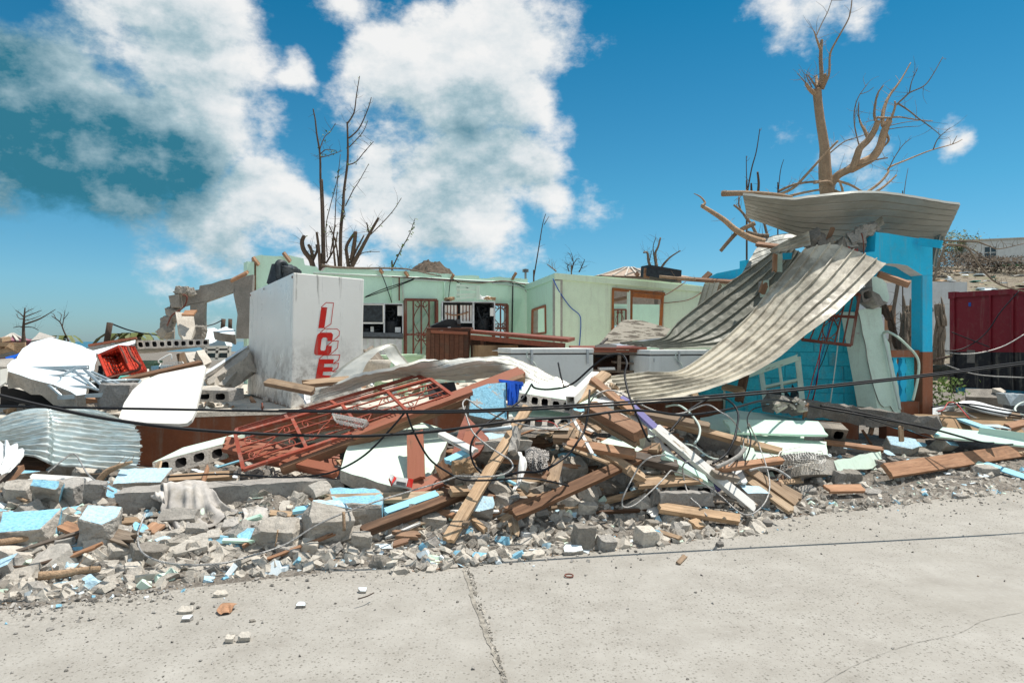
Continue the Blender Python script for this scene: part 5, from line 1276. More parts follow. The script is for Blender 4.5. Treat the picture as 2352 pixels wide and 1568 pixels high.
tag(sheet('crumpled_roof_sheet', [
    [(588,1212,7.5),(575,1250,7.45),(584,1288,7.4)], [(880,1115,7.35),(885,1150,7.45),(905,1190,7.5)], [(1200,1035,7.25),(1210,1070,7.45),(1240,1105,7.6)], [(1500,972,7.35),(1500,1040,7.45),(1505,1108,7.65)],
    [(1800,938,7.5),(1810,965,7.2),(1805,1040,7.35),(1800,1125,7.6)], [(2030,915,7.6),(2020,960,7.3),(2010,1030,7.4),(1990,1110,7.6)], [(2160,935,7.75),(2150,1030,7.5),(2130,1115,7.55)], [(2330,1010,7.8),(2290,1080,7.6),(2250,1150,7.5)], [(2500,1090,7.7),(2440,1150,7.55),(2400,1200,7.5)], [(2680,1180,7.6),(2620,1215,7.5),(2580,1240,7.45)]],
    4, .032, M['creamlight'], crumple=.022, crease=.035, nu=110, seed=11, c=2), 'crumpled pale roof sheet draped from the ice box to the white freezer', 'roof sheet')
tag(sheet('folded_flashing', [[(700,1105,8.2),(950,1100,7.9)], [(860,985,8.2),(1010,985,8.0)], [(1010,890,8.2),(1080,910,8.05)], [(1110,845,8.2),(1125,880,8.1)], [(1225,835,8.3),(1150,885,8.15)], [(1290,920,8.4),(1190,945,8.2)], [(1370,1010,8.5),(1260,1020,8.2)]], 1, .02, M['creamlight'], crumple=.015, nu=60, seed=12, c=2), 'folded cream flashing peaking in front of the ice box', 'flashing')
tag(sheet('torn_sheet_end', [[(460,1215,7.3),(500,1270,7.2)], [(520,1220,7.2),(530,1300,7.1)], [(580,1230,7.3),(575,1285,7.2)]], 2, .03, M['zincwhite'], crumple=.03, nu=24, seed=13, c=2), 'torn white sheet end at the left tip of the crumpled sheet', 'roof sheet')
tag(plate('peeling_board', [(780,832),(850,750),(915,690),(965,645),(1040,642),(1120,652),(1240,685),(1340,715),(1285,790),(1050,805),(900,830)], [(780,832,11.6),(965,645,11.9),(1340,715,11.9)], .02, [M['peel'], M['woodgrey']], None, c=3), 'curved grey board with peeling cream paint before the doorway', 'board')
tag(sheet('bent_sheet_edge', [[(800,838,11.0),(905,855,10.8)],[(940,825,11.0),(980,858,10.7)],[(1130,800,11.0),(1150,858,10.6)],[(1275,785,10.8),(1290,855,10.5)],[(1500,800,10.4),(1500,850,10.2)]], 1, .02, M['steel'], crumple=.01, nu=30, seed=14, c=3), 'shiny bent sheet edge under the peeling board', 'roof sheet')
# crumpled zinc on the left
tag(sheet('crumpled_zinc', [
    [(-40,985,7.0),(-30,1015,6.8),(-10,1045,6.7)], [(30,948,7.1),(40,990,6.8),(60,1045,6.55)], [(105,934,7.2),(110,985,6.75),(108,1062,6.5)], [(118,934,7.25),(124,985,6.95),(122,1068,6.65)], [(190,938,7.35),(190,1000,7.0),(190,1074,6.7)], [(255,950,7.3),(258,1008,6.98),(258,1081,6.78)], [(300,965,7.3),(322,1010,7.0),(312,1088,6.8)]],
    12, .030, M['zinc'], crumple=.022, crease=.02, nu=120, seed=15, wave=True, jagend=.03), 'crumpled pale blue corrugated zinc sheet at the left', 'zinc sheet')
tag(sheet('folded_zinc', [[(-30,1025,6.5),(20,1020,6.4),(55,1040,6.5)], [(-20,1060,6.2),(20,1050,6.1),(40,1065,6.2)], [(-30,1095,5.95),(0,1090,5.9),(20,1085,6.0)]], 7, .05, M['zincwhite'], crumple=.03, nu=30, seed=16, wave=True), 'bright folded zinc sheet at the left edge', 'zinc sheet')
tag(sheet('zinc_scrap', [[(1495,2055),(1,1)] if False else [(140,1195,5.25),(222,1195,5.25)], [(150,1225,5.2),(222,1228,5.2)]] if False else [[(1570,1140,6.6),(1625,1145,6.6)], [(1590,1180,6.3),(1645,1180,6.3)], [(1610,1200,6.1),(1662,1212,6.05)]], 3, .03, M['zincwhite'], crumple=.008, nu=20, seed=17, wave=True), 'small white corrugated scrap under the roadside plank', 'zinc sheet')
tag(sheet('corrugated_offcut', [[(2150,945,9.4),(2190,930,9.8)], [(2200,928,9.3),(2235,924,9.9)], [(2262,945,9.2),(2290,938,9.8)], [(2310,955,9.2),(2330,946,9.7)]], 10, .05, M['zincwhite'], crumple=.005, nu=24, seed=18, wave=True), 'white corrugated sheet lying arched right of the porch', 'zinc sheet')
tag(sheet('corrugated_offcut', [[(2142,935,9.9),(2142,962,9.3)], [(2195,925,10.1),(2190,955,9.4)]], 8, .04, M['zincwhite'], nu=12, seed=19, wave=True), 'white corrugated sheet end beside the porch base', 'zinc sheet')

# ================================================================== shipping container
sco = empty('shipping_container', W(2184, 900, 18), 'dark red shipping container with black lower half at the right', 'container')
ca_ = W(2184, 784, 18.0); cb = W(2352, 784, 16.4); ca_.z = cb.z = 0; cu_ = (cb-ca_).normalized(); cn = Vector((-cu_.y, cu_.x, 0)); cn = cn if cn.dot(ca_) > 0 else -cn
Lc = 6.0; zb0, zt0 = .28, 2.86; zm = zat(807, 18)
def cbx(nm, u0, u1, z0, z1, d0, d1, m_): 
    return MB().box(ca_+cu_*(u0+u1)/2+cn*(d0+d1)/2+Vector((0, 0, (z0+z1)/2)), cu_*(u1-u0)/2, cn*(d1-d0)/2, Vector((0, 0, (z1-z0)/2))).build(nm, M[m_], sco)
cbx('upper_panel', 0, Lc, zm, zt0, 0, 2.4, 'maroon'); cbx('lower_panel', 0, Lc, zb0, zm, 0.002, 2.4, 'blackpaint')
for u in (0, .98, 1.5, 1.95, 2.55, 3.3, 4.2, 5.2):
    w_ = .12 if u == 0 else .045
    cbx('post', u, u+w_, zm, zt0, -.05, 0, 'maroon'); cbx('post', u, u+w_, zb0+.1, zm, -.05, 0, 'blackpaint')
cbx('top_rail', -.01, Lc, zt0-.11, zt0+.02, -.06, .03, 'maroon'); cbx('bottom_rail', -.01, Lc, zb0, zb0+.13, -.055, .03, 'bluerail')
cbx('corner_casting', -.02, .16, zt0-.14, zt0+.04, -.08, .1, 'maroon'); cbx('corner_casting', -.02, .16, zb0-.03, zb0+.12, -.08, .1, 'blackpaint')
cbx('label_plate', .42, .62, 1.05, 1.38, -.012, 0, 'conc_dark'); cbx('label_mark', .46, .52, 2.5, 2.6, -.012, 0, 'bluewire'); cbx('latch', 1.75, 1.85, 1.85, 2.05, -.03, 0, 'maroon')
tag(cbx('x', .9, 2.9, -.02, .26, -.6, -.1, 'conc_dark'), None, None)
bx_ = [o for o in bpy.data.objects if o.name.startswith('x') and o.parent == sco][0]; bx_.name = 'support_block'
tag(plate('grey_crate', [(965,1262),(1240,1265),(1280,1290),(1270,1340),(970,1330)], [(965,1262,15.5),(1240,1265,15.2),(970,1330,15.2)], .5, [M['conc_dark']], None, c='R'), 'dark grey plastic crate lying before the container', 'crate')
tag(plate('plastic_bag', [(1190,1258),(1260,1255),(1305,1285),(1290,1300),(1230,1275)], [(1190,1258,15.1),(1305,1285,15.0),(1230,1275,15.0)], .1, [M['conc_light']], None, .02, .1, 3, 'R'), 'crumpled pale bag on the dark crate before the container', 'bag')
tag(put('metal_bowl', cut_mesh('bowl', (1, 1, .5), 5, 3, [M['chrome']], False, .02, lumpy=.02), C('R', 1365, 1350, 14), (0, 0, 0), .45), 'upturned metal bowl on the ground before the container', 'bowl')
# ================================================================== hillside and houses
def hz(x, y):
    t = sstep(24, 98, y+.25*(x-14)); e = sstep(9, 24, x-.10*(y-25))
    return -.02+t*e*10.6+t*e*(.6*noise.noise(Vector((x*.12, y*.12, 0)))+.3*noise.noise(Vector((x*.5, y*.5, 0))))
def on_hill(px, py):
    d = ray(px, py); t = 24.
    while t < 125:
        p = EYE+d*t
        if p.z <= hz(p.x, p.y): return p
        t += .3
    return EYE+d*90
grid_sheet('hill', fr(8, 180, 2), fr(20, 150, 2), hz, M['hill'])
def dome(x, y):
    r = math.hypot((x+36)/28, (y-300)/30); return -2+38.5*max(0, 1-r**1.9)+(1.6*noise.noise(Vector((x*.3, y*.3, 0)))+1.1*noise.noise(Vector((x, y, 0))))*(r < 1.1)
grid_sheet('hill_far', fr(-66, -6, .8), fr(270, 331, .8), dome, M['scrub'], smooth=False)
def house(name, label, c0, ux, w_, d_, h_, wallm, parts):
    o = empty(name, c0, label, 'house'); ux = ux.normalized(); by = Vector((-ux.y, ux.x, 0)); up = Vector((0, 0, 1))
    def bx(nm, u0, u1, z0, z1, d0, d1, m_): return MB().box(c0+ux*(u0+u1)/2+by*(d0+d1)/2+up*(z0+z1)/2, ux*(u1-u0)/2, by*(d1-d0)/2, up*(z1-z0)/2).build(nm, M[m_], o)
    bx('wall', 0, w_, 0, h_, 0, d_, wallm)
    last = None
    for p in parts:
        x_ = bx(*p)
        if p[0] == 'window': last = x_
        elif p[0].startswith('window_') and last: sub(x_, last)
    return o, bx
hc = C('R', 975, 250, 88)
house('white_house', 'white house with blue window on the hillside at upper right', hc, Vector((1, -.35, 0)), 9.2, 6, 3.4, 'whitewall',
    [('window', 2.0, 3.2, 1.1, 2.5, -.05, .02, 'glass'), ('window_bar', 2.55, 2.65, 1.1, 2.5, -.08, -.05, 'whitewall'), ('window_bar', 2.0, 3.2, 1.75, 1.85, -.08, -.05, 'whitewall'), ('window', 6.3, 7.5, 1.3, 2.8, -.05, .02, 'cyan'), ('side_wall', 9.25, 14, .3, 3.6, 1.2, 6, 'roofold'), ('roof', -.2, 9.5, 3.4, 3.55, -.2, 6.2, 'conc_light'), ('balcony', 9.2, 15, .2, .6, -.6, 1.2, 'greenrail'), ('balcony_post', 10.2, 10.5, -2, 1.6, -.6, -.3, 'greenrail'), ('balcony_rail', 9.2, 15, 1.5, 1.7, -.6, -.5, 'greenrail'), ('basement', 3, 14.5, -2.2, .2, -.3, 5, 'greenrail'), ('window', 12, 12.8, 1.3, 2.6, 1.15, 1.2, 'cyan')])
h2 = W(1985, 815, 26)
house('white_ruin', 'roofless white house with balustrade seen behind the blue column', h2, Vector((1, .1, 0)), 2.1, 5, 2.75, 'whitewall', [('window', .75, 1.25, .95, 1.9, -.04, .02, 'woodred'), ('window_frame', .7, .78, .9, 1.95, -.06, .02, 'whitewall'), ('balustrade', .65, 1.7, .1, .6, -.5, -.4, 'conc_dark')])
h3 = W(2135, 815, 28)
house('white_ruin', 'low white house wall left of the container', h3, Vector((1, .05, 0)), 4.5, 5, 2.3, 'whitewall', [('gable', 0, 1.6, 2.3, 3.0, 0, 4, 'whitewall'), ('window', .9, 1.5, .9, 1.7, -.05, .02, 'glass')])
h4 = W(1383, 634, 36)
o4, bx4 = house('hip_roof_house', 'distant brown roof with stripped rafters above the green room', h4+Vector((0, 0, -2.2)), Vector((1, .15, 0)), 4.4, 4, 2.2, 'roofold', [])
b = MB(); e = [h4+Vector((x, y, 0)) for x, y in ((-.4, -.3), (4.8, .4), (4.6, 4), (-.5, 3.8))]; ap = [h4+Vector((1.5, 1.8, .62)), h4+Vector((2.6, 1.9, .62))]
b.add(e+ap, [(0, 1, 5, 4), (1, 2, 5), (2, 3, 4, 5), (3, 0, 4)]); b.build('roof', M['roofold'], o4)
for i in range(5): MB().bar(e[0].lerp(e[1], .05+i*.13)+Vector((0, -.02, .02)), ap[0].lerp(ap[1], i*.1)+Vector((0, -.05, .05)), .08, .06).build('rafter', M['conc_light'], o4)
for i in range(3): MB().bar(e[0].lerp(e[1], .30+i*.12).lerp(ap[0], .12), e[0].lerp(e[1], .30+i*.12).lerp(ap[1], .85), .26, .03).build('bare_panel', M['conc_dark'], o4)
h5 = C(1, 0, 960, 60)
o5, bx5 = house('pink_house', 'pink house with damaged roof at the far left', h5+Vector((-1.2, 0, -2)), Vector((1, -.1, 0)), 4.0, 4, 2.75, 'pink', [])
b = MB(); e = [C(1, -60, 905, 59), C(1, 250, 905, 58.5), C(1, 250, 905, 64), C(1, -60, 905, 64)]; ap = C(1, 105, 848, 61.5)
b.add(e+[ap], [(0, 1, 4), (1, 2, 4), (2, 3, 4), (3, 0, 4)]); b.build('roof', M['pink'], o5)
for x in (0, 60, 140, 200): MB().bar(C(1, x, 905, 58.3), C(1, 100, 848, 61.2), .2, .1).build('rafter', M['conc_light'], o5)
tf2 = empty('roof_timbers', C(1, 60, 1040, 16), 'bare timber roof frame at the far left edge', 'frame')
for a, b_ in (((0,935),(200,935)), ((-20,1000),(185,945)), ((-20,960),(60,940)), ((60,940),(150,990)), ((0,900),(70,890))): MB().bar(C(1, *a, 15.8), C(1, *b_, 16), .12, .1).build('timber', M['wood'], tf2)
tag(plate('blue_tarp', [(40,1035),(130,1012),(150,1000),(120,1045),(50,1048)], [(40,1035,14),(150,1000,14.5),(50,1048,13.8)], .03, [M['blueplastic']], None, .02, .2, 3, 1), 'scrap of blue tarpaulin left of the white slab', 'tarpaulin')
tag(plate('far_hut', [(0,945),(150,945),(150,1040),(0,1040)], [(0,945,20),(150,945,20),(0,1040,20)], 1.5, [M['conc_dark']], None, c=1), 'small grey hut behind the bare timber frame', 'hut')
# blue and green wall beyond the sheet
tag(plate('far_wall', [(1640,330),(1640,310),(1700,280),(1920,235),(1930,290),(1800,330)], [(1640,330,13.5),(1920,235,13),(1800,330,13.2)], .2, [M['cyan'], M['conc']], None, c=3), 'blue wall top glimpsed above the green room corner', 'wall')
tag(plate('far_wall', [(1605,330),(1640,325),(1900,290),(1900,420),(1600,500)], [(1605,330,13.7),(1900,290,13.2),(1600,500,13.7)], .2, [M['mint'], M['conc']], None, c=3), 'pale green wall below the blue wall top', 'wall')
tag(sheet('leaning_metal', [[(1600,370,13),(1720,350,12.9)], [(1550,545,12.8),(1690,450,12.7)]], 3, .03, M['darksheet'], nu=10, seed=20, c=3), 'dark ribbed metal leaning at the green room corner', 'roof sheet')
plank(C(3, 1400, 320, 14), C(3, 1850, 350, 13), .1, .06, 'woodred', 'long timber along the green room wall head')
plank(C(3, 1700, 455, 12.9), C(3, 1720, 365, 12.9), .09, .05, 'wood', 'short pale timber at the green room corner', up=Vector((0, -1, 0)))
plank(C(3, 1590, 330, 14.6), C(3, 1650, 275, 14.6), .12, .05, 'woodred', 'red board end sticking up on the green room corner')
plank(C(3, 1060, 300, 15.6), C(3, 1090, 275, 15.6), .1, .05, 'wooddark', 'small dark board left of the loudspeaker')
plank(C(4, 240, 540, 10.6), C(4, 495, 572, 10.4), .1, .05, 'woodred', 'red timber lying under the pale roof sheet end')
sp_ = empty('loudspeaker', C(3, 1260, 318, 16), 'black loudspeaker cabinet lying on top of the green room wall', 'loudspeaker')
tz = Vector((0, 0, 1))+U18*.06
MB().box(C(3, 1262, 284, 16.2), U18*.43-Vector((0, 0, .05)), N18*.2, tz*.13).build('cabinet', M['blackplastic'], sp_)
MB().box(C(3, 1262, 290, 15.98), U18*.38-Vector((0, 0, .045)), N18*.012, tz*.09).build('front_grille', M['machine'], sp_)
MB().box(C(3, 1150, 278, 15.97), U18*.07-Vector((0, 0, .008)), N18*.014, tz*.11).build('torn_cover', M['woodred'], sp_)
at_ = empty('mobile_mast', C(2, 2258, 300, 160), 'small distant antenna mast above the back wall', 'mast')
MB().bar(C(2, 2258, 330, 160), C(2, 2258, 245, 160), .5, .5, Vector((0, 1, 0))).build('pole', M['conc_light'], at_)
for x in (2242, 2252, 2264, 2274): MB().bar(C(2, x, 272, 159), C(2, x, 248, 159), .5, .4, Vector((0, 1, 0))).build('antenna', M['conc_light'], at_)
def pole(label, pts, D): tag(tube('utility_pole', [C(1, x, y, D) for x, y in pts], .11, M['barkdark'], None, 7, False), label, 'pole')
pole('leaning wooden utility pole above the hollow slab', [(835,930),(862,765)], 26); pole('distant utility pole inside the ruined window opening', [(1745,830),(1753,735)], 34); pole('second distant utility pole inside the ruined window opening', [(1803,830),(1806,735)], 38)
tag(tube('power_line', [C(1, 862, 768, 26), C(1, 1000, 820, 27), C(1, 1130, 850, 28), C(1, 1250, 862, 29)], .03, M['black'], None, 4), 'sagging power line from the leaning pole', 'cable')
tag(tube('power_line', [C(1, 1600, 795, 33), C(1, 1680, 775, 33.5), C(1, 1753, 738, 34)], .03, M['black'], None, 4), 'thin power line inside the ruined window opening', 'cable')
# ================================================================== bare, storm-stripped trees
def limb(b, c, D, pts, r0, r1, sides=6, wig=.0, rnd=None, dz=0.):
    s_ = CR[c][2]*D/F
    P = []
    for i, p in enumerate(pts):
        d = D+(p[2] if len(p) > 2 else dz*i/(len(pts)-1)); P.append(C(c, p[0], p[1], d))
    n_ = len(P); rs = [max(.004, lerp(r0, r1, i/(n_-1))*s_) for i in range(n_)]
    if wig and rnd: P = [P[0]]+[p+Vector((rnd.uniform(-1, 1), rnd.uniform(-1, 1), rnd.uniform(-1, 1)))*wig for p in P[1:-1]]+[P[-1]]
    b.tube(P, rs, sides); return P
def twigs(b, P, n_, ln, r, rnd, upb=.3):
    for _ in range(n_):
        i = rnd.randrange(len(P)-1); p = P[i].lerp(P[i+1], rnd.random()); d = Vector((rnd.uniform(-1, 1), rnd.uniform(-1, 1), rnd.uniform(-.6, 1)+upb)).normalized()*ln*rnd.uniform(.4, 1)
        m_ = p+d*.5+Vector((rnd.uniform(-1, 1), rnd.uniform(-1, 1), rnd.uniform(-1, 1)))*ln*.08
        b.tube([p, m_, p+d], [r, r*.7, r*.35], 4)
def tree(name, label, c, D, trunk, limbs, bark, ntw=30, tl=.35, leafy=0, seed=0, group=None, tr_=.006):
    rnd = random.Random(seed); base = C(c, trunk[0][0], trunk[0][1], D); o = empty(name, (base.x, base.y, 0), label, 'tree', group)
    b = MB(); P = [C(c, x, y, D+(0 if i else 0)) for i, (x, y, r) in enumerate(trunk)]; P.insert(0, Vector((base.x, base.y, 0)))
    s_ = CR[c][2]*D/F; b.tube(P, [trunk[0][2]*s_*1.25]+[r*s_ for x, y, r in trunk], 10)
    b.build('trunk', M[bark], o, smooth=True)
    allp = []
    for l in limbs:
        bb = MB(); PP = limb(bb, c, D, l[0], l[1], l[2], 7 if l[1] > 8 else 5, .0, rnd, l[3] if len(l) > 3 else rnd.uniform(-.5, .5)); allp.append(PP)
        if l[1] > 3 and ntw:
            twigs(bb, PP, max(1, int(ntw/len(limbs))), tl, tr_, rnd)
        bb.build('branch', M[bark if l[1] > 6 else ('barkdark' if bark != 'bark' else 'barkgrey')], o, smooth=True)
    if leafy:
        b = MB()
        for _ in range(leafy):
            PP = rnd.choice(allp); i = rnd.randrange(len(PP)-1); p = PP[i].lerp(PP[i+1], rnd.random())+Vector((rnd.uniform(-1, 1), rnd.uniform(-1, 1), rnd.uniform(-1, 1)))*.04
            u = Vector((rnd.uniform(-1, 1), rnd.uniform(-1, 1), rnd.uniform(-1, 1))).normalized(); v_ = u.orthogonal().normalized(); k = rnd.uniform(.03, .06)
            b.add([p, p+u*k+v_*k*.5, p+u*k*2, p+u*k-v_*k*.5], [(0, 1, 2, 3)])
        b.build('leaves', M['leaf'], o)
    return o
tree('storm_stripped_tree', 'tall bare tree with broken limbs above the grey roof sheet', 'T', 12.6,
    [(985,1400,46),(965,1260,46),(950,1170,44),(940,1050,38),(938,930,30),(912,760,27),(897,640,26),(890,560,27)],
    [([(892,575),(918,490),(914,380),(916,300),(921,252)],15,9),([(912,310),(890,250),(874,198)],9,3),([(888,222),(920,150),(960,70),(990,-20)],4,2),
     ([(925,560),(950,505),(968,450),(973,340),(1010,260),(1050,190),(1095,100),(1112,-20)],9,3),([(880,590),(845,560),(822,525)],16,9),([(824,530),(795,490),(765,462)],4,1.5),([(893,560),(860,510),(828,466)],8,3),([(895,560),(888,510),(886,478)],11,8),([(915,550),(940,500),(942,468)],12,9),([(860,550),(830,490),(822,465)],4,2),
     ([(965,1180),(1020,1100),(1110,1050),(1140,985),(1160,930),(1210,880),(1250,820),(1275,755)],26,17),([(1262,760),(1250,720),(1258,640),(1275,580),(1308,538)],10,3),([(1212,868),(1190,820),(1168,780),(1152,735)],13,4),([(1158,765),(1150,690),(1153,640)],4,2),
     ([(1100,1060),(1180,1020),(1240,985),(1285,920),(1305,850),(1325,790),(1345,755)],30,20),([(1305,790),(1302,730),(1318,660),(1345,600),(1390,540),(1430,480),(1478,394)],14,3),([(1340,770),(1365,720),(1382,662),(1378,635)],9,5),([(1382,662),(1440,610),(1475,580),(1560,540),(1610,480),(1680,358)],6,2),([(1470,582),(1485,510),(1522,430)],4,1.5),([(1395,648),(1460,690),(1530,745),(1600,795),(1670,852)],6,2),
     ([(1265,738),(1330,740),(1410,735),(1500,750),(1618,760)],8,2),([(1340,790),(1440,768),(1540,755)],3,1.5),([(1335,812),(1430,798),(1535,792)],3,1.5),([(1320,830),(1340,880),(1310,920)],10,4),
     ([(1155,915),(1128,800),(1124,700),(1150,610),(1205,530)],5,2),([(1165,590),(1210,575),(1248,548)],2.5,1.2),
     ([(1000,1100),(1080,1050),(1180,1030),(1250,1005),(1335,990)],8,4),([(1000,1130),(1100,1160),(1185,1210)],9,6),([(1190,1215),(1280,1150),(1335,1085),(1345,1050),(1450,1005),(1600,945),(1740,905),(1802,875)],9,2),([(1620,938),(1650,870),(1725,802)],4,1.5),([(1338,1065),(1375,990),(1430,910),(1482,868)],4,1.5),([(1240,1215),(1310,1170),(1388,1100)],9,5),
     ([(960,970),(1060,890),(1150,860),(1245,825)],5,2),([(640,1225),(740,1180),(830,1090),(920,990),(1022,884)],10,6),([(650,1200),(760,1155),(915,1135)],9,6),([(700,1235),(800,1210),(905,1190)],9,6),([(990,1180),(960,1140),(870,1150)],14,5),([(980,1190),(1050,1210),(1030,1130)],12,5),([(1740,905),(1770,850)],3,1.5)],
    'bark', 240, .42, 0, 5, tr_=.004)
tree('storm_stripped_tree', 'dark bare tree with several upright stems behind the back wall', 'U', 20.5,
    [(520,1500,22),(505,1420,18),(508,1330,14)],
    [([(510,1440),(505,1200),(500,1000),(492,820),(488,640),(466,500),(455,400),(440,324)],11,4,.2),([(518,1400),(515,1200),(510,1000),(502,815)],11,7,.3),([(486,605),(520,520),(560,482),(596,424)],4,2),([(490,640),(530,608),(602,614)],4,2),([(490,662),(550,648),(642,616)],4,2),
     ([(632,1450),(632,1200),(650,1000),(655,900),(680,700),(682,560),(678,415)],13,6,.4),([(680,425),(725,350),(742,230),(764,95)],6,2.5),([(688,528),(760,460),(820,330),(846,244)],6,2.5),([(690,592),(740,540),(790,480),(822,405)],4,2),([(684,714),(740,692),(800,620),(862,552)],5,2),([(665,1000),(720,890),(765,820),(828,706)],4,2),
     ([(445,1450),(425,1375),(378,1312),(363,1250),(378,1208)],20,13),([(440,1370),(425,1300),(408,1272)],13,9),([(438,1380),(468,1310),(462,1270)],10,7),
     ([(690,1450),(680,1370),(672,1290),(700,1230),(732,1188)],14,9),([(708,1380),(728,1260),(737,1180)],16,12),([(700,1440),(760,1330),(830,1200),(897,1082)],17,8),([(826,1180),(814,1118)],6,4),([(840,1200),(930,1110),(1000,1030),(1056,944)],4,2),([(700,1400),(740,1310),(795,1205)],10,5),
     ([(490,1450),(480,1300),(465,1182)],12,8),([(540,1360),(530,1150),(560,1000),(600,850),(622,720)],4,2),([(560,1340),(590,1150),(600,950),(630,640)],5,2),([(620,1440),(600,1260),(553,1138)],7,4),([(625,1130),(662,1060),(640,1000)],4,2),([(595,1420),(580,1240),(595,1130)],8,5),([(530,1400),(590,1290),(610,1180)],7,4),([(720,1420),(780,1330),(905,1318)],4,2)],
    'barkdark', 170, .55, 160, 6)
def twig_tree(label, c, D, stems, seed, bark='barkdark', ntw=16, tl=.4, leafy=0):
    base = stems[0][0][0]; r_ = stems[0][1]
    return tree('storm_stripped_tree', label, c, D, [(base[0], base[1]+6, r_*1.1), (base[0], base[1], r_)], stems, bark, ntw, tl, leafy, seed)
twig_tree('thin leaning sapling above the middle of the back wall', 'U', 20, [([(990,1440),(1050,1310),(1110,1200),(1152,1085)],5,2)], 7, ntw=5, leafy=40)
twig_tree('thin straight sapling at the corner of the green room', 'U', 21, [([(1978,1500),(2010,1310),(2040,1130),(2062,1055)],5,2),([(2050,1130),(2085,1072)],3,1.5)], 8, ntw=4)
twig_tree('pale fine-twigged tree beyond the green room', 3, 32, [([(560,270),(575,200),(560,120)],5,2),([(565,230),(600,170),(625,170)],3,1.5),([(540,265),(530,220),(545,215)],4,2),([(620,270),(640,230),(665,170)],5,2),([(440,265),(410,240),(370,210)],7,3),([(575,190),(545,130),(525,115)],3,1.2),([(640,240),(685,220)],3,1.2)], 9, 'barkgrey', 120, .7)
twig_tree('broken grey tree behind the loudspeaker', 3, 30, [([(1225,260),(1222,180),(1218,120),(1240,70),(1258,0)],13,6),([(1190,260),(1165,190),(1155,120),(1125,118)],13,6),([(1250,260),(1290,200),(1340,150),(1415,102)],11,4),([(1215,200),(1200,80),(1222,0)],5,2),([(1170,190),(1190,100)],4,2)], 10, 'barkgrey', 60, .6)
twig_tree('dark bare tree on the shore at the far left', 1, 58, [([(185,880),(184,800),(190,720),(196,648)],13,4),([(190,778),(300,740),(370,702),(436,660)],8,2),([(188,722),(260,695),(328,668)],5,2),([(194,690),(230,668),(262,655)],4,2),([(182,800),(150,795),(104,804)],5,2),([(190,800),(250,800),(302,824)],4,2),([(186,720),(155,690),(122,668)],5,2),([(188,740),(150,730),(130,700)],4,2),([(190,750),(250,735),(320,710)],4,1.5)], 11, 'barkdark', 70, 1.0)
twig_tree('smaller bare tree right of the shore tree', 1, 50, [([(535,905),(500,830),(470,760),(405,712)],7,3),([(488,800),(500,730),(510,670)],4,2),([(470,760),(480,700),(450,680)],3,1.5),([(440,735),(420,700),(400,690)],3,1.5),([(497,740),(530,700),(535,680)],3,1.2)], 12, 'barkdark', 60, .8)
for i, (x, y, D, lb) in enumerate(((500, 880, 46, 'short palm stub behind the white slab'), (965, 880, 32, 'palm fronds above the hollow slab edge'), (1085, 870, 31, 'small palm frond tuft right of the palm fronds'))):
    o = empty('palm', C(1, x, y+60, D), lb, 'palm'); r = random.Random(i); s_ = 1.1 if i != 1 else 1.3
    tube('trunk', [C(1, x, y+70, D), C(1, x, y+10, D)], .12, M['barkgrey'], o, 6, False)
    for k in range(9):
        a = k*.7+i; b = MB(); p = C(1, x, y+8, D); d = Vector((math.cos(a), math.sin(a)*.6, .0)); pts = [p+d*t*s_+Vector((0, 0, (.9*t-1.0*t*t)*s_)) for t in (0, .3, .6, .9, 1.15)]
        for p0_, p1_ in zip(pts, pts[1:]):
            sd_ = Vector((-d.y, d.x, 0)).normalized()*.16; b.add([p0_-sd_, p1_-sd_*.8, p1_+sd_*.8, p0_+sd_], [(0, 1, 2, 3)])
        b.build('frond', M['palm'], o)
# tree trunks and vines around the porch
def trunkpiece(label, c, pts, r0, r1, D, bark='bark', name='tree_stump', tw=6):
    b = MB(); P = limb(b, c, D, pts, r0, r1, 9, 0, None, .1); rs_ = random.Random(int(r0*7))
    if r0 > 13 and name == 'tree_stump':
        m_ = CR[c][2]*D/F
        for i in range(26):
            o_ = Vector((rs_.uniform(-1, 1), rs_.uniform(-1, 0.3), 0)).normalized()*r0*m_*rs_.uniform(.8, 1.25); i0 = rs_.randrange(len(P)-1); b.tube([P[i0]+o_, P[i0].lerp(P[i0+1], .5)+o_*rs_.uniform(.8, 1.2), P[i0+1]+o_*rs_.uniform(.6, 1.3)+Vector((0, 0, rs_.uniform(-.15, .2)))], [.02, .03, .008], 4)
    twigs(b, P, tw, .25, .005, random.Random(int(pts[0][0]))); return tag(b.build(name, M[bark], smooth=True), label, 'trunk')
trunkpiece('shaggy broken trunk between porch column and container', 'R', [(725,1060),(735,900),(755,740),(740,620),(735,560)], 42, 28, 14, 'barkgrey', tw=25)
trunkpiece('splintered trunk left of the porch column', 'R', [(430,960),(480,830),(495,740),(490,680),(480,570)], 36, 16, 12, 'barkgrey', tw=18)
trunkpiece('stubby dead trunk under the porch arch', 'R', [(450,960),(455,780),(465,700),(455,680)], 24, 15, 11.6, 'barkgrey', tw=10)
trunkpiece('slanting pole seen through the porch opening', 'R', [(330,940),(350,700),(385,480),(415,300)], 13, 16, 13, 'barkgrey', tw=4)
trunkpiece('dark thin trunk behind the leaning pillar', 'R', [(400,930),(370,800),(330,690),(265,560)], 14, 9, 10.4, 'barkdark', tw=14)
trunkpiece('second dark trunk behind the leaning pillar', 'R', [(420,1200),(400,960),(370,760),(300,560)], 13, 8, 10.6, 'barkgrey', tw=14)
trunkpiece('leaning grey stem right of the porch column', 'R', [(700,360),(740,220),(800,60)], 10, 10, 13, 'barkgrey', 'dead_sapling', 10)
trunkpiece('long drooping bare bough reaching from porch top to container', 'R', [(780,60),(960,75),(1040,170),(1130,290),(1200,360),(1300,410),(1460,450)], 10, 6, 13.2, 'barkgrey', 'fallen_branch', 24)
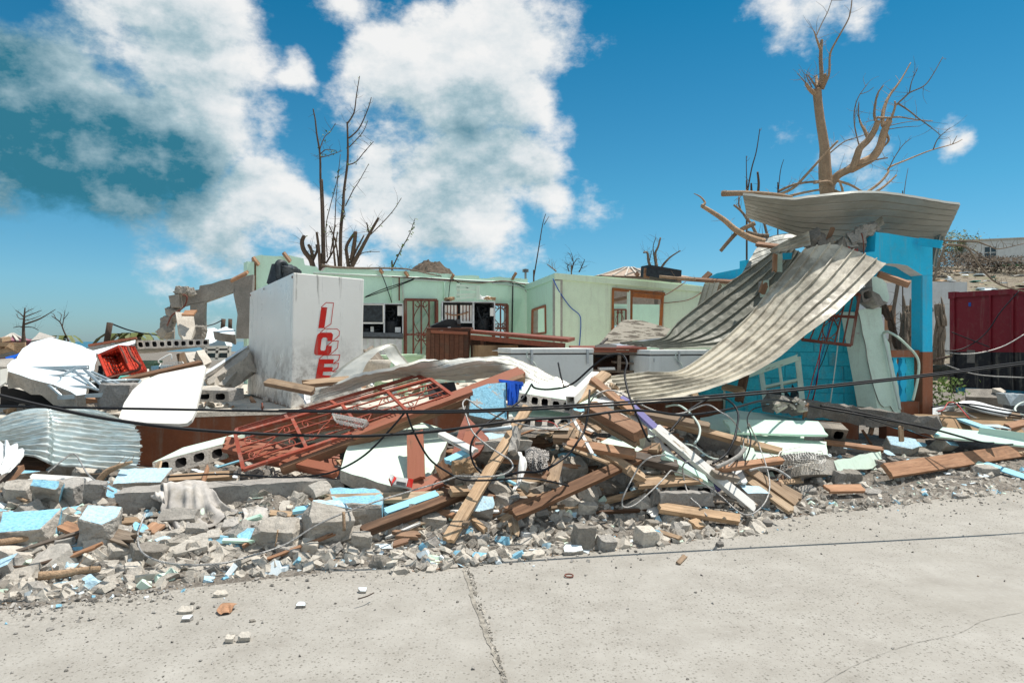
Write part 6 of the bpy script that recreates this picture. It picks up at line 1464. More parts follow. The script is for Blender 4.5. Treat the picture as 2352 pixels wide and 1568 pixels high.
trunkpiece('bare bough reaching right toward the hillside house', 'R', [(780,25),(950,30),(1060,35),(1160,70),(1250,95),(1455,50)], 9, 3, 13.5, 'barkgrey', 'fallen_branch', 24)
trunkpiece('slender bough bowing over the container', 'R', [(900,65),(1020,100),(1120,170),(1200,195),(1455,200)], 6, 3, 13.4, 'barkgrey', 'fallen_branch', 20)
trunkpiece('dark limb lying between porch and container', 'R', [(690,1030),(760,1010),(850,990)], 14, 9, 13, 'barkdark', 'fallen_branch', 8)
trunkpiece('short upright forked branch right of the porch top', 'R', [(800,60),(770,-40),(800,-110)], 6, 3, 13, 'barkgrey', 'fallen_branch', 10)
trunkpiece('thick horizontal broken log on the grey roof sheet', 'T', [(295,1214),(450,1212),(620,1222),(732,1240)], 19, 13, 11.2, 'bark', 'fallen_log', 6)
trunkpiece('big broken limb projecting left from the porch roof', 'T', [(560,1520),(470,1492),(380,1442),(310,1382),(235,1332),(165,1290)], 24, 12, 11.0, 'bark', 'fallen_branch', 5)
trunkpiece('splintered tip of the limb projecting left', 'T', [(168,1292),(188,1272),(160,1235),(118,1214)], 10, 2, 10.95, 'bark', 'fallen_branch', 0)
trunkpiece('thinner limb crossing below the projecting limb', 'T', [(500,1400),(400,1450),(335,1515),(285,1575)], 15, 11, 11.1, 'bark', 'fallen_branch', 2)
trunkpiece('dark forked branch left of the grey roof sheet', 'T', [(520,1490),(480,1410),(420,1330),(368,1285)], 11, 6, 11.4, 'barkgrey', 'fallen_branch', 8)
trunkpiece('dark upright twig left of the grey roof sheet', 'T', [(460,1390),(405,1300),(402,1232)], 7, 4, 11.5, 'barkgrey', 'fallen_branch', 4)
trunkpiece('dark branch stump under the grey roof sheet', 'T', [(590,1480),(520,1475),(455,1455)], 14, 10, 11.3, 'barkgrey', 'fallen_branch', 3)
trunkpiece('upright dark branch under the left roof sheet end', 'T', [(580,1480),(560,1400),(550,1350)], 9, 7, 11.6, 'barkgrey', 'fallen_branch', 2)
trunkpiece('forked grey branch lying on the green room wall head', 3, [(1250,305),(1400,320),(1560,330),(1700,345),(1800,352)], 11, 14, 13.6, 'bark', 'fallen_branch', 6)
twig_tree('tall thin dead stem left of the tall bare tree', 'T', 14, [([(450,1230),(480,1060),(510,950),(532,808)],5,2.5),([(452,1190),(448,1080),(447,978)],3.5,2)], 13, ntw=4, tl=.2)
twig_tree('thin dead stems poking up behind the grey roof sheet', 'T', 14.5, [([(645,1240),(660,1080),(682,1000)],3.5,1.5),([(520,1220),(525,1150),(518,1080)],9,6),([(480,1210),(478,1150)],8,5)], 14, ntw=4, tl=.2)
twig_tree('single thin stem above the right end of the roof sheet', 'T', 14.5, [([(1428,1290),(1445,1150),(1462,1055)],3,1.5)], 15, ntw=2, tl=.2)
# vine trailing along the back wall top
b = MB(); P = [wp(A, B, *q(2, x, y), .1) for x, y in ((660,215),(760,232),(950,240),(1150,240),(1300,245),(1400,260),(1500,285),(1600,305))]; b.tube(P, [.03, .025, .02, .012], 5); twigs(b, P, 30, .25, .005, random.Random(4)); tag(b.build('vine', M['barkgrey']), 'bare vine trailing along the top of the back wall', 'vine')
# green shrubs between porch and container
def shrub(label, c, x, y, D, rx, rz_, n_, seed, m_='leaf'):
    r = random.Random(seed); p = C(c, x, y, D); p.z = 0; o = empty('shrub', p, label, 'shrub'); b = MB(); s_ = MB()
    for i in range(14): 
        e = p+Vector((r.uniform(-rx, rx), r.uniform(-rx, rx), r.uniform(.3, 1)*rz_)); s_.tube([p, p.lerp(e, .5)+Vector((0, 0, .1)), e], [.012, .008, .004], 4)
    s_.build('stems', M['barkgrey'], o)
    for i in range(n_):
        v_ = Vector((r.gauss(0, .5)*rx, r.gauss(0, .5)*rx, r.random()**.7*rz_)); u = Vector((r.uniform(-1, 1), r.uniform(-1, 1), r.uniform(-.3, 1))).normalized(); w_ = u.orthogonal().normalized(); k = r.uniform(.03, .07)
        b.add([p+v_, p+v_+u*k+w_*k*.6, p+v_+u*k*2, p+v_+u*k-w_*k*.6], [(0, 1, 2, 3)])
    b.build('foliage', M[m_], o); return o
shrub('low leafy green shrub between porch column and container', 'R', 775, 1240, 13.8, .42, .85, 330, 1)
shrub('sparse shrub at the foot of the shaggy trunk', 'R', 725, 1260, 12.6, .3, .4, 80, 2)
for i, (x, y, s_) in enumerate(((870, 170, 2.6), (825, 140, 2.8), (930, 165, 2.2), (990, 262, 1.6), (1080, 290, 1.6), (1230, 290, 1.5), (720, 330, 1.8), (780, 260, 1.8), (1400, 300, 1.6))):
    p = on_hill(*q('R', x, y)); lb = ('grey green hillside shrub above the porch right side', 'taller hillside shrub left of the white house', 'hillside shrub touching the white house', 'brown scrub below the left end of the white house', 'brown scrub below the white house window', 'brown scrub below the white house balcony', 'brown scrub beside the blue porch column', 'grey scrub on the slope above the low white house', 'brown scrub at the right edge of the hillside')[i]
    r = random.Random(30+i); o = empty('shrub', p, lb, 'shrub'); b = MB()
    for k in range(500):
        v_ = p+Vector((r.gauss(0, .5)*s_, r.gauss(0, .5)*s_, r.random()**.7*s_*1.1-.2)); u = Vector((r.uniform(-1, 1), r.uniform(-1, 1), r.uniform(-.3, 1))).normalized(); w_ = u.orthogonal().normalized(); kk = r.uniform(.10, .24)
        b.add([v_, v_+u*kk+w_*kk*.5, v_+u*kk*2, v_+u*kk-w_*kk*.5], [(0, 1, 2, 3)])
    b.build('foliage', M['palm' if i < 3 else 'scrub'], o)
# ================================================================== red iron gates
def gate(name, quad, label, crosses, nlong, m_='redgate', bar=.013, frame=.034, orn=True):
    TL, TR, BR, BL = quad; o = empty(name, BL, label, 'gate'); n_ = (TR-TL).cross(BL-TL).normalized()
    def at(u, v): return TL.lerp(TR, u).lerp(BL.lerp(BR, u), v)
    for a, b_, nm in (((0, 0), (1, 0), 'rail'), ((0, 1), (1, 1), 'rail'), ((0, 0), (0, 1), 'stile'), ((1, 0), (1, 1), 'stile')): MB().bar(at(*a), at(*b_), frame, frame*.8, n_).build(nm, M[m_], o)
    for u in crosses: MB().bar(at(u, 0), at(u, 1), frame*.9, frame*.6, n_).build('cross_bar', M[m_], o)
    for i in range(1, nlong+1): MB().bar(at(0, i/(nlong+1)), at(1, i/(nlong+1)), bar, bar, n_).build('bar', M[m_], o)
    if orn:
        us = [0]+list(crosses)+[1]
        for u0, u1 in list(zip(us, us[1:]))[::1]:
            b = MB()
            for s_ in (-1, 1):
                for e in (0, 1):
                    a0, a1 = (u0+.02, (u0+u1)/2) if e == 0 else (u1-.02, (u0+u1)/2)
                    pts = [at(lerp(a0, a1, t), .5+s_*.34*math.sin(math.pi*(1-t)*.5)**1.5*(1 if t < 1 else 0)) for t in (1, .8, .6, .4, .25)]
                    cx_, cv = lerp(a0, a1, .25), .5+s_*.20
                    for k in range(10):
                        an = k*.75; rr = 1-k*.085; pts.append(at(cx_+(a0-a1)*.16*math.sin(an)*rr, cv+s_*.13*math.cos(an)*rr))
                    b.tube(pts, bar*.42, 4)
            b.build('scrollwork', M[m_], o)
    return o
gate('iron_gate', P4(6, [(80,560,6.55),(1610,130,7.25),(1815,282,6.85),(145,838,6.0)]), 'red iron scroll gate lying across the rubble before the ice box', (.27, .52, .76), 4)
gate('iron_gate', P4(6, [(95,520,6.95),(1500,100,7.6),(1600,140,7.3),(85,552,6.62)]), 'second red iron gate folded flat behind the first', (.25, .5, .76), 3, orn=False)
# ================================================================== timbers
Q = lambda c, x, y, D=None, lift=.03: (C(c, x, y, D) if D else S(c, x, y)+Vector((0, -.02, lift)))
PL = [
 # crop, x0, y0, D0, x1, y1, D1, width, thickness, material, label, extra
 (7,612,345,6.75, -20,1400,5.08, .10,.035,'wood','long pale plank leaning from the rubble down onto the road',{}),
 (7,1640,672,6.35, 485,1200,5.5, .105,.045,'wooddark','dark stained plank slanting across the centre rubble',{}),
 (7,1120,105,7.25, 1975,985,6.2, .055,.04,'woodwhite','whitish batten at the top of the central timber pile',{}),
 (9,60,340,6.55, 1320,1375,5.5, .10,.05,'woodwhite','long white flaked plank running down to the road edge',{}),
 (7,1345,268,6.9, 2140,1005,6.05, .075,.035,'woodpurple','purple painted board in the central timber pile',{}),
 (7,1105,125,7.1, 1440,395,6.75, .075,.05,'woodred','reddish board beside the white square tube',{}),
 (7,1230,85,7.3, 955,320,6.75, .12,.04,'wood','short pale board leaning behind the white square tube',{}),
 (7,1090,345,6.75, 1500,565,6.1, .15,.09,'woodred','thick red sided beam at the heart of the pile',{}),
 (7,960,290,7.0, 2040,500,6.75, .07,.05,'wood','long pale timber behind the purple board',{}),
 (9,60,235,6.8, 1660,655,6.35, .08,.06,'wood','long pale beam pointing right over the mint slab',{}),
 (7,1030,400,6.75, 1470,640,6.15, .06,.05,'wood','split pale timber just under the red sided beam',{}),
 (7,870,490,6.55, 1470,880,5.85, .08,.06,'wood','cracked beam sloping right below the cables',{}),
 (7,1400,840,5.95, 1515,905,5.75, .09,.06,'wood','short sawn timber end beyond the dark plank',{}),
 (7,812,580,6.45, 992,585,6.4, .12,.08,'wood','short stout timber block left of the cracked beam',{}),
 (7,1240,700,6.25, 1790,815,6.0, .09,.08,'woodgrey','grey weathered beam behind the dark plank',{}),
 (7,920,630,6.3, 1460,720,6.1, .10,.05,'woodred','reddish board crossing behind the cracked beam',{}),
 (7,830,580,6.5, 990,680,6.3, .06,.03,'woodwhite','small white batten left of the cracked beam',{}),
 (7,890,655,6.25, 1250,790,6.0, .03,.02,'wood','long thin splinter of wood in the centre pile',{}),
 (7,1445,945,5.75, 1960,905,5.85, .12,.04,'wood','wide pale plank right of the dark plank foot',{}),
 (9,105,1345,5.25, 1140,1500,5.15, .09,.05,'wood','plank with nails lying at the road edge',{}),
 (9,1215,850,6.0, 1850,1300,5.55, .10,.035,'wood','upper plank of the fan at the road edge',{}),
 (9,1170,960,5.85, 1790,1400,5.4, .085,.035,'wood','lower splintered plank of the fan at the road edge',{'splinter':(.05,.16)}),
 (9,1620,1080,5.9, 1905,1235,5.65, .08,.04,'wood','short plank under the fan of planks',{}),
 (9,850,860,6.05, 1650,750,6.2, .07,.05,'woodred','reddish plank pointing at the white wire net',{}),
 (9,150,680,6.2, 700,1010,5.8, .08,.05,'woodmint','mint and white flaked timber beside the white plank',{}),
 (9,1070,850,6.0, 1165,1050,5.75, .10,.02,'woodwhite','white peeling board end among the fan of planks',{}),
 (9,780,920,5.9, 1095,980,5.85, .07,.05,'woodgrey','grey weathered offcut with a bolt hole',{}),
 (9,0,600,6.3, 120,600,6.25, .10,.04,'wood','pale broken board end by the grey beam',{}),
 (9,0,1060,5.55, 240,1210,5.45, .02,.012,'woodred','thin stick above the grey curb stone',{}),
 (9,560,1330,5.3, 640,1240,5.4, .08,.05,'wood','pale timber offcut behind the nailed plank',{}),
 (9,520,1590,5.0, 640,1560,5.05, .10,.07,'wood','sawn timber end under the nailed plank',{}),
 (6,750,1075,5.55, 1720,1045,5.75, .085,.04,'wood','tan plank lying across the big blue topped block',{'splinter':(.10,.02)}),
 (6,1065,1330,5.2, 1900,1015,5.75, .075,.07,'wooddark','charred brown beam below the tan plank',{}),
 (6,1250,1180,5.45, 1665,1035,5.7, .07,.05,'woodblue','blue painted timber beside the charred beam',{}),
 (6,1430,1015,5.75, 1690,915,5.95, .15,.03,'woodbrown','red brown board behind the milk carton',{}),
 (6,1490,540,6.35, 1500,920,5.85, .15,.03,'woodbrown','red brown panelled door stile leaning on the mint slab',{'up':Vector((0,-1,.25))}),
 (5,255,655,6.0, 778,690,5.95, .075,.05,'woodwhite','plank with white top among the left blocks',{}),
 (5,1380,665,6.05, 1950,625,6.2, .08,.045,'wood','tan plank lying behind the concrete beam',{}),
 (5,372,1310,5.0, 690,1085,5.4, .06,.03,'wood','thin tan plank leaning in the left rubble',{}),
 (5,-30,945,5.7, 200,985,5.7, .07,.03,'woodblue','blue flaked plank at the left edge',{}),
 (5,-20,750,6.0, 170,565,6.5, .07,.05,'woodred','reddish timber at the left under the zinc sheet',{}),
 (5,120,515,6.7, 420,530,6.7, .15,.06,'wooddark','dark timber in the shade under the zinc sheet',{}),
 (5,1335,500,6.2, 1310,620,6.1, .07,.02,'wood','upright splinter before the hollow mint slab',{'splinter':(.15,.01),'up':Vector((0,-1,0))}),
 (5,1220,1120,5.35, 1340,1030,5.4, .12,.02,'woodred','orange brown board scrap under the cloth',{'splinter':(.08,.08)}),
 (10,720,985,7.15, 2380,735,8.3, .17,.05,'woodred','big brown beam lying along the road at the right',{'up':Vector((.2,-.75,.65)),'splinter':(.10,.05)}),
 (10,2060,700,7.95, 2420,790,8.2, .06,.02,'wood','splintered offcut at the right end of the big brown beam',{'splinter':(.06,.15)}),
 (8,345,600,7.7, 1000,615,7.9, .24,.03,'woodmint','wide pinkish board with mint edge on the mint slab',{'m2':1}),
 (10,915,385,9.35, 1850,415,9.3, .12,.10,'woodred','brown beam along the foot of the porch base',{}),
 (10,1255,520,8.4, 2400,640,8.2, .20,.025,'woodmint','long mint board at the right edge',{}),
 (10,1815,520,8.35, 2420,595,8.2, .11,.02,'woodmint','upright mint strip on the long mint board',{'up':Vector((0,-1,0))}),
 (10,1575,368,9.2, 2020,525,8.5, .12,.03,'woodblue','pale blue board sloping right of the porch',{}),
 (10,1880,895,7.5, 2400,1065,7.1, .10,.015,'woodblue','thin pale blue board on the road shoulder',{}),
 (10,1765,875,7.5, 2010,965,7.25, .10,.015,'woodmint','thin mint board beside the thin blue board',{}),
 (10,1980,312,9.6, 2310,330,9.5, .12,.04,'wood','pale plank before the container',{}),
 (10,1400,350,9.3, 2180,390,9.2, .25,.02,'wood','curved plywood strip right of the porch',{}),
 (10,2150,470,9.0, 2420,400,9.2, .10,.05,'woodred','reddish plank at the right edge before the container',{}),
 (10,1150,450,9.0, 2352,520,9.0, .5,.01,'cardboard','brown fibreboard sheet on the ground right of the porch',{'name':'fibreboard','cat':'board'}),
 (10,1390,490,8.9, 1425,400,8.9, .05,.04,'wood','small upright stake right of the leaning pillar',{'up':Vector((0,-1,0))}),
 (10,905,640,8.0, 890,440,8.0, .05,.03,'wood','splintered upright stake by the pale blue rubble',{'splinter':(.01,.2),'up':Vector((0,-1,0))}),
 (10,535,560,8.4, 580,350,8.5, .05,.03,'wooddark','dark upright stake against the fallen lintel',{'up':Vector((0,-1,0))}),
 (11,640,1230,8.5, 670,1075,8.5, .06,.02,'woodred','short splintered upright on the fallen lintel',{'up':Vector((0,-1,0)),'splinter':(.02,.06)}),
 (10,-20,640,7.9, 700,735,7.8, .06,.04,'woodred','thin reddish batten under the fallen lintel',{}),
 (10,440,500,8.3, 550,680,8.1, .05,.03,'wooddark','dark leaning batten under the fallen lintel',{}),
 (8,1015,1020,6.75, 1270,1015,6.85, .10,.03,'woodred','short reddish plank on the shoulder right of the fan',{}),
 (7,500,168,7.3, 925,270,7.0, .06,.06,'woodwhite','white topped batten left of the white square tube',{}),
 (2,225,1130,7.25, 602,1205,7.1, .09,.05,'wood','splintered orange timber end before the ice box',{'splinter':(.12,.02)}),
 (2,500,1150,7.35, 885,1115,7.5, .09,.05,'wood','second splintered orange timber before the ice box',{'splinter':(.10,.02)}),
 (7,-80,555,6.1, 205,705,5.9, .06,.04,'woodwhite','white and blue batten by the broken blue block',{}),
 (7,850,735,6.1, 800,950,5.75, .10,.03,'wood','broken pale board end standing in the rubble',{'splinter':(.08,.08),'up':Vector((0,-1,.3))}),
 (7,505,840,5.8, 770,890,5.7, .09,.03,'woodred','wedge shaped board end before the checked cloth',{}),
 (7,-30,780,5.85, 160,690,6.0, .07,.04,'woodblue','blue flaked board behind the crumpled brown paper',{}),
 (7,1010,420,6.5, 1180,540,6.3, .05,.03,'wood','short splintered wood over the blue block',{'splinter':(.04,.12)}),
 (7,960,430,6.45, 1120,720,6.05, .03,.015,'woodwhite','thin white lath crossing the split timber',{}),
 (7,-5,1010,5.6, 140,1000,5.7, .08,.05,'wood','broken timber stub left of the long pale plank',{}),
 (6,1690,780,6.2, 1745,900,6.0, .12,.03,'wooddark','dark splintered board stub right of the mint slab',{'splinter':(.1,.02),'up':Vector((0,-1,.2))}),
 (7,140,1230,5.2, 110,1290,5.12, .05,.03,'wood','short upright wood chip right of the long pale plank',{}),
 (7,1620,1320,4.98, 1815,1380,4.9, .04,.02,'wood','thin plank splinter on the road edge',{}),
 (6,340,1180,5.75, 545,1195,5.75, .05,.03,'wood','pale batten end under the concrete beam',{}),
 (6,0,630,6.75, 890,800,6.15, .09,.05,'woodbrown','topmost red brown slat under the iron gate',{}),
 (6,0,665,6.6, 850,840,6.05, .09,.05,'woodbrown','second red brown slat under the iron gate',{}),
 (6,10,705,6.5, 880,870,5.98, .08,.05,'woodbrown','lowest red brown slat under the iron gate',{}),
 (6,0,600,6.85, 900,745,6.35, .06,.04,'woodbrown','rearmost red brown slat under the iron gate',{}),
 (6,1400,1150,5.5, 1250,1230,5.4, .02,.012,'wood','pale splinter on the blue painted timber',{}),
 (6,1305,1430,5.0, 1450,1385,5.1, .05,.025,'woodred','short red brown stick before the charred beam',{}),
]
C = C_rest
for c, x0, y0, d0, x1, y1, d1, wd, th, m_, lb, ex in PL:
    ex = dict(ex); ex.pop('m2', None); nm = ex.pop('name', 'plank'); ct_ = ex.pop('cat', 'plank')
    plank(C(c, x0, y0, d0), C(c, x1, y1, d1), wd, th, m_, lb, nm, ct_, **ex)
C = C_raw
# long brown moulded timbers lying behind the gate's lower rail
plank(W(1200, 853, 7.3), W(640, 1068, 6.25), .13, .06, 'woodbrown', 'long moulded brown timber running under the iron gate', 'timber', 'timber')
plank(W(1205, 868, 7.2), W(645, 1080, 6.15), .05, .09, 'woodred', 'second long brown timber beneath the moulded one', 'timber', 'timber')
plank(C(6, 1940, 225, 6.85), C(6, 1000, 580, 6.35), .06, .05, 'woodbrown', 'short brown timber along the lower gate rail', 'timber', 'timber')
# white square metal tube
st_ = empty('square_tube', W(1306, 918, 6.7), 'white hollow square tube pointing at the viewer in the timber pile', 'tube')
pa, pb = W(1310, 920, 6.6), W(1368, 862, 7.5); x_ = (pb-pa).normalized(); y_ = Vector((0, 0, 1)).cross(x_).normalized(); z_ = x_.cross(y_); h = .04
for s_, v_, o_ in ((1, y_, z_), (-1, y_, z_), (1, z_, y_), (-1, z_, y_)): MB().box((pa+pb)/2+v_*s_*h, (pb-pa)/2, v_*.003, o_*h).build('wall', M['whiteplastic'], st_)
MB().box(pb-x_*.05, x_*.005, y_*h*.95, z_*h*.95).build('end_plug', M['dark'], st_)
# sticks and logs
def stick(label, c, pts, r, bark='bark', D=None, name='stick', tw=0):
    P = [C_rest(c, x, y, D or 9)+Vector((0, 0, .03)) for x, y in pts]; b = MB(); b.tube(P, r, 7)
    if tw: twigs(b, P, tw, .15, .004, random.Random(3))
    tag(b.build(name, M[bark], smooth=True), label, 'stick')
stick('long peeled pole lying across the left rubble', 5, [(-20,1228),(250,1180),(480,1110),(690,1045)], [.024, .022, .018], D=5.2, name='pole')
stick('broken pole end under the concrete beam', 5, [(690,1045),(870,985),(995,943)], [.018, .02], D=5.45, name='pole')
stick('thick short log at the road edge', 5, [(320,1508),(520,1490),(700,1460),(835,1448)], [.03, .026, .02], tw=4, name='log')
stick('thin dark branch low in the left rubble', 5, [(60,1430),(260,1420),(480,1360),(600,1310),(730,1290)], [.008, .012, .006], 'barkdark', 4.95)
stick('thin brown stick across the left blocks', 5, [(-10,790),(160,850),(310,915)], .012, 'bark', 5.75)
stick('torn branch before the crumpled zinc', 5, [(830,700),(900,625),(1000,580),(1105,545)], [.03, .026, .012], D=6.0, tw=6)
stick('small forked twig on the open road', 0, [(822,1386),(842,1380),(858,1372)], .004, 'barkdark')
stick('upright dry stem before the blue topped block', 6, [(935,1350),(930,1200)], .012, 'bark', 5.0)
stick('dry stick leaning before the grey block', 6, [(395,1470),(415,1340)], .006, 'bark', 5.0)

# ================================================================== painted slabs in the rubble
C = C_rest
tag(plate('mint_slab', [(905,840),(960,660),(1000,615),(1200,540),(1440,470),(1560,470),(1700,515),(1745,610),(1690,720),(1600,915),(1490,960),(1300,965),(1100,900)], [(905,840,5.95),(1440,470,7.0),(1600,915,5.95)], .14, [M['mint'], M['conc'], M['conc']], None, .012, .12, 61, 6), 'large pale mint wall slab lying in the middle of the rubble', 'slab')
tag(plate('mint_slab', [(170,540),(420,490),(700,520),(1010,570),(1020,640),(870,650),(870,690),(1020,700),(1028,790),(880,770),(560,815),(520,790),(440,720),(160,650)], [(170,540,8.4),(1010,570,8.8),(560,815,7.0)], .14, [M['mint'], M['conc'], M['conc']], None, .015, .15, 62, 8), 'broad mint slab lying before the turquoise wall', 'slab')
tag(plate('mint_block', [(1070,830),(1385,765),(1395,830),(1330,880),(1100,910),(1085,870)], [(1070,830,6.9),(1385,765,7.3),(1100,910,6.75)], .16, [M['mint'], M['conc'], M['conc']], None, .012, .12, 63, 8), 'mint faced wall piece at the right of the white wire net', 'slab')
tag(plate('grey_block', [(850,860),(1000,815),(1080,825),(1090,905),(1060,925),(850,925)], [(850,860,6.8),(1080,825,6.95),(850,925,6.7)], .2, [M['conc'], M['conc']], None, .012, .12, 64, 8), 'grey concrete piece under the white wire net', 'slab')
tag(plate('mint_board', [(1180,620),(1300,560),(1530,690),(1480,720),(1300,700)], [(1180,620,6.6),(1300,560,6.9),(1480,720,6.3)], .03, [M['mint']], None, c=7), 'pale green board in shade behind the timber pile', 'slab')
tag(plate('mint_slab', [(960,270),(1040,240),(1150,240),(1160,330),(1000,330)], [(960,270,6.9),(1150,240,7.1),(1000,330,6.7)], .06, [M['mint'], M['conc']], None, .01, .1, 65, 7), 'small mint plaster piece under the square tube', 'slab')
tag(plate('white_round_pan', [(1140,320),(1150,285),(1190,268),(1240,268),(1285,300),(1280,330),(1200,345)], [(1140,320,6.8),(1240,268,7.0),(1200,345,6.7)], .08, [M['paper']], None, .006, .06, 66, 7), 'dirty white pan lid under the steel rope', 'pan')
tag(plate('mint_slab', [(1350,440),(1500,420),(1560,470),(1640,480),(1700,560),(1540,590),(1420,520)], [(1350,440,7.2),(1640,480,7.2),(1540,590,6.5)], .12, [M['mint'], M['conc']], None, .012, .12, 67, 7), 'mint slab fragment behind the purple board', 'slab')
tag(plate('mint_slab', [(290,860),(420,870),(700,1010),(820,1100),(600,1080),(330,1000)], [(290,860,6.0),(820,1100,5.6),(600,1080,5.55)], .12, [M['mint'], M['conc']], None, .012, .1, 68, 9), 'mint slab fragment under the white flaked plank', 'slab')
tag(plate('mint_slab', [(1130,560),(1300,600),(1380,900),(1250,920),(1180,760)], [(1130,560,6.9),(1300,600,6.9),(1250,920,6.2)], .1, [M['mint'], M['conc']], None, .012, .1, 69, 9), 'mint slab corner behind the fan of planks', 'slab')
tag(plate('blue_wall_piece', [(170,210),(300,165),(435,155),(445,440),(290,440),(150,410)], [(170,210,6.9),(435,155,7.05),(150,410,6.75)], .19, [M['blue'], M['conc'], M['conc']], None, .008, .1, 70, 7), 'upright pale blue block wall piece beside the blue crate', 'wall piece')
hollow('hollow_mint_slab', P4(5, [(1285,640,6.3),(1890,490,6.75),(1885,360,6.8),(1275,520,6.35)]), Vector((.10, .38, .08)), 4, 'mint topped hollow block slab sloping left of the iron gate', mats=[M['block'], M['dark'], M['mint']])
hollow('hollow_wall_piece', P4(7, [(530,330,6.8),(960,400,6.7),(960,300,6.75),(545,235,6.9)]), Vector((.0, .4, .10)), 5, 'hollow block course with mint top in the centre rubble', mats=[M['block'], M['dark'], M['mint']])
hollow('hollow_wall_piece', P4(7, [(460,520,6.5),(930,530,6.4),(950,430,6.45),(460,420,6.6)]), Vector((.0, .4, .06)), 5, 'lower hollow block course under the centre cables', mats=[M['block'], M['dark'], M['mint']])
hollow('hollow_block', P4(9, [(260,1190,5.6),(830,1200,5.5),(800,1080,5.6),(300,1050,5.7)]), Vector((.05, .25, .10)), 2, 'hollow block behind the grey curb stone', mats=[M['block'], M['dark'], M['mint']])
hollow('hollow_block', P4(10, [(-120,620,8.1),(230,640,8.0),(280,500,8.1),(-110,470,8.2)]), Vector((.05, .3, .05)), 2, 'dark hollow blocks below the fallen lintel', mats=[M['conc_dark'], M['dark'], M['conc_dark']])
hollow('hollow_block', P4(10, [(1940,510,8.9),(2190,530,8.8),(2205,485,8.85),(1900,450,9.0)]), Vector((.0, .28, .03)), 2, 'pale blue topped hollow block right of the porch', mats=[M['conc_dark'], M['dark'], M['skyblue']])
def beam(name, a, b_, ht, dp, m_, label, rough=.012, seed=0, nseg=14, back=None, mats=None, top=None):
    """rough cast concrete beam: a, b_ = ends of the near bottom edge"""
    r = random.Random(seed); x = (b_-a); L = x.length; x = x/L; bk_ = back or Vector((-x.y, x.x, 0)); bk_ = bk_ if bk_.y > 0 else -bk_; up = x.cross(bk_).normalized(); up = up if up.z > 0 else -up
    vs = []; fs = []; mi = []
    ringd = [(0, 0), (0, .5), (0, 1), (.5, 1), (1, 1), (1, .5), (1, 0), (.5, 0)]
    for i in range(nseg+1):
        for d, h in ringd:
            e = rough*(3 if i in (0, nseg) else 1); vs.append(a+x*(L*i/nseg+(r.uniform(-1, 1)*e if i in (0, nseg) else 0))+bk_*(dp*d)+up*(ht*h)+Vector((r.uniform(-1, 1), r.uniform(-1, 1), r.uniform(-1, 1)))*rough)
    for i in range(nseg):
        for k in range(8): fs.append((i*8+k, (i+1)*8+k, (i+1)*8+(k+1) % 8, i*8+(k+1) % 8)); mi.append((1 if k in (2, 3) and top else 0) if not top else (1 if k in (2, 3) else (2 if k in (6, 7) and len(top) > 1 else 0)))
    fs += [tuple(range(8)), tuple(nseg*8+k for k in range(7, -1, -1))]; mi += [0, 0]
    return tag(mesh(name, vs, fs, [M[m_]]+([M[t] for t in top] if top else []), None, mi), label, 'beam')
beam('concrete_beam', W(268, 1190, 5.45), W(790, 1150, 6.0), .195, .26, 'conc', 'long grey concrete beam lying in the foreground under the cloth', .006, 1, 20)
beam('fallen_lintel', C(11, 200, 1160, 8.75), C(11, 2230, 1440, 8.15), .20, .22, 'conc_dark', 'long dark concrete lintel fallen before the leaning pillar', .022, 2, 24, top=['conc_dark', 'cyan'])
beam('curb_stone', C(9, 130, 1330, 5.3), C(9, 790, 1330, 5.3), .115, .12, 'conc', 'grey curb stone lying above the nailed plank', .006, 3, 10)
beam('concrete_bar', C(5, 0, 0, 6) if False else C(7, 200, 700, 6.3), C(7, 650, 690, 6.35), .09, .3, 'conc', 'grey concrete step behind the checked cloth', .008, 4, 8)
beam('concrete_post', C(7, 525, 730, 6.2), C(7, 560, 540, 6.35), .10, .09, 'conc_light', 'short pale concrete post standing in the centre rubble', .008, 5, 6)
# brown panelled door half hidden behind the blue block
dr = plate('door_panel', [(0,760),(80,500),(120,405),(305,590),(230,700),(60,830)], [(0,760,6.1),(120,405,6.7),(305,590,6.4)], .035, [M['mahog']], None, c=7)
dr.name = 'broken_door'; tag(dr, 'red brown panelled door leaning in the centre rubble', 'door')
plate('panel', [(60,720),(120,540),(140,480),(215,560),(160,660)], [(60,720,6.05),(140,480,6.45),(215,560,6.3)], .02, [M['woodbrown']], dr, c=7)
tag(tube('metal_pipe', [C(7, -30, 570, 6.1), C(7, 480, 510, 6.3)], .022, M['chrome'], None, 10, False), 'shiny metal pipe lying behind the long pale plank', 'pipe')
# blue crate
bc = empty('blue_crate', C(7, 500, 330, 6.95), 'bright blue plastic crate wedged behind the pale blue wall piece', 'crate')
plate('side', [(450,150),(568,155),(545,335),(455,330)], [(450,150,7.0),(568,155,7.05),(455,330,6.9)], .02, [M['blueplastic']], bc, c=7)
plate('rim', [(380,130),(570,150),(572,175),(385,150)], [(380,130,7.1),(570,150,7.0),(385,150,7.08)], .03, [M['blueplastic']], bc, c=7)
plate('side', [(400,150),(455,155),(458,300),(420,290)], [(400,150,7.3),(455,155,7.02),(420,290,7.2)], .02, [M['blueplastic']], bc, c=7)
for x in (470, 500, 530): plate('rib', [(x,165),(x+9,165),(x+4,325),(x-4,325)], [(x,165,6.97),(x+9,165,6.97),(x-4,325,6.87)], .015, [M['blueplastic']], bc, c=7)
tag(plate('mouldy_shade_face', [(230,600),(560,560),(980,520),(960,700),(890,830),(480,800)], [(230,600,7.35),(980,520,7.6),(480,800,7.1)], .1, [M['mould_shade'], M['conc_dark']], None, .02, .12, 71, 6), 'mouldy concrete face blackened to hold the shade under the iron gate', 'slab')  # added face; its black holds mould and the cavity's shade
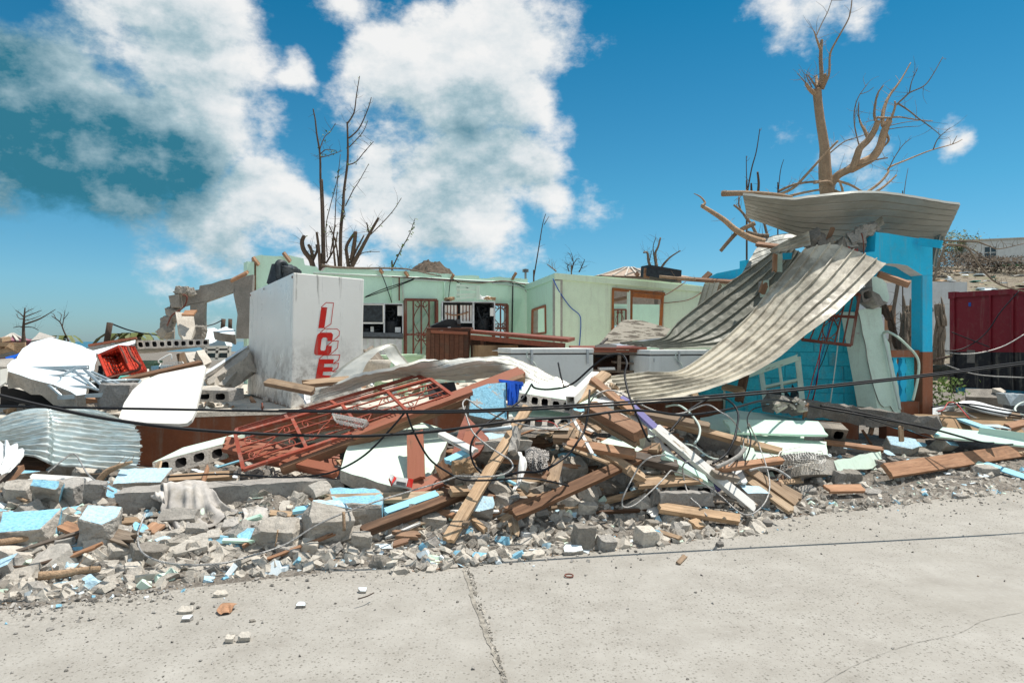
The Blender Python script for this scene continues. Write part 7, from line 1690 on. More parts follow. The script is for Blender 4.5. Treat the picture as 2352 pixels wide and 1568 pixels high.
tag(plate('dark_plastic_sheet', [(1480,1150),(1700,1130),(1720,1200),(1500,1260)], [(1480,1150,7.4),(1700,1130,7.4),(1500,1260,7.2)], .02, [M['blackplastic']], None, c=2), 'dark plastic sheet under the crumpled roof sheet', 'plastic')
# carton
cn_ = empty('drink_carton', C(6, 1380, 950, 5.75), 'white and red drink carton on the big mint slab', 'carton')
def cart(pts, D, th, m_, nm): plate(nm, pts, [(pts[0][0], pts[0][1], D), (pts[1][0], pts[1][1], D+.02), (pts[-1][0], pts[-1][1], D-.03)], th, [M[m_]], cn_, c=6)
cart([(1310,885),(1478,915),(1465,982),(1300,945)], 5.70, .07, 'paper', 'box'); cart([(1290,890),(1312,872),(1345,905),(1312,945)], 5.68, .06, 'red', 'top_band'); cart([(1440,905),(1478,913),(1466,980),(1425,970)], 5.685, .01, 'red', 'side_band'); cart([(1284,895),(1300,868),(1320,880),(1300,925)], 5.67, .04, 'paper', 'spout')
for i in range(4): cart([(1345,925+i*9),(1420,938+i*9),(1420,940+i*9),(1345,927+i*9)], 5.69, .002, 'conc_dark', 'print_line')
tag(put('bottle_stopper', cut_mesh('cap', (1, 1, .6), 3, 2, [M['blueplastic']], False, .03), S(9, 1720, 1000)+Vector((0, 0, .02)), (0, 0, 0), .045), 'small bright blue bottle cap right of the fan of planks', 'cap')
# ================================================================== cloths
def cloth(name, st, label, m_, nu=40, nv=28, fold=.03, nf=7, seed=0, c=5, thick=.004):
    rows = [spline([C(c, *p) for p in s_], 8) for s_ in st]; V = []
    for j in range(nv+1):
        colp = []
        for r_ in rows:
            t = j/nv*(len(r_)-1); i = min(int(t), len(r_)-2); colp.append(r_[i].lerp(r_[i+1], t-i))
        V.append(spline(colp, max(2, nu//(len(rows)-1))))
    m = len(V[0]); vs = []
    for i in range(m):
        for j in range(nv+1):
            p = V[j][i]; du = V[j][min(i+1, m-1)]-V[j][max(i-1, 0)]; dv = V[min(j+1, nv)][i]-V[max(j-1, 0)][i]; n_ = du.cross(dv)
            n_ = n_.normalized() if n_.length else Vector((0, -1, 0)); t = i/(m-1)
            ph = j/nv*nf*2*math.pi+4.5*noise.noise(Vector((j/nv*2.2, t*1.1, seed)))
            vs.append(p+n_*(fold*min(1, t*1.6)*(.45+.9*abs(noise.noise(Vector((j/nv*4, t*.8, seed+4)))))*math.sin(ph)+.03*noise.noise(p*9+Vector((seed, 0, 0)))))
    fs = [(i*(nv+1)+j, (i+1)*(nv+1)+j, (i+1)*(nv+1)+j+1, i*(nv+1)+j+1) for i in range(m-1) for j in range(nv)]
    o = mesh(name, vs, fs, M[m_], None, smooth=True); s_ = o.modifiers.new('thickness', 'SOLIDIFY'); s_.thickness = thick; return tag(o, label, 'cloth')
cloth('draped_cloth', [[(1350,690,5.78),(1500,680,5.8),(1620,678,5.84),(1760,685,5.88)], [(1370,720,5.56),(1500,715,5.58),(1640,715,5.62),(1780,740,5.66)], [(1372,850,5.46),(1500,850,5.46),(1660,840,5.5),(1850,860,5.55)], [(1380,980,5.40),(1500,990,5.38),(1680,960,5.42),(1930,920,5.5)], [(1420,1090,5.32),(1540,1085,5.3),(1720,1070,5.35),(1990,910,5.48)]], 'dirty white cloth draped over the concrete beam', 'fabric', fold=.035, nf=5, seed=3)
cloth('draped_cloth', [[(1255,790,5.62),(1300,760,5.64),(1360,740,5.64)], [(1262,800,5.50),(1310,785,5.46),(1370,800,5.46)], [(1320,820,5.48),(1345,850,5.44),(1375,880,5.44)]], 'gathered end of the white cloth at the beam corner', 'fabric', 16, 14, .015, 3, 5)
cloth('hanging_rag', [[(130,1150,5.65),(230,1135,5.68),(330,1140,5.7)], [(150,1190,5.5),(230,1180,5.48),(340,1200,5.5)], [(140,1260,5.38),(190,1250,5.36),(330,1245,5.4)], [(135,1345,5.28),(165,1330,5.26),(200,1270,5.3)]], 'small dirty white rag hanging below the concrete beam', 'fabric', 24, 18, .02, 4, 7, c=6)
cloth('checked_cloth', [[(590,700,5.95),(660,665,6.0),(730,680,6.0),(780,690,6.0)], [(585,760,5.82),(640,750,5.74),(720,740,5.76),(790,740,5.9)], [(600,810,5.76),(660,830,5.68),(720,820,5.68),(770,800,5.78)], [(640,850,5.68),(690,855,5.64),(730,845,5.64),(750,830,5.7)]], 'crumpled black and white checked cloth in the centre rubble', 'check', 26, 26, .04, 3, 9, c=7)
tag(put('crumpled_paper', cut_mesh('paper_ball', (1.3, .9, .6), 7, 5, [M['cardboard']], False, .16, lumpy=.1), C(7, 120, 815, 5.75), (0, 0, .3), .16), 'crumpled brown paper on a concrete lump in the centre rubble', 'paper')
cloth('white_strap', [[(530,700,5.9),(560,700,5.9)], [(545,740,5.75),(590,750,5.75)], [(520,900,5.55),(600,830,5.6)], [(490,1010,5.4),(505,1010,5.4)]], 'grey white plastic strap before the checked cloth', 'whitewire', 20, 8, .01, 2, 2, c=7)
# ================================================================== cables and ropes
C = C_raw
def cable(label, r, m_, segs, name='cable', sides=8, cat='cable'):
    P = []
    for s_ in segs:
        c, x, y, *d = s_
        P.append(C(c, x, y, d[0]) if d and d[0] else S(c, x, y)+Vector((0, -.03, .02)))
    return tag(tube(name, P, r, M[m_], None, sides), label, cat)
cable('thick black cable sagging across the whole foreground', .0115, 'black', [(0,-60,893,4.1),(0,0,908,4.15),(0,100,932,4.25),(0,250,962,4.4),(0,430,985,4.6),(0,600,996,4.8),(0,760,1001,5.0),(0,860,1000,5.1),(0,1000,990,5.25),(0,1100,977,5.35),(0,1200,965,5.5),(0,1330,956,5.7),(0,1430,943,5.9),(0,1493,944,6.1),(0,1575,953,6.3),(0,1676,939,6.7),(0,1749,920,7.2),(0,1803,921,7.9),(0,1880,936,8.2),(0,1960,950,8.1),(0,2130,982,7.9),(0,2266,1018,7.8),(0,2330,1020,8.2)])
cable('taut upper black cable crossing the whole picture', .0085, 'black', [(0,-60,932,4.6),(0,0,933,4.6),(0,300,938,4.75),(0,640,944,4.9),(0,1000,947,5.0),(0,1200,941,5.1),(0,1500,924,5.3),(0,1800,899,5.5),(0,2100,867,5.7),(0,2352,836,5.9),(0,2440,825,6.0)])
cable('second strand twisted with the taut upper cable', .0075, 'black', [(0,640,942,4.92),(0,1000,943,5.02),(0,1200,936,5.12),(0,1500,918,5.32),(0,1800,894,5.52),(0,2100,863,5.72),(0,2352,831,5.92),(0,2440,820,6.0)])
cable('black drop cable looping down left of the mint slab', .008, 'black', [(6,1405,395,5.05),(6,1290,530,5.2),(6,1100,720,5.35),(6,900,835,5.5),(6,700,885,5.6),(6,400,897,5.65),(6,0,872,5.9),(5,1400,640,6.0)])
cable('black drop cable looping across the mint slab', .008, 'black', [(6,1425,395,5.05),(6,1480,540,5.2),(6,1600,750,5.35),(6,1750,860,5.4),(7,100,915,5.4),(7,280,922,5.4),(7,450,912,5.38),(7,600,905,5.4),(7,760,925,5.45),(7,930,965,5.55)])
cable('black cable curling down through the centre rubble', .009, 'black', [(7,640,168,6.5),(7,560,290,6.2),(7,400,400,6.0),(7,260,500,5.85),(7,180,600,5.75),(7,160,700,5.7),(7,190,800,5.65),(7,245,865,5.6)])
cable('black cable arching over the timber pile', .010, 'black', [(7,640,170,6.5),(3,280,1180,6.6),(3,400,1188,6.6),(3,560,1150,6.6),(3,720,1015,6.6),(3,830,935,6.6),(3,930,912,6.6),(3,975,935,6.6),(3,995,990,6.5),(3,978,1080,6.4),(3,1010,1230,6.2),(3,1060,1360,6.0),(3,1150,1565,5.9),(7,1570,615,5.9)])
cable('stiff black rod poking out behind the freezer', .009, 'black', [(7,848,0,7.4),(7,870,110,7.3),(7,903,218,7.2)])
cable('black cable dropping through the split timbers', .010, 'black', [(7,1095,215,6.2),(7,1082,400,6.0),(7,1050,540,5.9),(7,1000,620,5.8),(7,930,715,5.75),(7,800,810,5.6),(7,690,855,5.55),(7,550,858,5.5),(7,430,890,5.5)])
cable('black cable looping up before the turquoise wall', .010, 'black', [(9,250,390,6.6),(9,350,270,6.7),(9,440,160,6.8),(9,640,30,7.0),(9,800,-40,7.0),(9,940,-20,6.9),(9,1050,60,6.7),(9,1105,170,6.6),(9,1095,310,6.4),(9,1050,500,6.2),(9,950,680,6.1),(9,785,795,6.0)])
cable('thin black cable curving on the mint slab', .007, 'black', [(9,1500,60,8.3),(9,1300,110,7.8),(9,1225,210,7.4),(9,1230,330,7.1),(9,1265,440,6.9),(9,1250,600,6.6),(9,1190,760,6.4)])
cable('thin black cable along the fallen lintel', .007, 'black', [(10,300,280,8.2),(10,600,390,8.1),(10,900,480,8.0),(10,1200,580,7.9),(10,1500,630,7.9),(10,2000,650,7.9)])
cable('thick black hose draped on the fallen lintel', .013, 'black', [(10,-60,215,8.5),(10,200,255,8.4),(10,600,335,8.3),(10,900,405,8.2),(10,1250,490,8.1)])
cable('pale flexible conduit looping before the turquoise wall', .011, 'whitecable', [(9,200,80,7.3),(9,330,60,7.2),(9,440,110,7.0),(9,560,230,6.8),(9,625,350,6.6),(9,610,470,6.5),(9,560,540,6.4)])
cable('red wire on the hollow blocks in the centre', .004, 'redwire', [(7,620,440,6.4),(7,680,455,6.35),(7,760,460,6.3),(7,820,480,6.3),(7,855,525,6.25)], sides=5)
cable('grey plastic hose on the rubble right of the fan', .011, 'rope', [(9,1250,880,6.1),(9,1400,845,6.2),(9,1560,860,6.2),(9,1680,920,6.1),(9,1760,980,6.0)])
cable('thin pale cable in the hollow behind the white plank', .007, 'whitecable', [(9,440,545,6.5),(9,560,580,6.4),(9,680,670,6.3),(9,780,725,6.2),(9,880,740,6.2)])
for i, pl in enumerate(([(0,2140,935),(0,2215,927),(0,2300,940),(0,2360,950)], [(0,2195,925),(0,2230,955),(0,2275,968)], [(0,2200,925),(0,2280,945),(0,2360,958)])):
    cable(('black cable trailing right of the porch base', 'grey cable sloping from the corrugated sheet', 'second black cable trailing to the right edge')[i], .011, 'black' if i != 1 else 'rope', [(c, x, y, 9.2) for c, x, y in pl])
cable('coiled white cable at the right edge', .014, 'whitecable', [(10,2400,160,9.8),(10,2300,190,9.8),(10,2245,250,9.7),(10,2290,310,9.6),(10,2400,320,9.6)])
cable('red wire on the corrugated sheet right of the porch', .007, 'redwire', [(10,1330,275,9.1),(10,1400,260,9.1),(10,1460,175,9.2),(10,1550,190,9.2),(10,1640,290,9.0),(10,1710,370,8.9)], sides=5)
# far wires hanging around the container
for i, pl in enumerate(([(690,930),(850,965),(1000,972),(1150,950),(1300,900),(1455,810)], [(700,940),(900,940),(1050,870),(1160,770),(1260,620),(1420,440)], [(720,1030),(900,1100),(1100,1150),(1455,1170)], [(850,790),(1000,850),(1165,915)])):
    tag(tube('slack_wire', [C('R', x, y, 14) for x, y in pl], .012, M['rope' if i in (0, 2) else 'black'], None, 5), ('pale slack wire sagging before the container', 'dark slack wire rising across the container', 'pale low wire before the container base', 'short dark wire before the container end')[i], 'wire')
# twisted steel rope: three strands in each length
def rope(label, segs, r=.0065, name='steel_rope'):
    P = []
    for s_ in segs:
        c, x, y, *d = s_; P.append(C_rest(c, x, y, d[0])+Vector((0, -.06, .05)))
    P = spline(P, 26); b = MB(); L = 0; up = None; strands = [[], [], [], []]
    for i, p in enumerate(P):
        t = (P[min(i+1, len(P)-1)]-P[max(i-1, 0)]).normalized(); up = t.orthogonal().normalized() if up is None else (up-t*up.dot(t)).normalized(); bi = t.cross(up)
        if i: L += (p-P[i-1]).length
        for k in range(4): a = L*75+k*math.pi/2; strands[k].append(p+(up*math.cos(a)+bi*math.sin(a))*r*.5)
    for s_ in strands: b.tube(s_, r*.62, 5, smooth=False)
    return tag(b.build(name, M['rope'], smooth=True), label, 'rope')
rope('steel rope winding through the centre of the pile', [(7,118,420,5.9),(7,104,360,6.0),(7,130,328,6.1),(7,170,345,6.1),(7,250,400,6.1),(7,450,490,6.1),(7,700,550,6.0),(7,800,555,6.0),(7,900,530,6.1),(7,1040,430,6.2),(7,1120,310,6.3),(7,1200,262,6.4),(7,1290,262,6.4),(7,1420,330,6.4),(7,1560,400,6.4),(7,1690,442,6.4),(9,270,235,6.5),(9,420,210,6.6),(9,640,122,6.6),(9,740,128,6.5),(9,850,200,6.4),(9,1000,300,6.3),(9,1120,460,6.2),(9,1148,600,6.1),(9,1110,720,6.0),(9,960,880,5.9)])
rope('steel rope looping out over the road edge', [(9,1210,580,6.3),(9,1200,420,6.4),(9,1205,352,6.4),(9,1230,390,6.35),(9,1330,590,6.1),(9,1400,780,5.8),(9,1460,1000,5.5),(9,1470,1150,5.35),(9,1430,1300,5.15),(9,1330,1425,5.0),(9,1200,1488,4.95),(9,1060,1430,5.0),(9,850,1240,5.2),(9,600,1070,5.4),(9,400,980,5.5),(9,280,945,5.5),(9,235,945,5.5),(9,150,1040,5.4),(9,0,1190,5.3),(7,1440,1145,5.25),(7,1360,1165,5.22),(7,1340,1130,5.25),(7,1360,1060,5.4),(7,1445,895,5.7),(7,1500,820,5.85),(7,1570,775,5.95),(7,1680,757,6.0)])
rope('short frayed steel rope hanging at the road edge', [(9,490,815,5.7),(9,430,830,5.68),(9,390,890,5.6),(9,400,1020,5.45),(9,440,1180,5.3),(9,500,1290,5.2),(9,580,1360,5.12),(9,640,1440,5.05),(9,690,1500,5.0)])
rope('steel rope arching over the left blocks', [(5,440,640,5.9),(5,560,540,6.0),(5,630,492,6.05),(5,680,505,6.0),(5,760,640,5.8),(5,850,720,5.65),(5,985,800,5.5)])
rope('long steel rope running along the front of the rubble', [(5,1250,980,5.2),(5,1215,1080,5.1),(5,1190,1180,4.98),(5,1230,1310,4.8),(5,1400,1390,4.72),(5,1650,1415,4.72),(5,1900,1398,4.78),(6,180,1562,4.85),(6,480,1465,4.95),(6,700,1330,5.05),(6,880,1240,5.12),(6,1150,1140,5.22),(6,1400,1062,5.32),(6,1700,972,5.42),(6,1810,932,5.45),(7,60,925,5.45),(7,280,930,5.42),(7,420,912,5.45),(7,490,860,5.5),(7,470,800,5.58),(7,400,755,5.65),(7,300,690,5.7),(7,180,580,5.8),(7,125,440,5.9)])
tag(tube('armoured_sleeve', [C(9, *p) for p in ((830,840,5.85),(950,790,5.88),(1060,730,5.92),(1130,680,5.95),(1190,600,6.0))], .018, M['conc_light'], None, 8), 'grey armoured cable sleeve among the planks', 'cable')
# ================================================================== white crumpled wire net
def net():
    b = MB(); r = random.Random(3); cx_, cy_ = 1920, 770
    def pt(u, v):
        x = 1620+u*540+40*math.sin(v*3); y = 640+v*250-60*math.sin(u*math.pi)*(v-.2)+30*noise.noise(Vector((u*3, v*3, 0))); y = y if v < .99 else y
        bulge = math.sin(u*math.pi)*math.sin(v*math.pi)
        return C(9, x, y, 7.1-.30*bulge+.12*noise.noise(Vector((u*5, v*5, 5))))
    nu_, nv_ = 15, 10
    for i in range(nu_+1): b.tube([pt(i/nu_+.02*math.sin(k*2+i), k/7) for k in range(8)], .0035, 4)
    for j in range(nv_+1): b.tube([pt(k/9, j/nv_+.02*math.sin(k*2+j)) for k in range(10)], .0035, 4)
    b.tube([pt(k/12, 1) for k in range(13)], .006, 4); b.tube([C(9, *p) for p in ((1480,660,7.0),(1600,720,7.0),(1650,640,7.1),(1900,580,7.2))], .005, 4)
    tag(b.build('wire_net', M['whitewire']), 'crumpled white wire net basket on the right rubble', 'wire net')
net()
nb = empty('wire_rack', C(6, 960, 450, 6.6), 'small white wire rack under the iron gate', 'rack'); lattice_box('rack', nb, (*P4(6, [(840,400,6.5),(1110,450,6.4),(1080,500,6.4),(860,450,6.5)]), Vector((0, .1, -.05))), 10, 4, .003, 'whitewire')
# overhead line above the road, out of sight, that casts the thin shadow lines on the concrete
def shadow_line(pa, pb, h):
    k = h/sd.z; a = Vector((*pa, 0))+sd*k; b_ = Vector((*pb, 0))+sd*k; d = b_-a; return a-d*1.2, b_+d*1.2
# ================================================================== broken blocks one can tell apart
PM = {'g': ['conc', 'conc'], 'b': ['conc', 'blue'], 's': ['conc', 'skyblue'], 'm': ['conc', 'mint'], 'w': ['conc', 'whiteslab'], 'd': ['conc_dark', 'conc_dark'], 'k': ['block', 'blue'], 'l': ['conc_light', 'conc_light']}
BK = [ # crop, x, y (centre), width px in crop, dims ratio, kind, rot, label
 (5,190,1110,420,(1,.75,.5),'k',(.25,.05,.2),'largest blue topped block at the left edge'),
 (5,560,560,300,(1,.8,.75),'g',(.3,.5,.6),'tall grey block wedge before the crumpled zinc'),
 (5,300,620,440,(1,.3,.22),'k',(.2,-.1,.25),'long blue faced plaster bar at the left'),
 (5,150,790,330,(1,.6,.55),'g',(.2,.1,.1),'grey hollow block half at the left edge'),
 (5,560,780,300,(1,.7,.65),'l',(.1,.05,-.1),'big squarish grey block in the left rubble'),
 (5,370,790,200,(.5,.3,1),'b',(.9,.5,.3),'upright blue faced sliver left of the squarish block'),
 (5,720,630,220,(1,.7,.5),'l',(.2,.2,.4),'pale broken block under the steel rope arch'),
 (5,770,780,150,(.8,.6,1),'g',(.1,.3,.5),'narrow grey block right of the squarish block'),
 (5,880,810,170,(1,.6,.7),'b',(.5,.9,.2),'blue faced block in shade left of the concrete beam'),
 (5,1140,690,470,(1,.6,.3),'s',(.25,-.03,.1),'wide pale blue topped block behind the concrete beam'),
 (5,1460,690,230,(1,.6,.3),'s',(.2,0,.2),'flat pale blue piece under the draped cloth'),
 (5,810,1110,260,(.75,.7,1),'s',(.45,.25,.3),'tall blue topped block in the left foreground'),
 (5,920,1160,260,(1,.6,.6),'g',(.5,.3,.2),'grey block leaning on the tall blue topped block'),
 (5,540,970,170,(1,.8,.4),'k',(.3,.1,.9),'blue plaster wedge above the peeled pole'),
 (5,370,945,160,(1,.5,.4),'k',(.2,.3,.7),'small blue wedge left of the blue plaster wedge'),
 (5,610,1235,190,(1,.7,.5),'k',(.2,.1,.5),'blue topped chunk below the peeled pole'),
 (5,650,1310,160,(1,.7,.55),'k',(.3,0,.2),'lower blue topped chunk beside the dark branch'),
 (5,560,1415,105,(1,.6,.4),'s',(.15,0,.1),'small blue white chip block above the thick log'),
 (5,450,1300,150,(.9,.7,.8),'g',(.2,.4,.6),'grey lump left of the blue topped chunks'),
 (5,900,1395,150,(1,.5,.45),'g',(.3,.6,.6),'grey slab chunk leaning right of the thick log'),
 (5,950,1430,160,(1,.45,.4),'g',(.3,.5,.7),'second grey slab chunk leaning right of the thick log'),
 (5,1095,1425,150,(1,.8,.55),'l',(.1,.1,.3),'pale rounded chunk right of the leaning slab chunks'),
 (5,990,1290,210,(1,.7,.6),'g',(.2,.2,.2),'grey chunk behind the leaning slab chunks'),
 (5,1230,1310,260,(1,.8,.6),'d',(.1,.2,.5),'dark grey chunk beside the front steel rope'),
 (5,1550,1260,310,(1,.6,.35),'l',(.35,-.35,.2),'flat pale slab chunk in the front rubble'),
 (5,1630,1110,170,(1,.7,.6),'g',(.1,.3,.4),'grey chunk right below the draped cloth'),
 (5,1770,1160,120,(1,.8,.7),'l',(.4,.3,.4),'pale chunk right of the draped cloth foot'),
 (5,1900,1090,130,(.8,.8,.9),'l',(.3,.1,.4),'pale upright chunk near the hanging rag'),
 (5,1150,1110,150,(1,.6,.6),'k',(.4,.7,.3),'blue edged chunk left of the orange board scrap'),
 (5,1290,1200,160,(1,.8,.5),'g',(.1,.1,.6),'grey chunk beside the front rope bend'),
 (5,1750,1250,110,(1,.7,.4),'k',(.3,.2,.5),'blue chip block below the draped cloth'),
 (6,180,1410,190,(1,.75,.75),'k',(.5,.2,.4),'blue fronted chunk left of the big grey block'),
 (6,420,1370,310,(1,.8,.65),'g',(.12,.05,.15),'big grey block before the hanging rag'),
 (6,780,1300,320,(.9,.7,.95),'s',(.35,.25,.5),'large upright block with blue white face'),
 (6,1010,1150,430,(1,.8,.55),'b',(.2,.05,.1),'biggest boulder with flaking blue paint'),
 (6,1190,960,250,(1,.8,.6),'w',(.2,.2,.3),'pale blue white lump behind the biggest boulder'),
 (6,650,1475,120,(.8,.7,.9),'l',(.3,.2,.3),'small pale chunk left below the upright block'),
 (6,760,1510,130,(1,.7,.5),'l',(.1,.2,.4),'small pale chunk below the upright block'),
 (6,855,1490,90,(1,.8,.7),'l',(.2,.2,.9),'small round chunk right below the upright block'),
 (6,1060,1420,150,(.9,.6,1),'g',(.2,.3,.3),'grey wedge standing before the charred beam'),
 (6,1240,1470,210,(1,.4,.22),'w',(.1,0,.05),'flat white plaster strip on the road edge'),
 (6,1360,1320,190,(1,.7,.6),'g',(.2,.1,.4),'grey chunk below the charred beam'),
 (6,1620,1250,190,(1,.8,.65),'g',(.2,.3,.1),'rough grey chunk left of the long pale plank'),
 (6,500,1500,200,(1,.6,.5),'g',(.1,.3,.2),'brownish chunk behind the front rope'),
 (7,300,740,330,(1,.7,.9),'s',(.6,.3,.2),'pale blue faced block leaning behind the long pale plank'),
 (7,450,770,170,(.9,.8,1.1),'l',(.2,.2,.2),'pale concrete lump right of the long pale plank'),
 (7,90,880,220,(1,.8,.8),'l',(.2,.1,.4),'pale rough lump under the crumpled brown paper'),
 (7,215,1170,190,(.8,.6,.9),'s',(.9,.3,.5),'blue white faced wedge right of the long pale plank'),
 (7,480,1110,110,(.8,.6,1),'g',(.2,.1,.3),'grey square chunk left of the dark plank foot'),
 (7,560,1120,90,(.8,.6,1),'g',(.1,.2,.5),'second grey square chunk by the dark plank foot'),
 (7,940,850,300,(1,.6,.5),'g',(.4,.2,.5),'rough grey slab chunk in the centre'),
 (7,920,770,150,(1,.6,.5),'b',(.7,.2,.2),'blue plaster wedge behind the centre slab chunk'),
 (7,1010,820,170,(1,.7,.6),'d',(.2,.4,.4),'dark chunk behind the centre slab chunk'),
 (7,1130,790,160,(.7,.5,1),'b',(.8,.2,.2),'upright pale blue block in the centre'),
 (7,1350,930,240,(1,.8,.7),'g',(.3,.3,.7),'grey block under the dark plank'),
 (7,1240,990,260,(1,.5,.5),'d',(.5,.2,.9),'dark channel shaped chunk under the dark plank'),
 (7,1060,1070,190,(1,.8,1),'g',(.2,.2,.3),'rounded grey block below the dark plank'),
 (7,1060,1150,150,(1,.8,.8),'l',(.2,.2,.6),'pale chunk with a blue patch below the dark plank'),
 (7,1050,1400,150,(.8,.7,1.25),'d',(.1,.15,.2),'dark upright stone on the road edge'),
 (7,965,1490,150,(1,.6,.4),'w',(.35,.1,.3),'white topped stone on the road'),
 (7,1225,1435,130,(1,.8,.9),'g',(.3,.2,.5),'pointed grey stone on the road'),
 (7,1545,1380,145,(.9,.8,.95),'l',(.1,.1,.4),'big pale stone standing alone on the road'),
 (7,1580,1280,110,(1,.8,.8),'d',(.3,.3,.3),'dark stone behind the big pale stone'),
 (7,1610,1110,70,(.5,.4,1.9),'b',(.15,.1,.3),'upright blue faced brick by the grey curb stone'),
 (7,1750,1240,170,(1,.6,.6),'g',(.2,.1,.3),'grey block under the nailed plank'),
 (7,1830,1310,90,(.9,.7,1),'l',(.2,.2,.3),'small pale block under the nailed plank'),
 (7,1700,1290,80,(1,.6,.6),'l',(.3,.4,.5),'small pale chunk left of the nailed plank'),
 (7,860,1190,75,(1,.7,.5),'s',(.4,.2,.3),'blue and white chip left below the dark plank'),
 (7,1195,1215,110,(1,.6,.4),'w',(.3,.1,.2),'white faced chip before the rope bend'),
 (7,1590,880,110,(1,.6,.45),'b',(.2,.1,.2),'blue topped piece beside the sawn timber end'),
 (7,1010,420,120,(1,.8,.9),'b',(.3,.2,.2),'blue block at the end of the hollow course'),
 (9,1340,1250,340,(1,.8,.8),'s',(.1,.05,.2),'blue white topped block under the fan of planks'),
 (9,1680,1070,180,(1,.7,.5),'b',(.5,.2,.4),'blue plaster piece right of the fan of planks'),
 (9,1520,960,160,(1,.8,.3),'m',(.5,.2,.3),'mint plaster piece above the fan of planks'),
 (9,1840,1010,200,(1,.7,.7),'g',(.1,.2,.5),'grey block right of the fan of planks'),
 (9,1960,1150,300,(1,.5,.35),'g',(.3,-.2,.3),'flat grey slab chunk right of the fan of planks'),
 (10,330,1080,280,(1,.6,.6),'d',(.1,.1,.15),'stepped grey block on the right shoulder'),
 (10,180,1090,130,(.7,.5,1),'g',(.2,.3,.2),'grey wedge beside the stepped block'),
 (10,60,1060,220,(1,.5,.4),'b',(.5,.1,.3),'blue plaster piece left of the stepped block'),
 (10,590,1250,240,(1,.7,.2),'g',(.05,.05,.3),'flat grey tile of concrete on the shoulder'),
 (10,890,1040,270,(1,.6,.2),'w',(.12,.05,.1),'flat white plaster piece before the big brown beam'),
 (10,1040,1030,130,(1,.5,.35),'m',(.15,.05,.1),'mint plaster piece before the big brown beam'),
 (10,920,730,340,(1,.6,.55),'s',(.7,.2,.2),'large pale blue plaster slab in the right rubble'),
 (10,740,800,190,(1,.5,.4),'s',(.6,.3,.6),'pale blue plaster piece left of the large one'),
 (10,1400,700,230,(.9,.5,.9),'b',(.9,.3,.4),'pointed bright blue plaster piece in the right rubble'),
 (10,1130,710,170,(1,.6,.6),'b',(.5,.2,.3),'blue edged grey lump between the pale blue pieces'),
 (10,1160,770,320,(1,.5,.2),'d',(.1,.05,.1),'dark flat slab before the pale blue pieces'),
 (10,400,735,400,(1,.4,.2),'b',(.2,0,.2),'long blue plank shaped plaster piece on the right'),
 (10,630,910,140,(1,.7,.8),'g',(.2,.4,.4),'grey chunk left of the big brown beam'),
 (10,800,890,160,(1,.6,.6),'d',(.3,.3,.7),'dark chunk behind the big brown beam tip'),
 (10,130,730,190,(1,.7,.8),'s',(.5,.4,.3),'blue stained lump below the fallen lintel'),
 (10,1650,1040,120,(1,.7,.5),'g',(.1,.2,.4),'grey chunk on the far shoulder'),
 (10,1900,985,260,(1,.6,.4),'g',(.1,.1,.2),'long grey chunk beside the thin mint board'),
 (10,1640,950,170,(1,.6,.4),'l',(.1,.1,.3),'pale chunk under the big brown beam'),
 (10,1900,1060,150,(1,.5,.2),'w',(.15,.05,.2),'white plaster tile on the far shoulder'),
 (10,1620,1300,130,(1,.6,.4),'g',(.1,.1,.2),'flat grey stone alone on the right road'),
 (0,1775,1010,26,(1,.6,.5),'d',(.1,.1,.3),'small dark stone on the mint slab'),
 (0,555,1472,26,(1,.8,.75),'l',(.2,.1,.4),'larger of the two pale stones on the near road'),
 (0,521,1477,18,(.9,.8,.95),'l',(.2,.2,.2),'smaller of the two pale stones on the near road'),
 (0,687,1397,20,(1,.7,.7),'w',(.25,.05,.2),'white square stone on the open road'),
 (0,829,1363,18,(1,.8,.7),'w',(.2,.1,.3),'white chip stone right of the white square stone'),
 (0,424,1428,22,(1,.7,.7),'w',(.25,.05,.1),'white topped chip left on the near road'),
 (0,420,1408,34,(1,.7,.3),'l',(.1,.05,.2),'flat pale stone left on the near road'),
 (0,500,1370,30,(1,.7,.4),'l',(.1,.1,.2),'flat pale stone before the front rubble'),
 (0,574,1433,12,(1,.7,.6),'d',(.2,.1,.3),'small green grey stone on the near road'),
 (0,1657,1254,18,(1,.7,.6),'d',(.1,.1,.3),'small grey stone on the right road'),
 (0,1765,1205,26,(1,.7,.5),'d',(.1,.2,.3),'brown wood knot shaped chip on the right road'),
]
for i, (c, x, y, wpx, dm, kd, rot, lb) in enumerate(BK):
    px, py = q(c, x, y); wp_ = wpx*CR[c][2]; hp = wp_*dm[2]/dm[0]*.45
    p = surf(px, py+hp*.75); D = p.y; s_ = wp_*D/F/dm[0]*1.05
    me = cut_mesh('chunk', dm, 4 if kd in 'kws' else 6, 100+i, [M[m_] for m_ in PM[kd]], kd not in 'gdl', .06, .36, both=kd in 'kb', lumpy=1)
    sc_r = (rot[0]*.8+.1, rot[1]*.5, rot[2]+random.Random(i).uniform(-.3, .3))
    put('concrete_chunk' if kd in 'gdl' else 'painted_chunk', me, p+Vector((0, .04, s_*dm[2]*.30)), sc_r, s_, lb, 'rubble chunk')
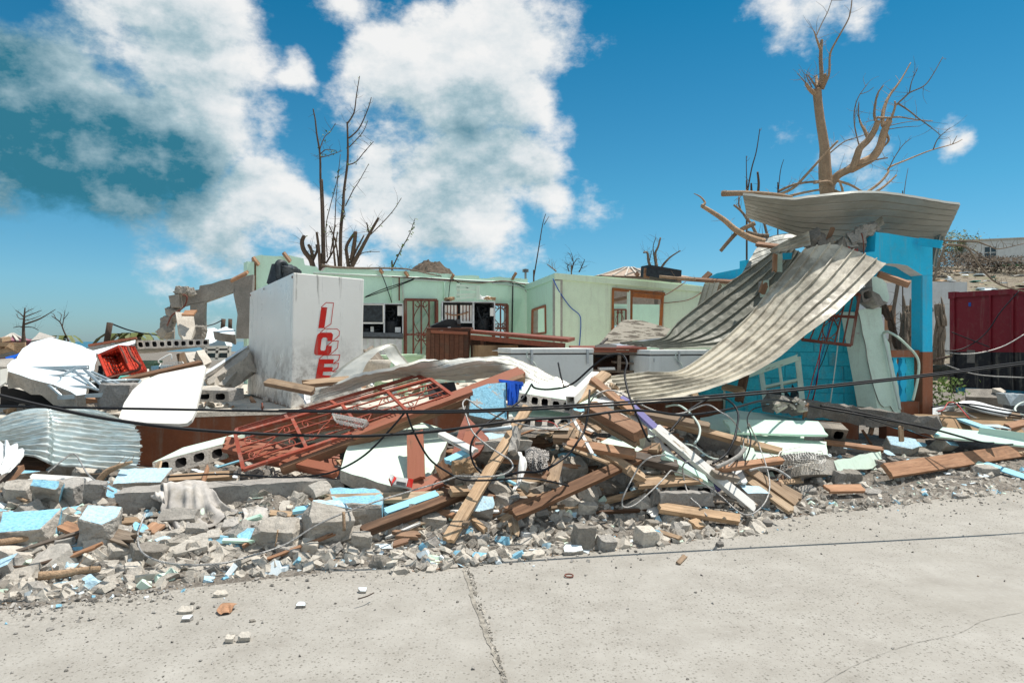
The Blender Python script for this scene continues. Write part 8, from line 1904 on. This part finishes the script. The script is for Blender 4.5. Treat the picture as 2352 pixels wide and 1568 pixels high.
# ================================================================== many lesser chunks: shared meshes
ANCH = [(q(c, x, y), lb) for c, x, y, wpx, dm, kd, rot, lb in BK if len(lb.split()) <= 9]; USED = set()
def near_label(px, py, what):
    for (ax, ay), lb in sorted(ANCH, key=lambda a: (a[0][0]-px)**2+((a[0][1]-py)*1.6)**2)[:9]:
        dx, dy = px-ax, (py-ay)*1.6
        rel = ('right of' if dx > 0 else 'left of') if abs(dx) > abs(dy) else ('in front of' if dy > 0 else 'behind')
        t = f'{what} {rel} the {lb}'
        if t not in USED and len(t.split()) <= 16: USED.add(t); return t
    return None
VAR = {}
for kd in 'gldbmws':
    VAR[kd] = [cut_mesh('chunk_'+kd, (1, .75, .55), 6, 300+ord(kd)*9+v_, [M[m_] for m_ in PM[kd]], kd not in 'gld', .05, .32) for v_ in range(9 if kd in 'gl' else 5)]
LBL = {'g': ('broken grey concrete chunk lying in the roadside rubble', 'grey concrete chunks in the rubble'), 'l': ('pale grey concrete chunk lying in the roadside rubble', 'pale concrete chunks in the rubble'), 'd': ('dark grey concrete chunk lying in the roadside rubble', 'dark concrete chunks in the rubble'),
       'b': ('small blue painted plaster chunk in the roadside rubble', 'blue plaster chunks in the rubble'), 'm': ('small mint painted plaster chunk in the roadside rubble', 'mint plaster chunks in the rubble'), 'w': ('small white plaster chunk in the roadside rubble', 'white plaster chunks in the rubble'), 's': ('small pale blue plaster chunk in the roadside rubble', 'pale blue plaster chunks in the rubble')}
rr = random.Random(77); cnt = 0
while cnt < 300:
    px = rr.uniform(-10, 2360); ey = edge_px(px)
    py = ey+10-(rr.random()**1.25)*(250 if px < 1900 else 130)
    if 850 < px < 1760: py += 35*rr.random()
    p = surf(px, py)
    if p.y > 8.6 or p.y < 4.2: continue
    s_ = rr.choice([.08, .10, .12, .14, .17, .2, .24]) if px < 1750 else rr.choice([.05, .06, .08, .1, .13])
    if py > ey-20: s_ *= .6
    kd = rr.choices('gldbmws', (34, 34, 12, 5, 4, 5, 6))[0]
    lab = near_label(px, py, ('small ' if s_ < .09 else '')+{'g': 'grey chunk', 'l': 'pale grey chunk', 'd': 'dark chunk', 'b': 'blue chip', 'm': 'mint chip', 'w': 'white chip', 's': 'pale blue chip'}[kd])
    put({'g': 'concrete_chunk', 'l': 'concrete_chunk', 'd': 'concrete_chunk'}.get(kd, 'painted_chunk'), rr.choice(VAR[kd]), p+Vector((0, 0, s_*.10)), (rr.uniform(-.6, .6), rr.uniform(-.6, .6), rr.uniform(0, 6.3)), (s_*rr.uniform(.8, 1.3), s_*rr.uniform(.8, 1.2), s_*rr.uniform(.6, 1.2)), lab or LBL[kd][0], 'rubble chunk', LBL[kd][1])
    cnt += 1
# broken boards strewn through the heap
rw_ = random.Random(41); kb = 0
while kb < 125:
    px = rw_.gauss(1350, 330) if rw_.random() < .75 else rw_.uniform(60, 2300); py = edge_px(px)-rw_.uniform(5, 230)
    if px < 0 or px > 2330 or (px > 1850 and py < edge_px(px)-110): continue
    p = surf(px, py)
    if p.y > 8.4: continue
    L_ = rw_.choice([.18, .25, .3, .4, .5, .65, .8]); an = rw_.uniform(-.5, .9) if rw_.random() < .6 else rw_.uniform(0, 3.14); d = Vector((math.cos(an), math.sin(an)*.8, rw_.uniform(-.15, .35))).normalized()*L_/2
    mt = rw_.choices(['wood', 'woodred', 'woodgrey', 'wooddark', 'woodwhite', 'woodblue', 'woodmint'], (9, 5, 4, 3, 2, 1, 1))[0]
    nm = {'wood': 'pale', 'woodred': 'reddish', 'woodgrey': 'grey', 'wooddark': 'dark', 'woodwhite': 'white flaked', 'woodblue': 'blue flaked', 'woodmint': 'mint flaked'}[mt]
    lab = near_label(px, py, f'{nm} broken board')
    if not lab: continue
    plank(p-d+Vector((0, 0, .07)), p+d+Vector((0, 0, .08)), rw_.choice([.02, .03, .045, .06, .08, .10]), rw_.uniform(.012, .04), mt, lab, 'broken_board', 'board', splinter=(.10, .12), twist=rw_.uniform(-.3, .3), group='broken boards in the rubble', up=Vector((rw_.uniform(-.4, .4), -.5, .8)))
    kb += 1
# ================================================================== loose fine rubble, chips, splinters: nobody could count these
def chips(name, n_, mats, wts, place, label, kind='stuff', shape='rock', seed=1):
    r = random.Random(seed); vs = []; fs = []; mi = []
    # a few hull templates
    T = []
    for k in range(10):
        me = cut_mesh('t', (1, .75, .55), 5, 900+k, [M['conc']], False, 0); T.append(([v.co.copy() for v in me.vertices], [tuple(p.vertices) for p in me.polygons])); bpy.data.meshes.remove(me)
    for i in range(n_):
        pl = place(r)
        if pl is None: continue
        p, s_ = pl; tv, tf_ = r.choice(T); b = len(vs)
        E = Matrix.Rotation(r.uniform(0, 6.3), 3, 'Z') @ Matrix.Rotation(r.uniform(-.9, .9), 3, 'X') @ Matrix.Rotation(r.uniform(-.9, .9), 3, 'Y')
        if shape == 'rock': sv = Vector((s_*r.uniform(.7, 1.3), s_*r.uniform(.7, 1.3), s_*r.uniform(.5, 1.1)))
        elif shape == 'flake': sv = Vector((s_, s_*r.uniform(.6, 1.2), s_*.18)); E = Matrix.Rotation(r.uniform(0, 6.3), 3, 'Z') @ Matrix.Rotation(r.uniform(-.4, .4), 3, 'X')
        else: sv = Vector((s_*r.uniform(1, 4), s_*.16, s_*.12)); E = Matrix.Rotation(r.uniform(0, 6.3), 3, 'Z') @ Matrix.Rotation(r.uniform(-.25, .25), 3, 'Y')
        vs += [p+E @ Vector((v.x*sv.x, v.y*sv.y, v.z*sv.z)) for v in tv]; m_ = r.choices(range(len(mats)), wts)[0]
        fs += [tuple(i_+b for i_ in f) for f in tf_]; mi += [m_]*len(tf_)
    o = mesh(name, vs, fs, [M[m_] for m_ in mats], None, mi, center=False); return tag(o, label, name.replace('_', ' ').split(' ')[-1], None, kind)
def pl_heap(smin, smax, power=2.2, band=(-60, 260)):
    def f(r):
        px = r.uniform(-40, 2390); ey = edge_px(px); t = r.random(); py = ey+28-(t**1.2)*(270 if px < 1850 else 150)
        if 900 < px < 1760: py += 30
        p = surf(px, py)
        if p.y > 9 or p.y < 3.5: return None
        s_ = smin+(smax-smin)*r.random()**power
        if px > 1800: s_ *= .7
        return p+Vector((0, 0, s_*.12)), s_
    return f
chips('loose_rubble', 6200, ['conc', 'conc_light', 'conc_dark', 'blue', 'mint', 'whiteslab', 'skyblue'], (38, 40, 13, 2, 2, 3, 2), pl_heap(.02, .12, 1.8), 'loose fine concrete rubble covering the heap', seed=11)
def pl_edge(r):
    px = r.uniform(-40, 2390); ey = edge_px(px); py = ey+abs(r.gauss(0, 30))-12+(14 if 900 < px < 1760 else 0)+(20 if px < 400 else 0)
    if py < 1000 or py > 1560: return None
    x, y = gnd(px, py); p = Vector((x, y, heap(x, y))); s_ = .006+.024*r.random()**2.5; return p+Vector((0, 0, s_*.2)), s_
chips('gravel', 4200, ['conc', 'conc_light', 'conc_dark', 'whiteslab', 'blue'], (38, 34, 22, 4, 2), pl_edge, 'gravel spread along the edge of the road', seed=12)
def pl_road(r):
    px = r.uniform(-40, 2390); ey = edge_px(px); py = ey+r.expovariate(1/70.)
    if py > 1600: return None
    x, y = gnd(px, py); s_ = .004+.014*r.random()**3; return Vector((x, y, s_*.2)), s_
chips('road_grit', 1500, ['conc', 'conc_light', 'conc_dark', 'wood'], (36, 26, 34, 4), pl_road, 'grit scattered over the concrete road', seed=13)
chips('wood_splinters', 1500, ['wood', 'woodred', 'wooddark', 'bark'], (4, 3, 2, 3), pl_heap(.025, .07), 'wood splinters and twigs among the rubble', shape='splinter', seed=14)
chips('plaster_flakes', 480, ['blue', 'skyblue', 'mint', 'whiteslab', 'paper', 'conc_light'], (2, 4, 4, 4, 2, 4), pl_heap(.03, .10, 1.6), 'flakes of painted plaster among the rubble', shape='flake', seed=15)
def pl_joint(r):
    t = r.random(); px = lerp(1062, 1170, t**1.0)+r.gauss(0, 3); py = lerp(1268, 1590, t); x, y = gnd(px, py); s_ = .005+.018*r.random()**3; return Vector((x, y, .004)), s_
chips('joint_gravel', 260, ['conc', 'conc_dark', 'conc_light'], (3, 2, 2), pl_joint, 'gravel caught in the joint of the road', seed=16)
def pl_right(r):
    x = r.uniform(5.5, 17); y = r.uniform(8.5, 22); s_ = .02+.10*r.random()**3; return Vector((x, y, s_*.1)), s_
chips('yard_debris', 900, ['conc', 'conc_light', 'wood', 'whiteslab', 'woodred', 'netgreen', 'paper'], (5, 5, 4, 3, 3, 1, 2), pl_right, 'scattered debris on the ground before the container', seed=17, shape='flake')
def pl_hillside(r):
    p = on_hill(r.uniform(2130, 2400), r.uniform(615, 720)); s_ = .2+.9*r.random()**2; return p+Vector((0, 0, .05)), s_
chips('hillside_debris', 260, ['conc_light', 'wood', 'whiteslab', 'woodgrey', 'netgreen', 'barkgrey'], (4, 4, 4, 3, 1, 4), pl_hillside, 'storm debris strewn over the hillside', seed=18, shape='flake')
def pl_left(r):
    X = r.uniform(-7, 4); Y = r.uniform(8.7, 13)+.32*(X+3.8); s_ = .03+.16*r.random()**2.5; return Vector((X, Y, .73+s_*.15)), s_
chips('floor_debris', 420, ['conc', 'conc_light', 'wood', 'whiteslab', 'woodred', 'cardboard'], (5, 4, 3, 1, 2, 1), pl_left, 'debris scattered over the floor slab', seed=19)
# brown dry leaf on the road, bottle, bark chip
cloth('dry_leaf', [[(500,1396,4.05),(515,1385,4.12),(545,1388,4.1)], [(498,1402,4.02),(520,1396,4.06),(540,1392,4.06)], [(505,1410,3.98),(525,1408,4.0),(530,1404,4.02)]], 'dry brown leaf lying on the open road', 'woodred', 12, 10, .012, 3, 4, c=0, thick=.002)
tag(put('plastic_bottle', cut_mesh('bottle', (1.6, .6, .6), 4, 8, [M['paper']], False, .04, lumpy=.02), S(7, 600, 1370)+Vector((0, 0, .02)), (0, .1, .2), .07), 'crushed clear plastic bottle on the road edge', 'bottle')
tag(tube('metal_ring', [Vector((gnd(1307, 1325)[0]+.028*math.cos(a), gnd(1307, 1325)[1]+.02*math.sin(a), .012+.004*math.sin(a))) for a in [i*.6283 for i in range(11)]], .005, M['rust'], None, 6), 'small rusty metal ring on the open road', 'ring')
plank(Vector((*gnd(1557, 1297), .01)), Vector((*gnd(1575, 1278), .012)), .035, .012, 'wood', 'short bent wood slip on the open road')
plank(Vector((*gnd(1742, 1168), .02)), Vector((*gnd(1770, 1175), .02)), .03, .03, 'wood', 'small wood chip right of the rope loop')
